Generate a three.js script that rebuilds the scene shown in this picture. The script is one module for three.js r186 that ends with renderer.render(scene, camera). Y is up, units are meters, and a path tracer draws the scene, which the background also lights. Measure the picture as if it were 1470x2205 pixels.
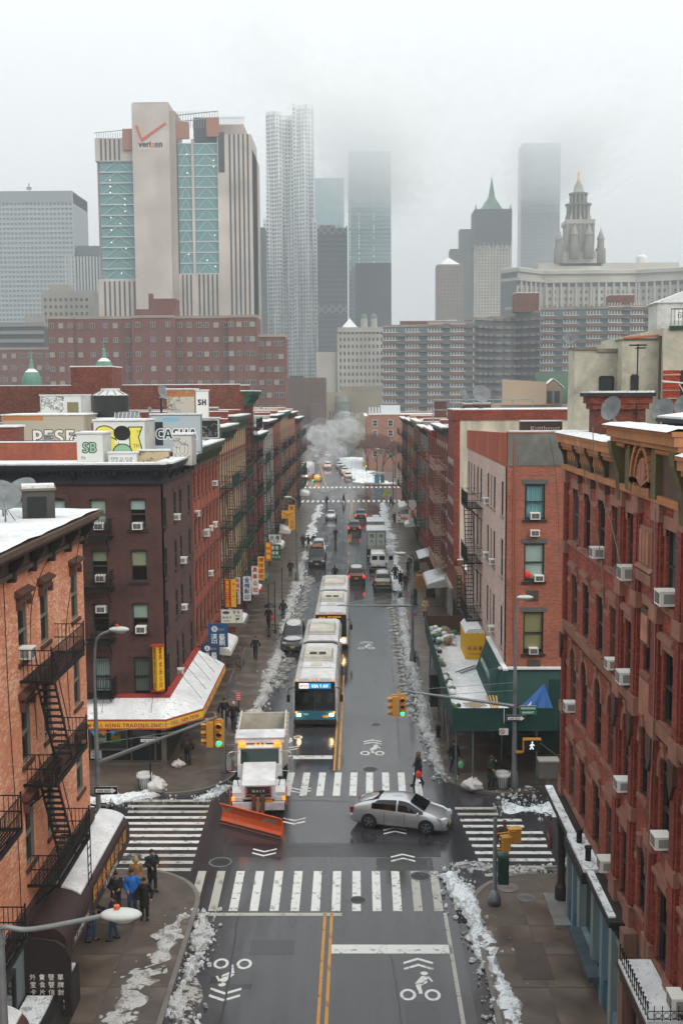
import*as THREE from 'three';
import{mergeGeometries,toCreasedNormals,mergeVertices}from 'three/addons/utils/BufferGeometryUtils.js';

// ---- camera, sky, sun, exposure
const SKY_BASE=.74,SKY_RISE=1.1,FOG_DENSITY=.00048;
const D=Math.PI/180;
const scene=new THREE.Scene();
const renderer=new THREE.WebGLRenderer({antialias:true});
renderer.toneMapping=THREE.LinearToneMapping;
renderer.toneMappingExposure=1.22;
renderer.shadowMap.enabled=true;
const camera=new THREE.PerspectiveCamera(49.35,682/1024,.5,9000);
camera.position.set(0,20,0);
camera.rotation.order='YXZ';
camera.rotation.set(-6.05*D,.88*D,-.35*D);

const hash=(x,y,z=0)=>{let h=Math.imul(x|0,374761393)^ Math.imul(y|0,668265263)^ Math.imul(z|0,2147483647-83492791);h=Math.imul(h ^(h >>> 13),1274126177);return((h ^(h >>> 16))>>> 0)/ 4294967296;};
const sm=(t)=> t*t*(3-2*t),lerp=(a,b,t)=> a +(b-a)*t,clamp=(x,a=0,b=1)=> Math.min(b,Math.max(a,x));
const sstep=(a,b,x)=> sm(clamp((x-a)/(b-a)));
function noise(x,y,px=0,py=0){// value noise; px, py make it tile
const ix=Math.floor(x),iy=Math.floor(y),u=sm(x-ix),v=sm(y-iy),w=(i,p)=>(p?((i % p)+ p)% p:i);
const a=w(ix,px),b=w(ix+1,px),c=w(iy,py),d=w(iy+1,py);
return lerp(lerp(hash(a,c),hash(b,c),u),lerp(hash(a,d),hash(b,d),u),v);
}
function fbm(x,y,n=4,px=0,py=0){let s=0,a=.5,t=0;for(let i=0;i<n;i++){s +=a*noise(x+i*17*(px?0:1),y,px,py);t +=a;a*=.5;x*=2;y*=2;px*=2;py*=2;}return s/t;}
let seed=7;
const rnd=(a=1,b)=>{seed=(seed+0x6d2b79f5)|0;let t=Math.imul(seed ^(seed >>> 15),1|seed);t=(t+Math.imul(t ^(t >>> 7),61|t))^ t;const r=((t ^(t >>> 14))>>> 0)/ 4294967296;return b===undefined?r*a:a+r*(b-a);};
const pick=(a)=> a[Math.floor(rnd(a.length))];

{// overcast sky: the usual rise from horizon to zenith of a clouded sky, with soft cloud texture
const W=512,H=256,d=new Float32Array(W*H*4);
for(let j=0;j<H;j++)for(let i=0;i<W;i++){
const el=((j+.5)/ H-.5)*Math.PI,s=Math.max(0,Math.sin(el)),k=SKY_BASE*(1+SKY_RISE*s);
const n=.95+.1*fbm((i/W)*16,(j/H)*14,4,16,0),o=(j*W+i)*4;
d[o]=k*n*.955;d[o+1]=k*n*1.0;d[o+2]=k*n*1.012;d[o+3]=1;
}
const t=new THREE.DataTexture(d,W,H,THREE.RGBAFormat,THREE.FloatType);
t.mapping=THREE.EquirectangularReflectionMapping;t.magFilter=THREE.LinearFilter;t.needsUpdate=true;
scene.background=t;scene.environment=t;
}
const sun=new THREE.DirectionalLight(0xfff4e6,1.5);
sun.position.set(75,110,40);sun.target.position.set(0,0,-60);
sun.castShadow=true;sun.shadow.radius=60;sun.shadow.mapSize.set(2048,2048);
Object.assign(sun.shadow.camera,{left:-120,right:120,top:120,bottom:-120,near:1,far:500});
scene.add(sun,sun.target);
scene.fog=new THREE.FogExp2(0xe3e9ec,FOG_DENSITY);

// ---- textures
function tex(w,h,f,srgb=true){
const d=new Uint8Array(w*h*4);
for(let j=0;j<h;j++)for(let i=0;i<w;i++){const c=f(i/w,j/h,i,j),o=(j*w+i)*4;if(typeof c==='number')d[o]=d[o+1]=d[o+2]=clamp(c)*255;else{d[o]=clamp(c[0])*255;d[o+1]=clamp(c[1])*255;d[o+2]=clamp(c[2])*255;}d[o+3]=255;}
const t=new THREE.DataTexture(d,w,h);t.magFilter=THREE.LinearFilter;t.minFilter=THREE.LinearMipmapLinearFilter;t.generateMipmaps=true;t.wrapS=t.wrapT=THREE.RepeatWrapping;if(srgb)t.colorSpace=THREE.SRGBColorSpace;t.needsUpdate=true;return t;
}
const size=(t,sx,sy=sx)=>{t.repeat.set(1/sx,1/sy);return t;};
const mixc=(a,b,t)=> [lerp(a[0],b[0],t),lerp(a[1],b[1],t),lerp(a[2],b[2],t)];
const NB=32,NC=64;// bricks across and courses up a tile of 6.72 x 4.8 m
function brick(u,v){const cy=v*NC,row=Math.floor(cy),cx=u*NB +(row % 2)*.5,col=((Math.floor(cx)% NB)+ NB)% NB,fx=cx-Math.floor(cx),fy=cy-row;const m=fx<.05||fx>.95||fy<.13||fy>.9;return [m,hash(col,row,3),hash(col,row,9)];}
const brickTex=size(tex(1024,1024,(u,v)=>{const [m,a,b]=brick(u,v),n=fbm(u*6,v*6,5,6,6),g=hash(u*1024,v*1024);const k=.62+.3*a+.22*(n-.5)+ .06*g;return m?[.62+.2*n,.6+.2*n,.58+.2*n]:[k,k*(.93+.1*b),k*(.92+.1*b)];}),6.72,4.8);
const brickLight=size(tex(1024,1024,(u,v)=>{const [m,a,b]=brick(u,v),n=fbm(u*5,v*5,5,5,5),k=.7+.2*a+.2*(n-.5);return m?[1,.99,.97]:[k,k*(.96+.06*b),k*(.95+.08*b)];}),6.72,4.8);
const brickBump=size(tex(1024,1024,(u,v)=>{const [m,a]=brick(u,v);return m?.2:.75+.2*a+.05*hash(u*1024,v*1024);},false),6.72,4.8);
const paintedTex=size(tex(1024,1024,(u,v)=>{const [m,a]=brick(u,v),n=fbm(u*4,v*4,6,4,4),s=fbm(u*30,v*4,4,30,4),k=.72+.07*a+.26*(n-.5)+ .14*(s-.5)-(m?.07:0);return [k,k*.985,k*.97];}),6.72,4.8);
const orangeTex=size(tex(1024,1024,(u,v)=>{const [m,a,b]=brick(u,v),n=fbm(u*5,v*4,6,5,4),sp=fbm(u*64,v*90,2,64,90);const lime=sstep(.47,.68,n*.5+sp*.32+b*.2)*.8*(m?.5:1);let c=mixc([.85,.52,.39],[.7,.38,.28],a*.85);c=mixc(c,[.92,.58,.42],b*.4);if(m)c=[.8,.6,.48];return mixc(c,[.93,.76,.63],lime);}),6.72,4.8);
const grunge=size(tex(512,512,(u,v)=>{const n=fbm(u*5,v*5,6,5,5),m=fbm(u*17,v*17,3,17,17);return .68+.32*n+.12*(m-.5);}),5,5);
const streak=size(tex(512,512,(u,v)=>{const n=fbm(u*24,v*3,5,24,3),m=fbm(u*6,v*6,5,6,6),k=.66+.22*n+.2*m;return [k,k*.99,k*.97];}),6,9);
const asphaltTex=size(tex(1024,1024,(u,v)=>{const g=hash(u*1024,v*1024),n=fbm(u*7,v*7,5,7,7),t=fbm(u*40,v*4,3,40,4),c=.33+.1*(n-.5)+ .06*(t-.5)+ .06*(g-.5);return [c,c*.975,c*1.0];}),11,24);
const asphaltRough=size(tex(512,512,(u,v)=>{const n=fbm(u*6,v*5,5,6,5),t=fbm(u*30,v*3,3,30,3);return .05+.2*sstep(.4,.66,n*.65+t*.35);},false),11,24);
const asphaltBump=size(tex(512,512,(u,v)=> .6*hash(u*512,v*512)+ .4*noise(u*128,v*128,128,128),false),2.2,2.2);
const paveTex=size(tex(1024,1024,(u,v)=>{const n=fbm(u*5,v*5,6,5,5),m=fbm(u*23,v*23,4,23,23),g=hash(u*1024,v*1024),crack=Math.abs(fbm(u*4,v*4,5,4,4)- .5)< .0022?.6:1,gum=noise(u*90,v*90,90,90)> .965?.75:1;const c=(.51+.2*(n-.5)+ .12*(m-.5)+ .04*(g-.5))*crack*gum;return [c*1.04,c*.96,c*.9];}),9,9);
const paveRough=size(tex(512,512,(u,v)=> .3+.4*sstep(.38,.62,fbm(u*6,v*6,5,6,6)),false),9,9);
const snowTex=size(tex(512,512,(u,v)=>{const n=fbm(u*9,v*9,5,9,9),g=fbm(u*60,v*60,2,60,60),dirt=sstep(.54,.72,n*.6+g*.5)*.45;return mixc([.94,.95,.955],[.36,.33,.3],dirt);}),3,3);
const slushTex=size(tex(512,512,(u,v)=>{const n=fbm(u*12,v*12,5,12,12),g=fbm(u*70,v*70,2,70,70),t=sstep(.42,.62,n*.7+g*.3);return mixc([.2,.185,.17],[.72,.71,.69],t);}),2.5,2.5);
const fineBump=size(tex(256,256,(u,v)=> fbm(u*32,v*32,3,32,32),false),1,1);

// ---- materials
const mats=new Map();
function M(color,rough=.8,o={}){const k=color + '|' + rough + '|' + Object.entries(o).map(([a,b])=> a +(b?.uuid??b)).join();if(!mats.has(k)){const{phys,...p}=o;const P=phys||'clearcoat' in p||'transmission' in p?THREE.MeshPhysicalMaterial:THREE.MeshStandardMaterial;mats.set(k,new P({color,roughness:rough,...p}));}return mats.get(k);}
const brickM=(c,bump=.006)=> M(c,.9,{map:brickTex,bumpMap:brickBump,bumpScale:bump});
const brickP=(c)=> M(c,.85,{map:paintedTex,bumpMap:brickBump,bumpScale:.006});
const brickL=(c)=> M(c,.9,{map:brickLight,bumpMap:brickBump,bumpScale:.006});
const grungeM=(c,r=.85)=> M(c,r,{map:grunge,bumpMap:fineBump,bumpScale:.002});
const streakM=(c,r=.85)=> M(c,r,{map:streak});
const snowM=M(0xf6f8fa,.85,{map:snowTex,bumpMap:fineBump,bumpScale:.02});
const cleanTex=size(tex(512,512,(u,v)=>{const n=fbm(u*6,v*6,5,6,6),g=fbm(u*48,v*48,3,48,48),k=.84+.2*(n-.35),f=sstep(.66,.74,g*.8+n*.25)*.35;return mixc([k,k*1.008,k*1.015],[.5,.48,.46],f);}),4,4);
const cleanSnow=M(0xffffff,.9,{map:cleanTex,bumpMap:fineBump,bumpScale:.03});
const slushM=M(0xffffff,.5,{map:slushTex,bumpMap:fineBump,bumpScale:.03});
const ironM=M(0x17181a,.55,{metalness:.3}),blackM=M(0x101113,.6),darkM=M(0x1d1e20,.7);
const galvM=M(0x9aa0a3,.5,{metalness:.4,map:grunge}),whiteM=M(0xe4e4df,.45),acM=M(0xe6e4da,.5),chromeM=M(0xc9ccd0,.18,{metalness:.95});
const glassClear=M(0xe6eeee,.03,{transmission:1,thickness:0,ior:1.5});
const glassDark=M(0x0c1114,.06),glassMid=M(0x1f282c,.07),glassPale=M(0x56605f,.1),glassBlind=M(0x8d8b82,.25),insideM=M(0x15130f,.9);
const carGlass=M(0x0a0d0f,.05),rubberM=M(0x121212,.8),rimM=M(0x9da1a5,.3,{metalness:.8});

// ---- geometry collectors
const V=(x,y,z)=> new THREE.Vector3(x,y,z);
const mat4=(x,y,z,rx=0,ry=0,rz=0,s=1)=> new THREE.Matrix4().compose(V(x,y,z),new THREE.Quaternion().setFromEuler(new THREE.Euler(rx,ry,rz)),V(s,s,s));
const UNIT=new THREE.BoxGeometry(1,1,1).toNonIndexed();
class B{
constructor(keepUV=false){this.l=[];this.keep=keepUV;}
add(g,m){g=g.index?g.toNonIndexed():g;if(m)g.applyMatrix4(m);if(!g.attributes.normal)g.computeVertexNormals();for(const k of Object.keys(g.attributes))if(k !=='position'&&k !=='normal'&&k !=='uv')g.deleteAttribute(k);if(!g.attributes.uv)g.setAttribute('uv',new THREE.BufferAttribute(new Float32Array(g.attributes.position.count*2),2));this.l.push(g);return this;}
box(x,y,z,w,h,d,rx=0,ry=0,rz=0){return this.add(UNIT.clone().scale(w,h,d),mat4(x,y,z,rx,ry,rz));}
b2(x0,x1,y0,y1,z0,z1){return this.box((x0+x1)/ 2,(y0+y1)/ 2,(z0+z1)/ 2,Math.abs(x1-x0),Math.abs(y1-y0),Math.abs(z1-z0));}
cyl(x,y,z,rt,rb,h,n=12,rx=0,ry=0,rz=0){return this.add(new THREE.CylinderGeometry(rt,rb,h,n),mat4(x,y,z,rx,ry,rz));}
bar(p,q,r,n=6,r2=r){const a=V(...p),b=V(...q),d=b.clone().sub(a),L=d.length();const g=new THREE.CylinderGeometry(r2,r,L,n);g.applyQuaternion(new THREE.Quaternion().setFromUnitVectors(V(0,1,0),d.normalize()));g.translate((p[0]+q[0])/ 2,(p[1]+q[1])/ 2,(p[2]+q[2])/ 2);return this.add(g);}
beam(p,q,w,h){const a=V(...p),b=V(...q),m=new THREE.Matrix4().lookAt(b,a,Math.abs(b.x-a.x)+ Math.abs(b.z-a.z)< 1e-4?V(1,0,0):V(0,1,0));m.setPosition(a.clone().add(b).multiplyScalar(.5));return this.add(UNIT.clone().scale(w,h,a.distanceTo(b)),m);}
tube(pts,r,n=6,seg=0){return this.add(new THREE.TubeGeometry(new THREE.CatmullRomCurve3(pts.map((p)=> V(...p))),seg||pts.length*5,r,n));}
prism(pts,d,m,bevel=0){const s=new THREE.Shape(pts.map((p)=> new THREE.Vector2(p[0],p[1])));return this.add(new THREE.ExtrudeGeometry(s,{depth:d,bevelEnabled:bevel>0,bevelSize:bevel,bevelThickness:bevel,bevelSegments:2,steps:1}),m);}
sph(x,y,z,r,n=10,sx=1,sy=1,sz=1){return this.add(new THREE.SphereGeometry(r,n,Math.max(6,n*.7)),new THREE.Matrix4().makeTranslation(x,y,z).multiply(new THREE.Matrix4().makeScale(sx,sy,sz)));}
lathe(pts,n=16,m){return this.add(new THREE.LatheGeometry(pts.map((p)=> new THREE.Vector2(p[0],p[1])),n),m);}
geo(){const g=this.l.length===1?this.l[0]:mergeGeometries(this.l);if(!this.keep)metreUV(g);return g;}
}
function metreUV(g){const p=g.attributes.position.array,n=g.attributes.normal.array,uv=new Float32Array((p.length/3)*2);for(let i=0,j=0;i<p.length;i +=3,j +=2){const a=Math.abs(n[i]),b=Math.abs(n[i+1]),c=Math.abs(n[i+2]);if(b>a&&b>c){uv[j]=p[i];uv[j+1]=p[i+2];}else if(a>c){uv[j]=p[i+2];uv[j+1]=p[i+1];}else{uv[j]=p[i];uv[j+1]=p[i+1];}}g.setAttribute('uv',new THREE.BufferAttribute(uv,2));return g;}
const names=new Map();
const numbered=(n)=>{const k=names.get(n)??0;names.set(n,k+1);return k?n + '_' + String(k).padStart(3,'0'):n;};
function mesh(name,b,mat,parent,label){const m=new THREE.Mesh(b instanceof B?b.geo():b,mat);m.name=parent?name:numbered(name);m.castShadow=m.receiveShadow=true;(parent??scene).add(m);if(label)m.userData.label=label;return m;}
function thing(name,label,category,pos=[0,0,0],ry=0,group){const o=new THREE.Group();o.name=numbered(name);o.position.set(...pos);o.rotation.y=ry;o.userData={label,category};if(group)o.userData.group=group;scene.add(o);return o;}
function tag(o,label,category,group,kind){o.userData={label,category};if(group)o.userData.group=group;if(kind)o.userData.kind=kind;return o;}
function struct(o){o.userData.kind='structure';return o;}
function stuff(o,label,category){o.userData.kind='stuff';if(label)Object.assign(o.userData,{label,category});return o;}
function part(name,parent,pos=[0,0,0],ry=0){const o=new THREE.Group();o.name=name;o.position.set(...pos);o.rotation.y=ry;parent.add(o);return o;}
function dup(o,pos,ry,label){const c=o.clone();c.name=numbered(o.name.replace(/_\d{3}$/,''));c.userData={...o.userData};if(label)c.userData.label=label;c.position.set(...pos);if(ry !==undefined)c.rotation.y=ry;scene.add(c);return c;}
const cache=new Map();
const once=(k,f)=>{if(!cache.has(k))cache.set(k,f());return cache.get(k);};
// ---- one canvas that holds all the print; sign() draws into a free rectangle of it and returns where
const AT=2048,atlas=document.createElement('canvas');atlas.width=atlas.height=AT;
const cx=atlas.getContext('2d');cx.fillStyle='#777';cx.fillRect(0,0,AT,AT);
const atlasTex=new THREE.CanvasTexture(atlas);atlasTex.colorSpace=THREE.SRGBColorSpace;atlasTex.magFilter=THREE.LinearFilter;
const printM=new THREE.MeshStandardMaterial({map:atlasTex,roughness:.5}),wallPrintM=new THREE.MeshStandardMaterial({map:atlasTex,roughness:.9});
let ax=2,ay=2,ah=0;
function sign(w,h,draw){if(ax+w+2>AT){ax=2;ay +=ah+3;ah=0;}const x=ax,y=ay;ax +=w+3;ah=Math.max(ah,h);if(ay+ah>AT)throw new Error('atlas full');cx.save();cx.beginPath();cx.rect(x,y,w,h);cx.clip();cx.translate(x,y);draw(cx,w,h);cx.restore();return [(x+.5)/ AT,1 -(y+h-.5)/ AT,(x+w-.5)/ AT,1 -(y+.5)/ AT];}
function facePlane(w,h,r,m,seg=1){const g=new THREE.PlaneGeometry(w,h,seg,1),uv=g.attributes.uv;for(let i=0;i<uv.count;i++)uv.setXY(i,lerp(r[0],r[2],uv.getX(i)),lerp(r[1],r[3],uv.getY(i)));return m?g.applyMatrix4(m):g;}
// Chinese characters as strokes on a grid of ten by ten
const JADE=[[.6,1.4,3.6,1.4],[.8,4.4,3.4,4.4],[.4,8,3.8,7.2],[2.1,1.4,2.1,7.6]],WATER=[[.8,1,1.8,2],[.5,3.8,1.5,4.8],[.6,9,2,6]],GRASS=[[1,1.6,9,1.6],[3.4,.6,3.4,2.6],[6.6,.6,6.6,2.6]];
const han={
公:[[4,1,3,4,1,5.5],[6,1,7,4,9.3,5.5],[5,5,2.5,8.8,8,8.3],[6.8,6.8,8.6,9.4]],
司:[[1.5,1.5,8.8,1.5,8.8,9,7.5,8.6],[1.5,3.6,6.8,3.6],[2,5.5,6.2,5.5,6.2,8.3,2,8.3,2,5.5]],
富:[[5,.3,5.2,1.4],[1,3,1,1.8,9,1.8,8.6,3],[3,3.1,7,3.1],[3,4.3,7,4.3,7,5.6,3,5.6,3,4.3],[2,6.5,8,6.5,8,9.6,2,9.6,2,6.5],[2,8,8,8],[5,6.5,5,9.6]],
興:[[2,1,2,6],[2,1,3.4,1],[2,3,3.4,3],[4,1,6,1,6,5,4,5,4,1],[4.3,3,5.7,3],[8,1,8,6],[6.6,1,8,1],[6.6,3,8,3],[.8,6.3,9.2,6.3],[3.2,7,1.2,9.5],[6.8,7,8.8,9.5]],
食:[[5,.4,1,4],[5,.4,9,4],[3.5,3,6.5,3],[3,4.4,7,4.4,7,6.6,3,6.6],[3,4.4,3,9.5,5,8.5],[5.5,6.8,9,9.5],[8,6.8,6,8]],
品:[[3,.8,7,.8,7,4,3,4,3,.8],[.8,5.4,4.4,5.4,4.4,9.2,.8,9.2,.8,5.4],[5.6,5.4,9.2,5.4,9.2,9.2,5.6,9.2,5.6,5.4]],
美:[[3,.5,3.8,1.8],[7,.5,6.2,1.8],[1.5,2.2,8.5,2.2],[2,3.8,8,3.8],[1,5.3,9,5.3],[5,2.2,5,5.3],[1.2,6.9,8.8,6.9],[5,5.4,4.6,7.2,1,9.6],[5,7,9,9.6]],
國:[[1,1,9,1,9,9.4,1,9.4,1,1],[2.2,3,7.8,3],[2.8,4.4,4.6,4.4,4.6,6,2.8,6,2.8,4.4],[2.2,7.6,5,7.2],[5.6,1.8,6.2,6.5,7.8,8.2],[7.6,5,5.6,7.8]],
雲:[[2,1,8,1],[1,4,1,2.4,9,2.4,9,4],[5,1,5,4.8],[2.6,3.4,3.6,3.8],[6.4,3.4,7.4,3.8],[2.4,5.8,7.6,5.8],[1,7.2,9,7.2],[4.6,7.2,2.6,9.4,7.6,9],[6.6,8,8,9.6]],
巴:[[1.5,1.5,8.5,1.5,8.5,5,1.5,5],[5,1.5,5,5],[1.5,1.5,1.5,9,9,9,9,7.5]],
士:[[5,.6,5,9],[1,3.6,9,3.6],[2.2,9,7.8,9]],
福:[[2,.5,2.8,1.5],[.7,2.4,4,2.4,1,6],[2.5,4.2,2.5,9.6],[2.8,4.8,4,6],[4.8,1,9.4,1],[5.4,2.4,8.8,2.4,8.8,4.2,5.4,4.2,5.4,2.4],[5,5.4,9.2,5.4,9.2,9.4,5,9.4,5,5.4],[5,7.4,9.2,7.4],[7.1,5.4,7.1,9.4]],
州:[[1.8,1,1.8,6,.8,9.5],[5,1.2,5,9],[8.2,.8,8.2,9.6],[.6,3.5,1,5],[3.2,3.2,3.8,5],[6.4,3.2,7,5]],
金:[[5,.4,.8,4.4],[5,.4,9.2,4.4],[3,4,7,4],[1.8,5.8,8.2,5.8],[5,4,5,9],[2.8,6.8,3.4,8.2],[7.2,6.8,6.6,8.2],[.8,9.3,9.2,9.3]],
印:[[3.8,.8,1.4,1.8,1.4,8.2,4.4,7.6],[1.4,4.8,4.4,4.8],[5.8,1.6,9,1.6,9,7.4,7.8,7],[5.8,1.6,5.8,9.6]],
刷:[[1.4,1,5.6,1,5.6,3,1.4,3],[1.4,1,1.4,5,.8,9],[2.2,4.6,5.8,4.6,5.8,8,5,7.8],[2.2,4.6,2.2,8.4],[3.9,3,3.9,9.6],[7.2,2,7.2,6.6],[9,.8,9,9.4,8,9]],
彩:[[4.6,.5,.8,1.4],[1.2,2.2,1.8,3.6],[2.8,2,3.2,3.4],[5,1.8,4.2,3.6],[.8,5,5.6,5],[3.2,3.8,3.2,9.6],[3,5.4,.8,8],[3.4,5.4,5.6,7.6],[8.8,.8,6,3],[9,3.6,6,6],[9.2,6.4,5.8,9.6]],
漢:[...WATER,[3,1.8,9.4,1.8],[5,.6,5,3.2],[7.4,.6,7.4,3.2],[4,3.6,8.4,3.6,8.4,5.4,4,5.4,4,3.6],[3.6,6.8,8.8,6.8],[6.2,3.6,6.2,7,3,9.6],[6.4,7,9.4,9.6]],
藝:[...GRASS,[1,3.8,4.6,3.8],[2.8,2.8,2.8,6.4],[1,5.2,4.6,5.2],[1,6.6,4.6,6.6],[5.2,4,8.4,4,8.4,6.6,9.4,6.4],[6.6,2.8,6.2,6.4],[2,7.6,8,7.6],[1,8.6,9,8.6],[4,8.6,2.6,9.8,7.6,9.6]],
環:[...JADE,[4.4,1,9.4,1,9.4,2.6,4.4,2.6,4.4,1],[6,1,6,2.6],[7.8,1,7.8,2.6],[4.2,3.8,9.6,3.8],[5,4.8,8.8,4.8,8.8,6.2,5,6.2,5,4.8],[6.8,6.2,4,8.6],[5.8,7,5.8,9.6],[7,6.4,9.6,9.4]],
球:[...JADE,[4.2,2.6,9.6,2.6],[6.8,.6,6.8,9.2,6,8.8],[4.6,4,5.8,5.4],[4.2,8,6.4,6],[9,3.8,7.2,5.6],[7,5.6,9.4,8.4],[8.4,.8,9.2,1.8]],
網:[[2.6,.6,1,3,2.6,3.2,.8,5.8,3.8,5.4],[2.2,6,2.2,9.4],[.8,6.8,.6,8.4],[3.4,6.6,3.8,8],[4.8,1,4.8,9.4],[4.8,1,9.4,1,9.4,9.2,8.4,9],[6,2,6.6,3.4],[8.2,2,7.6,3.4],[5.6,4.2,8.6,4.2],[7,3.2,7,4.2],[5.8,5.4,5.8,7.8,8.6,7.8]],
吧:[[.8,2.4,3.6,2.4,3.6,7,.8,7,.8,2.4],[4.8,1.4,9.2,1.4,9.2,5,4.8,5],[7,1.4,7,5],[4.8,1.4,4.8,9,9.6,9,9.6,7.6]],
勇:[[2,1,8,1,5.2,2.6],[3,1.8,5.2,2.8],[2,3.2,8,3.2,8,6.4],[2,3.2,2,6.4],[2,4.8,8,4.8],[5,2.8,5,6.4],[2,6.4,8,6.4],[1,7.8,8.4,7.8,8,9.6,7,9.4],[5,6.6,4.2,8.2,1.2,9.8]],
華:[...GRASS,[2,3.4,8,3.4],[.8,5.2,9.2,5.2],[3.2,3.4,3.2,6.8],[6.8,3.4,6.8,6.8],[2,6.8,8,6.8],[1.4,8.2,8.6,8.2],[5,2.6,5,9.8]],
榜:[[.6,3,4,3],[2.4,.6,2.4,9.6],[2.2,3.4,.6,6.6],[2.6,3.6,3.8,5.4],[4.4,1.8,9.6,1.8],[7,.6,7,1.8],[5.6,2.2,6,3.4],[8.2,2.2,7.8,3.4],[4.4,5,4.4,3.8,9.6,3.8,9.4,5],[4.6,6,9.4,6],[6.8,4.6,6.8,6],[6.4,6,6,8,4.6,9.6],[6.2,7.4,8.8,7.4,8.4,9.4,7.6,9.2]],
利:[[4.6,.6,1,1.8],[.6,3.6,5.4,3.6],[3,1.4,3,9.6],[2.8,3.8,.8,7],[3.2,4,5.2,6],[7,1.8,7,6.6],[9,.6,9,9.4,8,9]],
好:[[2.4,.6,1.2,6,3.8,9],[3.8,2.8,3,6,.8,9.4],[.6,3,4.4,3],[5,1.4,9,1.4,7.2,3.6],[7.2,3.6,7.2,9.4,6,9],[4.6,5.4,9.6,5.4]],
外:[[2.6,.6,.8,4.6],[2,2.4,4.8,2.4,3.6,6,1,9.4],[1.8,4,3.4,5.6],[6.8,.6,6.8,9.6],[6.8,3.6,9,5.4]],
賣:[[2.4,1.2,7.6,1.2],[5,.4,5,2.2],[1.4,2.4,8.6,2.4],[1.8,3.2,8.2,3.2,8.2,4.6,1.8,4.6,1.8,3.2],[2.6,5.4,7.4,5.4,7.4,8.4,2.6,8.4,2.6,5.4],[2.6,6.4,7.4,6.4],[2.6,7.4,7.4,7.4],[3.6,8.6,1.6,9.8],[6.4,8.6,8.4,9.8]],
餐:[[1,1,4.4,1],[2.6,.4,1,3.4],[4.2,1.6,1.4,4],[5.4,1,9,1,5.6,4],[6,1.8,9,4.2],[5,3.4,1,6],[5,3.4,9,6],[3,6,7,6,7,8,3,8],[3,6,3,9.8,5,9.2],[5.4,8,8.6,9.8]],
單:[[1.6,.8,4.2,.8,4.2,2.4,1.6,2.4,1.6,.8],[5.8,.8,8.4,.8,8.4,2.4,5.8,2.4,5.8,.8],[2,3.4,8,3.4,8,6.6,2,6.6,2,3.4],[2,5,8,5],[.8,8,9.2,8],[5,3.4,5,9.8]],
堂:[[5,.4,5,1.8],[2.8,.8,3.4,1.8],[7.2,.8,6.6,1.8],[1,3.4,1,2.2,9,2.2,8.8,3.4],[3,3.6,7,3.6,7,5.4,3,5.4,3,3.6],[2,7,8,7],[5,5.4,5,9.2],[1,9.3,9,9.3]],
牌:[[1.6,.8,1.6,4,.8,9.4],[3.4,.6,3.4,3.6],[1.6,3.6,4.4,3.6],[1.6,5.8,3.6,5.8,3.6,9.4],[5.4,1.4,9,1.4,9,5,5.4,5,5.4,1.4],[5.4,3.2,9,3.2],[7.2,1.4,6.8,5,5,6.8],[4.8,7.6,9.6,7.6],[7.8,5.4,7.8,9.8]],
卡:[[4.6,.6,4.6,4.4],[4.6,2.2,8,2.2],[.8,4.6,9.2,4.6],[4.6,4.6,4.6,9.8],[4.8,6,7.4,7.4]],
片:[[2.6,1,2.6,5,1,9.6],[6,.8,6,3.4],[2.6,3.6,8.8,3.6],[2.6,6,7,6,7,9.6]],
信:[[3,.6,.6,4.6],[2,3.4,2,9.6],[6.6,.6,6.8,1.6],[4,2.4,9.4,2.4],[4.8,3.8,8.6,3.8],[4.8,5.2,8.6,5.2],[4.8,6.6,8.6,6.6,8.6,9.4,4.8,9.4,4.8,6.6]],
封:[[1,2,5,2],[3,.8,3,4.4],[.6,4.4,5.4,4.4],[1,6.6,5,6.6],[3,5,3,8.8],[.6,9.2,5.4,8.6],[5.8,3.4,9.6,3.4],[8.2,.8,8.2,9.2,7.2,8.8],[6.2,5,7,6.4]],
月:[[3,1,3,6,1.4,9.6],[3,1,7.6,1,7.6,9.4,6.4,9],[3,3.8,7.6,3.8],[3,6.4,7.6,6.4]],
喜:[[1.4,1.4,8.6,1.4],[5,.4,5,2.6],[2.2,2.6,7.8,2.6],[2.6,3.6,7.4,3.6,7.4,5,2.6,5,2.6,3.6],[1,6.4,9,6.4],[3.4,5.4,3.8,6.2],[6.6,5.4,6.2,6.2],[2.4,7.4,7.6,7.4,7.6,9.6,2.4,9.6,2.4,7.4]],
台:[[5,.6,2,4,8,3.8],[6.8,2.2,8.4,4.6],[2,5.6,8,5.6,8,9.2,2,9.2,2,5.6]],
灣:[...WATER,[3.4,1,9.4,1],[4.4,2,3.6,4,4.6,4.6],[8.6,2,8,4,9,4.6],[5.4,2.2,7.2,2.2,7.2,4.4,5.4,4.4,5.4,2.2],[3.6,5.8,8.8,5.8,8.6,7.2,3.8,7.2,3.8,8.4,8.8,8.4,8.4,9.8,7.4,9.6]],
大:[[.8,3.4,9.2,3.4],[5,.6,5,3.4,1,9.6],[5,3.6,9,9.6]],
海:[...WATER,[4.6,.6,3.2,3],[4,1.8,9.2,1.8],[4.4,3.4,8.6,3.4,8.2,9,7.4,8.8],[4.4,3.4,3.8,7.6,8.6,7.6],[3,5.4,9.6,5.4],[6.4,3.8,6.8,5],[6.2,6,6.6,7.2]],
蝦:[[1,2.4,4.2,2.4,4.2,5.4,1,5.4,1,2.4],[2.6,.8,2.6,8.6],[.6,9,4.6,8.2],[5.4,1.2,7.2,1.2,7.2,3,5.4,3],[5.4,1.2,5.4,9.6],[5.4,4.8,7,4.8],[7.8,1.2,9.4,1.2,9.4,3,7.8,3],[7.4,5,9.4,5,7.2,9.4],[7.4,6,9.6,9.4]],
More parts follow.
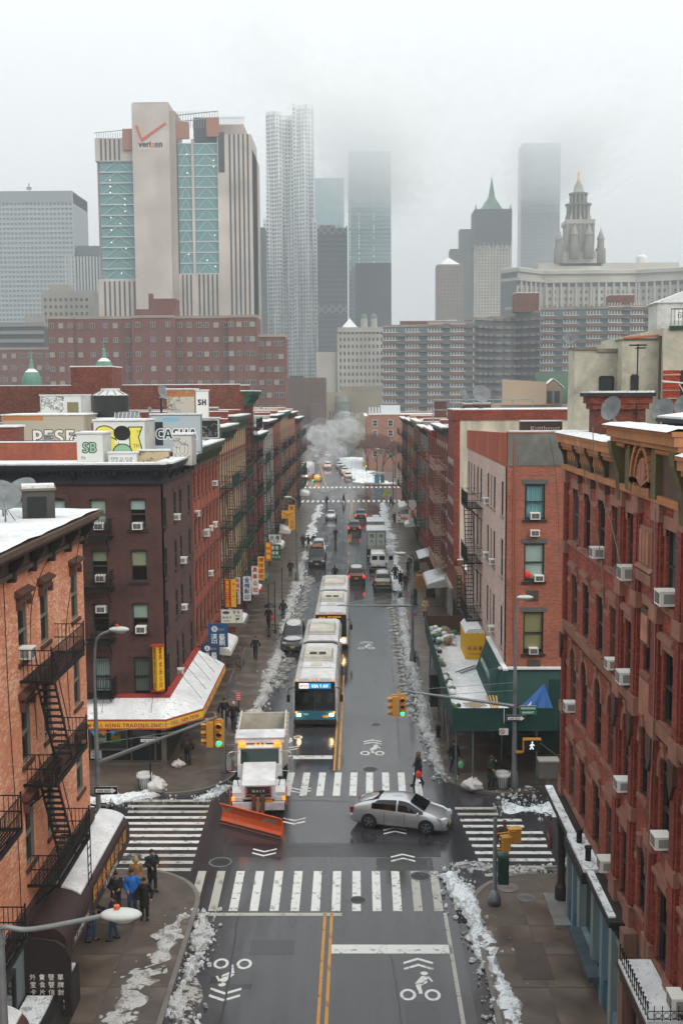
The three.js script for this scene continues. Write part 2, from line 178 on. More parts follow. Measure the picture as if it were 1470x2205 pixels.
新:[[2.8,.5,3,1.4],[1,1.8,5,1.8],[2,2.4,2.4,3.6],[4,2.4,3.6,3.6],[.8,4,5.2,4],[.8,6,5.2,6],[3,4,3,9.4],[2.6,6.4,1,8.6],[3.4,6.6,4.8,8],[9,.8,6.4,1.8,6.4,6,5.6,9.6],[6.4,4.4,9.6,4.4],[8.2,4.4,8.2,9.8]],
林:[[.6,3,4.6,3],[2.6,.8,2.6,9.6],[2.4,3.4,.6,7],[2.8,3.6,4.4,5.6],[5.2,3,9.6,3],[7.4,.8,7.4,9.6],[7.2,3.4,5.2,7.6],[7.6,3.6,9.6,7.4]],
電:[[2,.8,8,.8],[1,3.4,1,2,9,2,9,3.4],[5,.8,5,4],[2.4,4.8,7.6,4.8,7.6,7.8,2.4,7.8,2.4,4.8],[2.4,6.3,7.6,6.3],[5,4.8,5,9.4,9.2,9.4,9.2,8.2]],
長:[[2.6,.8,2.6,6],[2.6,.8,8,.8],[2.6,2.4,7.4,2.4],[2.6,4,7.4,4],[.8,5.8,9.2,5.8],[3,5.8,3,9.6,5,8.6],[4.6,6.2,9.2,9.6],[8.2,6.4,6,7.8]],
};
const hanKeys=Object.keys(han);
function hz(c,ch,x,y,s,w=1){c.lineWidth=s*.1*w;c.lineCap='round';c.lineJoin='round';for(const l of han[ch]??han.品){c.beginPath();for(let i=0;i<l.length;i +=2)c[i?'lineTo':'moveTo'](x +(l[i]/10)*s,y +(l[i+1]/10)*s);c.stroke();}}
function column(c,str,x,y,s,step,w){[...str].forEach((k,i)=> hz(c,k,x,y+i*step,s,w));}
function row(c,str,x,y,s,step,w){[...str].forEach((k,i)=> hz(c,k,x+i*step,y,s,w));}
const fill=(c,col,w,h)=>{c.fillStyle=col;c.fillRect(0,0,w,h);};
function txt(c,s,x,y,px,col,font='sans-serif',bold=true,align='center'){c.font=(bold?'bold ':'')+ px + 'px ' + font;c.fillStyle=col;c.textAlign=align;c.textBaseline='middle';c.fillText(s,x,y);}
// ---- ground, road, pavements, markings
struct(mesh('ground',new B().box(0,-.55,-1000,3400,1,3000),grungeM(0x4a4a4a)));
const asphaltM=M(0xbdbcc0,1,{map:asphaltTex,roughnessMap:asphaltRough,bumpMap:asphaltBump,bumpScale:.0007});
const road=struct(thing('road',undefined,undefined));road.userData={kind:'structure'};
mesh('asphalt',new B().box(0,-.025,-290,400,.05,620),asphaltM,road);
const patchM=M(0x8b8a8e,1,{map:asphaltTex,roughnessMap:asphaltRough,bumpMap:asphaltBump,bumpScale:.005});
mesh('asphalt_patch',new B().box(-1.2,.001,-47.3,9.4,.004,1.5).box(1.9,.001,-45.8,2.4,.004,1.2),patchM,road);
mesh('asphalt_patch',new B().box(4.05,.001,-30,.66,.004,24),M(0x6e5a58,1,{map:asphaltTex,roughnessMap:asphaltRough}),road);
const paintTex=size(tex(512,512,(u,v)=>{const n=fbm(u*10,v*10,5,10,10),g=fbm(u*90,v*90,2,90,90),w=sstep(.6,.7,n*.65+g*.35);return mixc([.86,.86,.84],[.4,.39,.39],w);}),2.3,2.3);
const paintM=M(0xffffff,.3,{map:paintTex}),wornM=M(0xcfcdc6,.5,{map:paintTex}),yellowM=M(0xe8a01f,.45,{map:paintTex});
const flat=(pts,y=.004)=>{const s=new THREE.Shape(pts.map((p)=> new THREE.Vector2(p[0],-p[1])));const g=new THREE.ShapeGeometry(s);g.rotateX(-Math.PI/2);g.translate(0,y,0);return new B().add(g);};
const quad=(x0,x1,z0,z1,skew=0)=> flat([[x0,z0],[x1,z0],[x1+skew,z1],[x0+skew,z1]]);
for(let i=0;i<14;i++){const x=-6.72+i*.8,worn=i<2||i>10;mesh('crosswalk_stripe',quad(x,x+.34,-41.45,-45.1,-.1+i*.012),worn?wornM:paintM,road);}
mesh('stop_line',quad(-6.9,-.7,-41.05,-41.3),wornM,road);
for(let i=0;i<9;i++){const x=-3.85+i*.83;mesh('crosswalk_stripe',quad(x,x+.36,-53.95,-57.4,.05),paintM,road);}
for(let i=0;i<12;i++){const z=-45.1-i*.73,x0=-10.9-i*.12;mesh('crosswalk_stripe',quad(x0 +(i>8?.8:0),-7.15-i*.02,z,z-.3),i<3||i>8?wornM:paintM,road);}
for(let i=0;i<11;i++){const z=-44.6-i*.75;mesh('crosswalk_stripe',quad(5.2-i*.06,i<7?8.35:i<9?7.6:6.6,z,z-.3),i<2||i>8?wornM:paintM,road);}
mesh('stop_line',quad(-1.08,3.32,-38.15,-38.8),paintM,road);
mesh('stop_line',quad(-4.4,-1.5,-59.6,-60.2),paintM,road);
mesh('parking_line',quad(3.18,3.32,8,-41.3,.02),wornM,road);
for(const x of [-1.42,-1.16]){mesh('centre_line',quad(x,x+.11,8,-41.35),yellowM,road);mesh('centre_line',quad(x,x+.11,-57.7,-78),yellowM,road);mesh('centre_line',quad(x,x+.11,-150,-207),yellowM,road);}
for(let i=0;i<9;i++)mesh('centre_line',quad(-1.3,-1.19,-82-i*7,-84.5-i*7),yellowM,road);
function chevrons(x,z,s){const g=new B();for(let k=0;k<2;k++){const zz=z+s*(k*.42),w=.52,t=.15,d=s*.3;g.add(flat([[x-w,zz+d],[x,zz],[x,zz+s*t],[x-w,zz+d+s*t]]).l[0]);g.add(flat([[x,zz],[x+w,zz+d],[x+w,zz+d+s*t],[x,zz+s*t]]).l[0]);}mesh('chevron_marking',g,paintM,road);}
function bike(x,z,s){
const g=new B(),ring=(cx,cz)=>{const r=new THREE.RingGeometry(.17,.27,20,1);r.rotateX(-Math.PI/2);r.scale(1,1,1.35);r.translate(x+s*cx,.004,z+s*cz);g.add(r);};
ring(-.4,0);ring(.42,.02);
const P=(a)=> g.add(flat(a.map(([px,pz])=> [x+s*px,z+s*pz])).l[0]);
P([[-.02,-.05],[.1,-.05],[.06,-.55],[.28,-.75],[.3,-.9],[.05,-.7],[-.12,-.62]]);P([[-.14,-.7],[.12,-1.2],[.28,-1.2],[.34,-1.02],[.18,-.85],[.02,-.68]]);P([[.3,-1.15],[.44,-.8],[.5,-.85],[.36,-1.2]]);
const h=new THREE.CircleGeometry(.13,14);h.rotateX(-Math.PI/2);h.translate(x+s*.22,.004,z-s*1.38);g.add(h);
mesh('bicycle_marking',g,paintM,road);chevrons(x+s*.05,s>0?z-2.45:z+2.45,s);
}
bike(1.98,-35.4,1);bike(-4.5,-37.4,-1);bike(.7,-60.6,1);bike(.55,-86.5,1);bike(-4.0,-63.5,-1);
chevrons(1.85,-46.9,1);chevrons(1.6,-49.9,1);chevrons(-4.2,-46.6,-1);chevrons(-3.1,-50.2,-1);chevrons(-3.0,-54.3,-1);
for(const [pts,w] of [[[[-5.9,-47.9],[-2,-47.6],[.5,-48.1],[3.9,-47.7]],.05],[[[2.9,-45.2],[2.95,-47.5],[3.1,-52]],.04],[[[-4.6,-30],[-4.5,-35],[-4.7,-41]],.035],[[[1.2,-26],[1.3,-33],[1.1,-38]],.03],[[[-.6,-52.2],[.1,-50.8],[.35,-49.2],[1.1,-48.4]],.03],[[[2.2,-60],[2.4,-72],[2.2,-90]],.05],[[[-5.6,-52.8],[-3.2,-53.3],[0,-53.1]],.04]]){const c=new THREE.CatmullRomCurve3(pts.map(([x,z])=> V(x,0,z))).getPoints(40).map((p,i)=> [p.x+.06*(noise(p.x*3,p.z*3)- .5),p.z+.1*(noise(p.z*4,p.x)- .5)]);mesh('tar_seam',flat([...c.map(([x,z])=> [x-w,z-w*.6]),...c.reverse().map(([x,z])=> [x+w,z+w*.6])],.0065),M(0x17171a,.25),road);}
for(const [x,z,w,d,c] of [[-3.2,-38.6,1.6,1.1,0x77767b],[-4.9,-36.3,.5,.4,0x5f5e62],[-4.1,-35.9,.8,.3,0x5f5e62],[.3,-70,1.6,5,0xa3a2a6],[2.0,-33,1.1,4,0x9a999d],[-4.2,-104,2,9,0x8f8e92],[1.4,-88,1.5,8,0x9e9da1]])mesh('asphalt_patch',new B().box(x,.0015,z,w,.004,d),M(c,1,{map:asphaltTex,roughnessMap:asphaltRough}),road);
// second crossing, Catherine street
for(const z of [-206,-237])for(let i=0;i<22;i++)mesh('crosswalk_stripe',quad(-11.6+i*.95,-11.15+i*.95,z,z-4),paintM,road);
for(let i=0;i<12;i++){mesh('centre_line',quad(-7.1-i*.32,-6.98-i*.32,-243-i*6,-249-i*6,-.3),yellowM,road);}
for(const [x,z,r] of [[2.5,-44.6,.46],[-.1,-42.4,.36],[-6.0,-46.0,.5],[.55,-57.9,.42],[6.9,-49.5,.45],[1.0,-66,.3]]){const t=thing('manhole_cover',['round iron manhole cover on the right of the near crosswalk','small round manhole cover between two near crosswalk stripes','dark manhole cover in the road left of the near crosswalk','manhole cover in the road beyond the far crosswalk','manhole cover under the right side crosswalk','small valve cover in the lane beside the oncoming bus'][names.get('manhole_cover')??0],'manhole',[x,.004,z]);mesh('rim',new B().lathe([[r*.86,0],[r*.86,.008],[r,.008],[r,0]],24),galvM,t);mesh('lid',new B().cyl(0,.002,0,r*.85,r*.85,.008,24),M(0x4b4a4a,.5,{metalness:.5,map:grunge}),t);}
// pavements: kerbed slabs with rounded corners; each flag is a piece of its own
const paveM=M(0xc9c4c0,1,{map:paveTex,roughnessMap:paveRough,bumpMap:fineBump,bumpScale:.003}),jointM=M(0x3d3935,.8,{map:grunge}),kerbM=M(0x86817b,.6,{map:grunge});
const paveMs=[0xc9c2bc,0xc0b8b1,0xb5aea8,0xc2b8ae].map((c)=> M(c,1,{map:paveTex,roughnessMap:paveRough,bumpMap:fineBump,bumpScale:.003}));
function pavement(x0,x1,z0,z1,corner,slabs){// corner: [side x sign, radius, near end rounded, far end rounded]
const p=struct(thing('pavement'));p.userData={kind:'structure'};
const [sx,r,nearR,farR]=corner,xe=sx>0?x1:x0,xi=sx>0?x0:x1,s=new THREE.Shape(),sh=(x,z)=> [x,-z];
const arc=(cx_,cz_,a0,a1,n=10)=>{const out=[];for(let i=0;i <=n;i++){const a=lerp(a0,a1,i/n);out.push([cx_+r*Math.cos(a),cz_+r*Math.sin(a)]);}return out;};
let pts=[[xi,z0]];
if(nearR){const c=[xe-sx*r,z0-r];pts.push(...arc(c[0],c[1],Math.PI/2,sx>0?0:Math.PI));}else pts.push([xe,z0]);
if(farR){const c=[xe-sx*r,z1+r];pts.push(...arc(c[0],c[1],sx>0?0:Math.PI,sx>0?-Math.PI/2:Math.PI*1.5));}else pts.push([xe,z1]);
pts.push([xi,z1]);
const ex=(ps,h,y0)=>{const g=new THREE.ExtrudeGeometry(new THREE.Shape(ps.map(([x,z])=> new THREE.Vector2(...sh(x,z)))),{depth:h,bevelEnabled:false});g.rotateX(-Math.PI/2);g.translate(0,y0,0);return new B().add(g);};
mesh('bed',ex(pts,.136,0),M(0xaaa29b,.7,{map:paveTex}),p);
const k=new B();for(let i=1;i<pts.length-2;i++){const a=pts[i],b=pts[i+1];if(Math.hypot(a[0]-b[0],a[1]-b[1])> .05)k.beam([a[0],.075,a[1]],[b[0],.075,b[1]],.18,.15);}
mesh('kerb',k,kerbM,p);
const inCorner=(x,z)=>{for(const [on,cz_] of [[nearR,z0-r],[farR,z1+r]])if(on){const dx=(x -(xe-sx*r))*sx,dz=(z-cz_)*(cz_===z0-r?1:-1);if(dx>0&&dz>0&&Math.hypot(dx,dz)> r-.1)return true;}return false;};
if(slabs){const [w,d,xa,xb,za,zb]=slabs,geos=once('slab' + w+d,()=> new B().box(0,0,0,w-.025,.024,d-.025).geo());const nx=Math.round((xb-xa)/ w),nz=Math.round((za-zb)/ d);
for(let i=0;i<nx;i++)for(let j=0;j<nz;j++){const x=xa +(i+.5)*w,z=za -(j+.5)*d;if([-1,1].some((a)=> [-1,1].some((b)=> inCorner(x +(a*w)/ 2,z +(b*d)/ 2))))continue;const m=mesh('paving_slab',geos,pick(paveMs),p);m.position.set(x,.132+rnd(.006),z);m.rotation.y=rnd()< .5?Math.PI:0;}}
else mesh('paving',ex(pts.map(([x,z])=> [x-Math.sign(x -(x0+x1)/ 2)*.1,z]),.012,.131),paveM,p);
return p;
}
pavement(-40,-6.4,10,-45,[1,3.2,false,true],[2.0,2.2,-10.5,-6.5,4,-43.4]);
pavement(4.4,40,10,-44.6,[-1,3.0,false,true],[1.8,2.2,4.5,8.1,4,-42.2]);
pavement(-60,-6.6,-54,-204,[1,3.2,true,true],[1.95,2.2,-10.5,-6.7,-57.5,-201]);
pavement(4.4,60,-54,-204,[-1,3.0,true,true],[1.8,2.2,4.5,8.1,-57,-201]);
// the street beyond bends to the left
{const p=pavement(-52,-13.5,-243,-430,[1,4,true,false]);p.position.x=0;const q=pavement(1.5,60,-243,-520,[-1,4,true,false]);}
struct(mesh('pavement_patch',new B().box(6.05,.155,-37.4,1.1,.006,2.6),M(0x8d8480,.6,{map:paveTex})));
for(const [x,z,r,c,l] of [[6.55,-42.3,.36,0x8b8984,'round grey manhole cover in the near right pavement'],[5.95,-43.2,.42,0x9a8f84,'round tan access cover set near the pedestrian signal pole']]){const t=thing('manhole_cover',l,'manhole',[x,.15,z]);mesh('rim',new B().lathe([[r*.88,0],[r*.88,.014],[r,.014],[r,0]],24),galvM,t);mesh('lid',new B().cyl(0,.005,0,r*.86,r*.86,.012,24),M(c,.5,{metalness:.3,map:grunge}),t);}
{const t=thing('storm_drain','iron storm drain grate in the gutter by the near right snow','drain',[4.05,.006,-41.0]);const g=new B();for(let i=0;i<7;i++)g.box(-.3+i*.1,.01,0,.035,.025,.95);g.box(0,.012,-.47,.7,.03,.05).box(0,.012,.47,.7,.03,.05);mesh('grate',g,ironM,t);mesh('pit',new B().box(0,.001,0,.66,.004,.92),M(0x060606,.9),t);}
// snow heaped along the kerbs: lumpy height fields that dip under the ground at their ragged edges
function snow(name,label,pts,w,h,mat=snowM,o={}){
const{res=.12,rough=1,y=0,sd=pts.length*13+pts[0][0]*7}=o,c=new THREE.CatmullRomCurve3(pts.map((p)=> V(p[0],0,p[1]))),L=c.getLength(),nl=Math.max(4,Math.round(L/res)),nw=Math.max(4,Math.round(w/res)),pos=[],idx=[],p=V(),t=V();
for(let i=0;i <=nl;i++){const f=i/nl;c.getPointAt(f,p);c.getTangentAt(f,t);const ww=w*Math.max(.08,1.9*fbm(f*L*.9+sd,3.3,3)- .28),sh=(fbm(f*L*.3+sd,9.1,3)- .5)*w*.5,end=Math.min(1,Math.min(f,1-f)*L/.8);
for(let j=0;j <=nw;j++){const a=(j/nw)*2-1,d=a*ww*.62+sh,x=p.x+t.z*d,z=p.z-t.x*d,prof=Math.sqrt(Math.max(0,1-a*a))*end;const n=fbm(x*1.3+sd,z*1.3,3),k=fbm(x*5.5,z*5.5+sd,3),q=noise(x*9,z*9+sd);pos.push(x,y+h*(prof*(.05+1.05*n)+ rough*.55*(k-.42)*prof+rough*.22*(q-.4)*prof)-(1-prof)*.1-.05*h,z);}}
for(let i=0;i<nl;i++)for(let j=0;j<nw;j++){const a=i*(nw+1)+ j,b=a+nw+1;idx.push(a,a+1,b,b,a+1,b+1);}
const g=new THREE.BufferGeometry();g.setAttribute('position',new THREE.Float32BufferAttribute(pos,3));g.setIndex(idx);g.computeVertexNormals();metreUV(g);
if(name==='snow_bank'&&res<.3)for(let i=0;i<L*48;i++){const f=rnd(),q=rnd();c.getPointAt(f,p);c.getTangentAt(f,t);const d=(rnd()+ rnd()+ rnd()- 1.5)*w*.72,s=.014+.075*q*q*q;chunks.push([p.x+t.z*d,.02+s*.3+h*.25*Math.max(0,1-Math.abs(d)/ w*1.6)*rnd(),p.z-t.x*d,s]);}
return stuff(mesh(name,g,mat),label,'snow');
}
const chunks=[],dirtySnow=M(0xcfcdca,.8,{map:snowTex,bumpMap:fineBump,bumpScale:.03});
snow('snow_bank','lumpy ploughed snow along the near right kerb',[[4.9,-26],[4.75,-31],[4.7,-34.5],[4.62,-37.5],[4.35,-40.2],[4.0,-43.4],[3.6,-45.2]],1.15,.42);
snow('snow_bank','snow spilling round the near right corner onto the crosswalk',[[3.6,-45.2],[4.6,-45.6],[6.4,-45.1],[8.6,-45.3],[11,-45.0]],.8,.2,slushM);
snow('snow_bank','ragged snow strip along the near left kerb',[[-8.6,-29],[-7.9,-33],[-7.3,-36.5],[-6.8,-40],[-6.5,-41.4]],1.5,.2,dirtySnow,{y:.07,rough:1.8});
snow('snow_bank','second snow ridge in the gutter left of the near lane',[[-5.9,-29],[-5.7,-32.6],[-6.0,-36],[-5.85,-38.5],[-6.1,-41.5]],.8,.2,dirtySnow);
snow('slush','brown slush and wheel ruts at the near left roadside',[[-6.7,-28],[-6.0,-31],[-5.7,-34.5],[-5.9,-37]],.9,.12,slushM,{rough:1.6});
snow('snow_bank','snow on the pavement corner behind the printing shop awning',[[-11.5,-44.2],[-9.9,-43.6],[-9.2,-43.2]],1.3,.2);
snow('slush','slush washed across the left crosswalk stripes',[[-12,-46.3],[-10.4,-46.7],[-8.8,-46.2]],.8,.1,slushM);
snow('snow_bank','snow heap beside the litter bin at the far left corner',[[-14.5,-52],[-12.2,-53.2],[-10.4,-54.1],[-9.6,-54.6]],1.6,.34);
snow('snow_bank','thin dirty snow at the far left kerb corner by the plough truck',[[-8.3,-53.3],[-7.2,-54.2],[-6.7,-56]],.8,.2,snowM);
snow('snow_bank','long snow strip along the left kerb past the bus',[[-6.6,-58],[-6.7,-64],[-6.6,-72],[-6.5,-80],[-6.2,-90],[-6.6,-100],[-6.7,-116],[-6.7,-140]],1.1,.34,dirtySnow,{res:.16});
snow('slush','slush in the parking lane before the parked silver pickup',[[-5.6,-74],[-5.2,-80],[-5.2,-84]],1.5,.1,slushM);
snow('slush','wide wet slush tracks along the left parking lane',[[-5.7,-90],[-5.3,-104],[-5.4,-122]],1.6,.07,slushM,{res:.2,rough:1.5});
snow('snow_bank','snow strip along the right kerb beside the green shed',[[4.6,-55.6],[4.25,-60],[4.1,-66],[4.0,-74],[3.8,-84],[4.0,-96],[4.2,-108]],.9,.3,dirtySnow,{res:.15});
snow('slush','grey slush ruts in the right gutter opposite the buses',[[3.4,-66],[3.2,-78],[3.0,-90],[3.1,-104]],1.1,.08,slushM,{rough:1.6});
snow('snow_bank','snow on the far right corner behind the signal control box',[[6.9,-54.0],[8.2,-54.4],[10.5,-54.6],[13,-54.5]],1.1,.24);
snow('snow_bank','trampled snow in the road at the right crosswalk end',[[6.5,-52.6],[8.4,-52.4],[10.5,-52.3]],1.7,.16);
snow('snow_bank','distant snow along the left kerb up to the second crossing',[[-6.8,-145],[-6.9,-170],[-7,-200]],1.7,.4,snowM,{res:.4});
snow('snow_bank','distant snow along the right kerb past the parked vans',[[4.2,-112],[4.3,-140],[4.4,-180],[4.6,-203]],1.8,.4,snowM,{res:.4});
snow('snow_bank','snow covering the corner plot beyond the second crossing',[[6,-246],[2,-262],[0,-300],[-2,-350]],7,.5,snowM,{res:.6});
for(const [x,z,l] of [[-7.1,-56.9,'small snow mound round the left signal pole base'],[-7.0,-62.6,'snow patch round the bicycle rack on the left pavement'],[-7.5,-90,'snow patch on the left pavement near the two poles']])snow('snow_mound',l,[[x-.7,z],[x,z-.1],[x+.7,z]],.9,.3);

{const geo=new THREE.IcosahedronGeometry(1,2),p=geo.attributes.position;for(let i=0;i<p.count;i++){const k=.45+1.1*noise(p.getX(i)*1.9+9,p.getY(i)*2.1+p.getZ(i)*1.7+5);p.setXYZ(i,p.getX(i)*k,p.getY(i)*k,p.getZ(i)*k);}geo.computeVertexNormals();const im=new THREE.InstancedMesh(geo,snowM,chunks.length),m=new THREE.Matrix4(),q=new THREE.Quaternion();chunks.forEach(([x,y,z,s],i)=>{q.setFromEuler(new THREE.Euler(rnd(6),rnd(6),rnd(6)));m.compose(V(x,y,z),q,V(s*rnd(.7,1.8),s*rnd(.5,1),s));im.setMatrixAt(i,m);});im.name='snow_chunks';stuff(im,'loose lumps of snow scattered along the kerbs','snow');im.castShadow=im.receiveShadow=true;scene.add(im);}
// ---- building kit. A building is a group whose x runs along its front, y up, z out of the front.
const put=(o,F,u,y,w)=>{const c=Math.cos(F.ry),s=Math.sin(F.ry);o.position.set(F.x+u*c+w*s,y,F.z-u*s+w*c);o.rotation.y=F.ry;return o;};
const FRONT={x:0,z:0,ry:0};
function wallShape(W,y0,y1,holes){
const s=new THREE.Shape([[0,y0],[W,y0],[W,y1],[0,y1]].map((p)=> new THREE.Vector2(...p)));
for(const [u,v,w,h,arch=0] of holes){const p=new THREE.Path();p.moveTo(u,v);p.lineTo(u+w,v);p.lineTo(u+w,v+h-arch);if(arch)for(let i=1;i<9;i++){const a=(i/9)*Math.PI;p.lineTo(u+w/2 +(Math.cos(a)*w)/ 2,v+h-arch+Math.sin(a)*arch);}p.lineTo(u,v+h-arch);p.closePath();s.holes.push(p);}
return s;
}
function wall(parent,name,F,W,y0,y1,holes,mat,depth=.6,w=0){const g=new THREE.ExtrudeGeometry(wallShape(W,y0,y1,holes),{depth,bevelEnabled:false});g.translate(0,0,-depth);return put(mesh(name,new B().add(g),mat,parent),F,0,0,w);}
// a double-hung sash window in a hole [u, v, w, h, arch]
function win(parent,F,hole,st={}){
const [u,v,w,h,arch=0]=hole,{frame=darkM,glass=glassDark,recess=.1,sill,sillD=.04,lintel,lintelM,blind,blindH=.5,curtainM,bars}=st,k=[w,h,arch].map((x)=> x.toFixed(2)).join();
const o=put(part('window',parent),F,u+w/2,v,-recess),t=Math.min(.08,w*.07);
mesh('frame',once('wf' + k,()=>{const b=new B().box(-w/2+t/2,h/2,0,t,h,.12).box(w/2-t/2,h/2,0,t,h,.12).box(0,t/2,0,w,t,.12).box(0,h-arch-t/2,0,w,t,.12).box(0,(h-arch)*.5,.02,w,t*.8,.1);if(arch)b.box(0,h-arch/2,0,t,arch,.1);return b.geo();}),frame,o);
mesh('pane',once('wp' + k,()=>{const b=new B().box(0,(h-arch)/ 2,-.035,w-.02,h-arch-.02,.012);if(arch)b.prism([...Array(9)].map((_,i)=> [Math.cos((i/8)*Math.PI)*w*.49,h-arch+Math.sin((i/8)*Math.PI)*arch*.98]),.012,mat4(0,0,-.041));return b.geo();}),glass,o);
if(blind)mesh('blind',once('wb' + k+blindH,()=> new B().box(0,h-h*blindH/2,-.07,w-.06,h*blindH,.02).geo()),blind,o);
if(curtainM)mesh('curtain',once('wc' + k,()=>{const b=new B();for(let i=0;i<9;i++)b.cyl(-w/2 +((i+.5)*w)/ 9,h/2,-.16 +(i % 2)*.03,w/15,w/15,h-.1,6);return b.geo();}),curtainM,o);
if(bars)mesh('window_bars',once('wg' + k,()=>{const b=new B();for(let i=1;i<9;i++)b.box(-w/2 +(i*w)/ 9,h/2,.12,.018,h,.018);for(const y of [.1,.5,.9])b.box(0,h*y,.12,w,.02,.02);return b.geo();}),ironM,o);
if(sill)mesh('sill',once('ws' + k+sillD,()=> new B().box(0,-.07,recess-.06+sillD/2,w+.24,.13,.2+sillD).geo()),sill,o);
if(lintel)mesh('lintel',once('wl' + k+lintel,()=>{
const z=recess,b=new B();
if(lintel==='flat')b.box(0,h+.13,z+.0,w+.3,.26,.08);
if(lintel==='eared')b.box(0,h+.16,z,w+.36,.34,.1).box(-w/2-.09,h-.1,z-.005,.18,.24,.08).box(w/2+.09,h-.1,z-.005,.18,.24,.08);
if(lintel==='hood')b.box(0,h+.14,z+.05,w+.24,.24,.16).prism([[0,0],[.22,.02],[.25,.1],[0,.2]],w+.5,mat4(w/2+.25,h+.24,z,0,-Math.PI/2,0)).box(-w/2-.08,h-.02,z+.08,.12,.28,.16).box(w/2+.08,h-.02,z+.08,.12,.28,.16);
if(lintel==='cap')b.box(0,h+.14,z+.01,w+.24,.26,.08).box(0,h+.32,z+.06,w+.4,.12,.18).box(0,h+.4,z+.04,w+.3,.06,.14).box(-w/2-.08,h-.02,z+.01,.13,.34,.07).box(w/2+.08,h-.02,z+.01,.13,.34,.07);
if(lintel==='pediment')b.box(0,h+.14,z+.01,w+.24,.26,.08).box(0,h+.33,z+.05,w+.42,.12,.17).prism([[-w/2-.2,0],[w/2+.2,0],[w*.28,.28],[-w*.28,.28]],.07,mat4(0,h+.39,z)).box(-w/2-.09,h-.08,z+.01,.14,.44,.08).box(w/2+.09,h-.08,z+.01,.14,.44,.08);
if(lintel==='seg'){for(let i=0;i<7;i++){const a=(i-3)/ 3;b.box(a*(w/2+.04),h+.12+.09*(1-a*a),z,w/6+.06,.24,.09,0,0,-a*.16);}b.box(-w/2-.08,h-.02,z+.005,.12,.3,.1).box(w/2+.08,h-.02,z+.005,.12,.3,.1);}
if(lintel==='arch'){for(let i=0;i <=10;i++){const a=(i/10)*Math.PI;b.box(Math.cos(a)*(w/2+.1),h-arch+Math.sin(a)*(arch+.1),z+.01,.2,.22,.09,0,0,a);}b.box(0,h+.14,z+.04,.2,.32,.14).box(0,h+.32,z+.06,.28,.07,.18).box(-w/2-.12,h-arch-.12,z+.01,.22,.18,.1).box(w/2+.12,h-arch-.12,z+.01,.22,.18,.1);}
return b.geo();
}),lintelM??sill,o);
return o;
}
// iron fire escape in front's own axes: platforms at heights ys between u0 and u1, stairs between them
function fireEscape(parent,F,u0,u1,ys,mat,o={}){
const{proj=1.0,rail=.95,step=.16,flip=false,near=false,ladder=false,stairs=true}=o,fe=put(part('fire_escape',parent),F,0,0,0),n=near?.018:.024;
ys.forEach((y,k)=>{
const p=new B(),d=.09;for(let w=.08;w<proj;w +=near?.085:.12)p.box((u0+u1)/ 2,y,w,u1-u0,.03,near?.035:.05);
for(const u of [u0,u1])p.box(u,y-.03,proj/2,.06,.09,proj);p.box((u0+u1)/ 2,y-.04,proj,u1-u0,.14,.05);
for(const u of [u0+.2,u1-.2])p.beam([u,y-.05,proj-.08],[u,y-.85,.02],.05,.05);
mesh('platform',p,mat,fe);
const r=new B();for(const hh of [rail,rail*.52]){r.box((u0+u1)/ 2,y+hh,proj,u1-u0,n*1.6,n*1.6);for(const u of [u0,u1])r.box(u,y+hh,proj/2,n*1.6,n*1.6,proj);}
for(let u=u0;u <=u1+.01;u +=step)r.box(u,y+rail/2,proj,n,rail,n);for(let w=step;w<proj;w +=step)for(const u of [u0,u1])r.box(u,y+rail/2,w,n,rail,n);
for(const u of [u0,u1])r.box(u,y+rail/2+.05,proj,.045,rail+.12,.045);
mesh('railing',r,mat,fe);
if(k&&stairs){const yl=ys[k-1]>y?y:ys[k-1],yh=Math.max(ys[k-1],y),nst=Math.round((yh-yl)/ .25),ua=flip?u1-.5:u0+.5,ub=flip?ua-Math.min(1.9,u1-u0-1):ua+Math.min(1.9,u1-u0-1),st=new B(),wz=proj-.38;
for(const dz of [-.28,.28]){st.beam([ua,yh,wz+dz],[ub,yl,wz+dz],.03,.14);st.beam([ua,yh+.8,wz+dz],[ub,yl+.8,wz+dz],.025,.025);}
mesh('stringers',st,mat,fe);const tg=once('tread',()=> new B().box(0,0,0,.2,.03,.56).geo());
if(near)for(let i=1;i<nst;i++)mesh('tread',tg,mat,fe).position.set(lerp(ua,ub,i/nst),lerp(yh,yl,i/nst),wz);
else{const b=new B();for(let i=1;i<nst;i++)b.box(lerp(ua,ub,i/nst),lerp(yh,yl,i/nst),wz,.2,.03,.56);mesh('treads',b,mat,fe);}}
});
if(ladder){const y=Math.min(...ys),b=new B(),u=flip?u0+.4:u1-.4;for(const d of [-.2,.2])b.box(u+d,y-1.0,proj+.06,.03,4.2,.03);for(let i=0;i<14;i++)b.box(u,y-3+i*.3,proj+.06,.4,.025,.025);mesh('ladder',b,mat,fe);}
return fe;
}
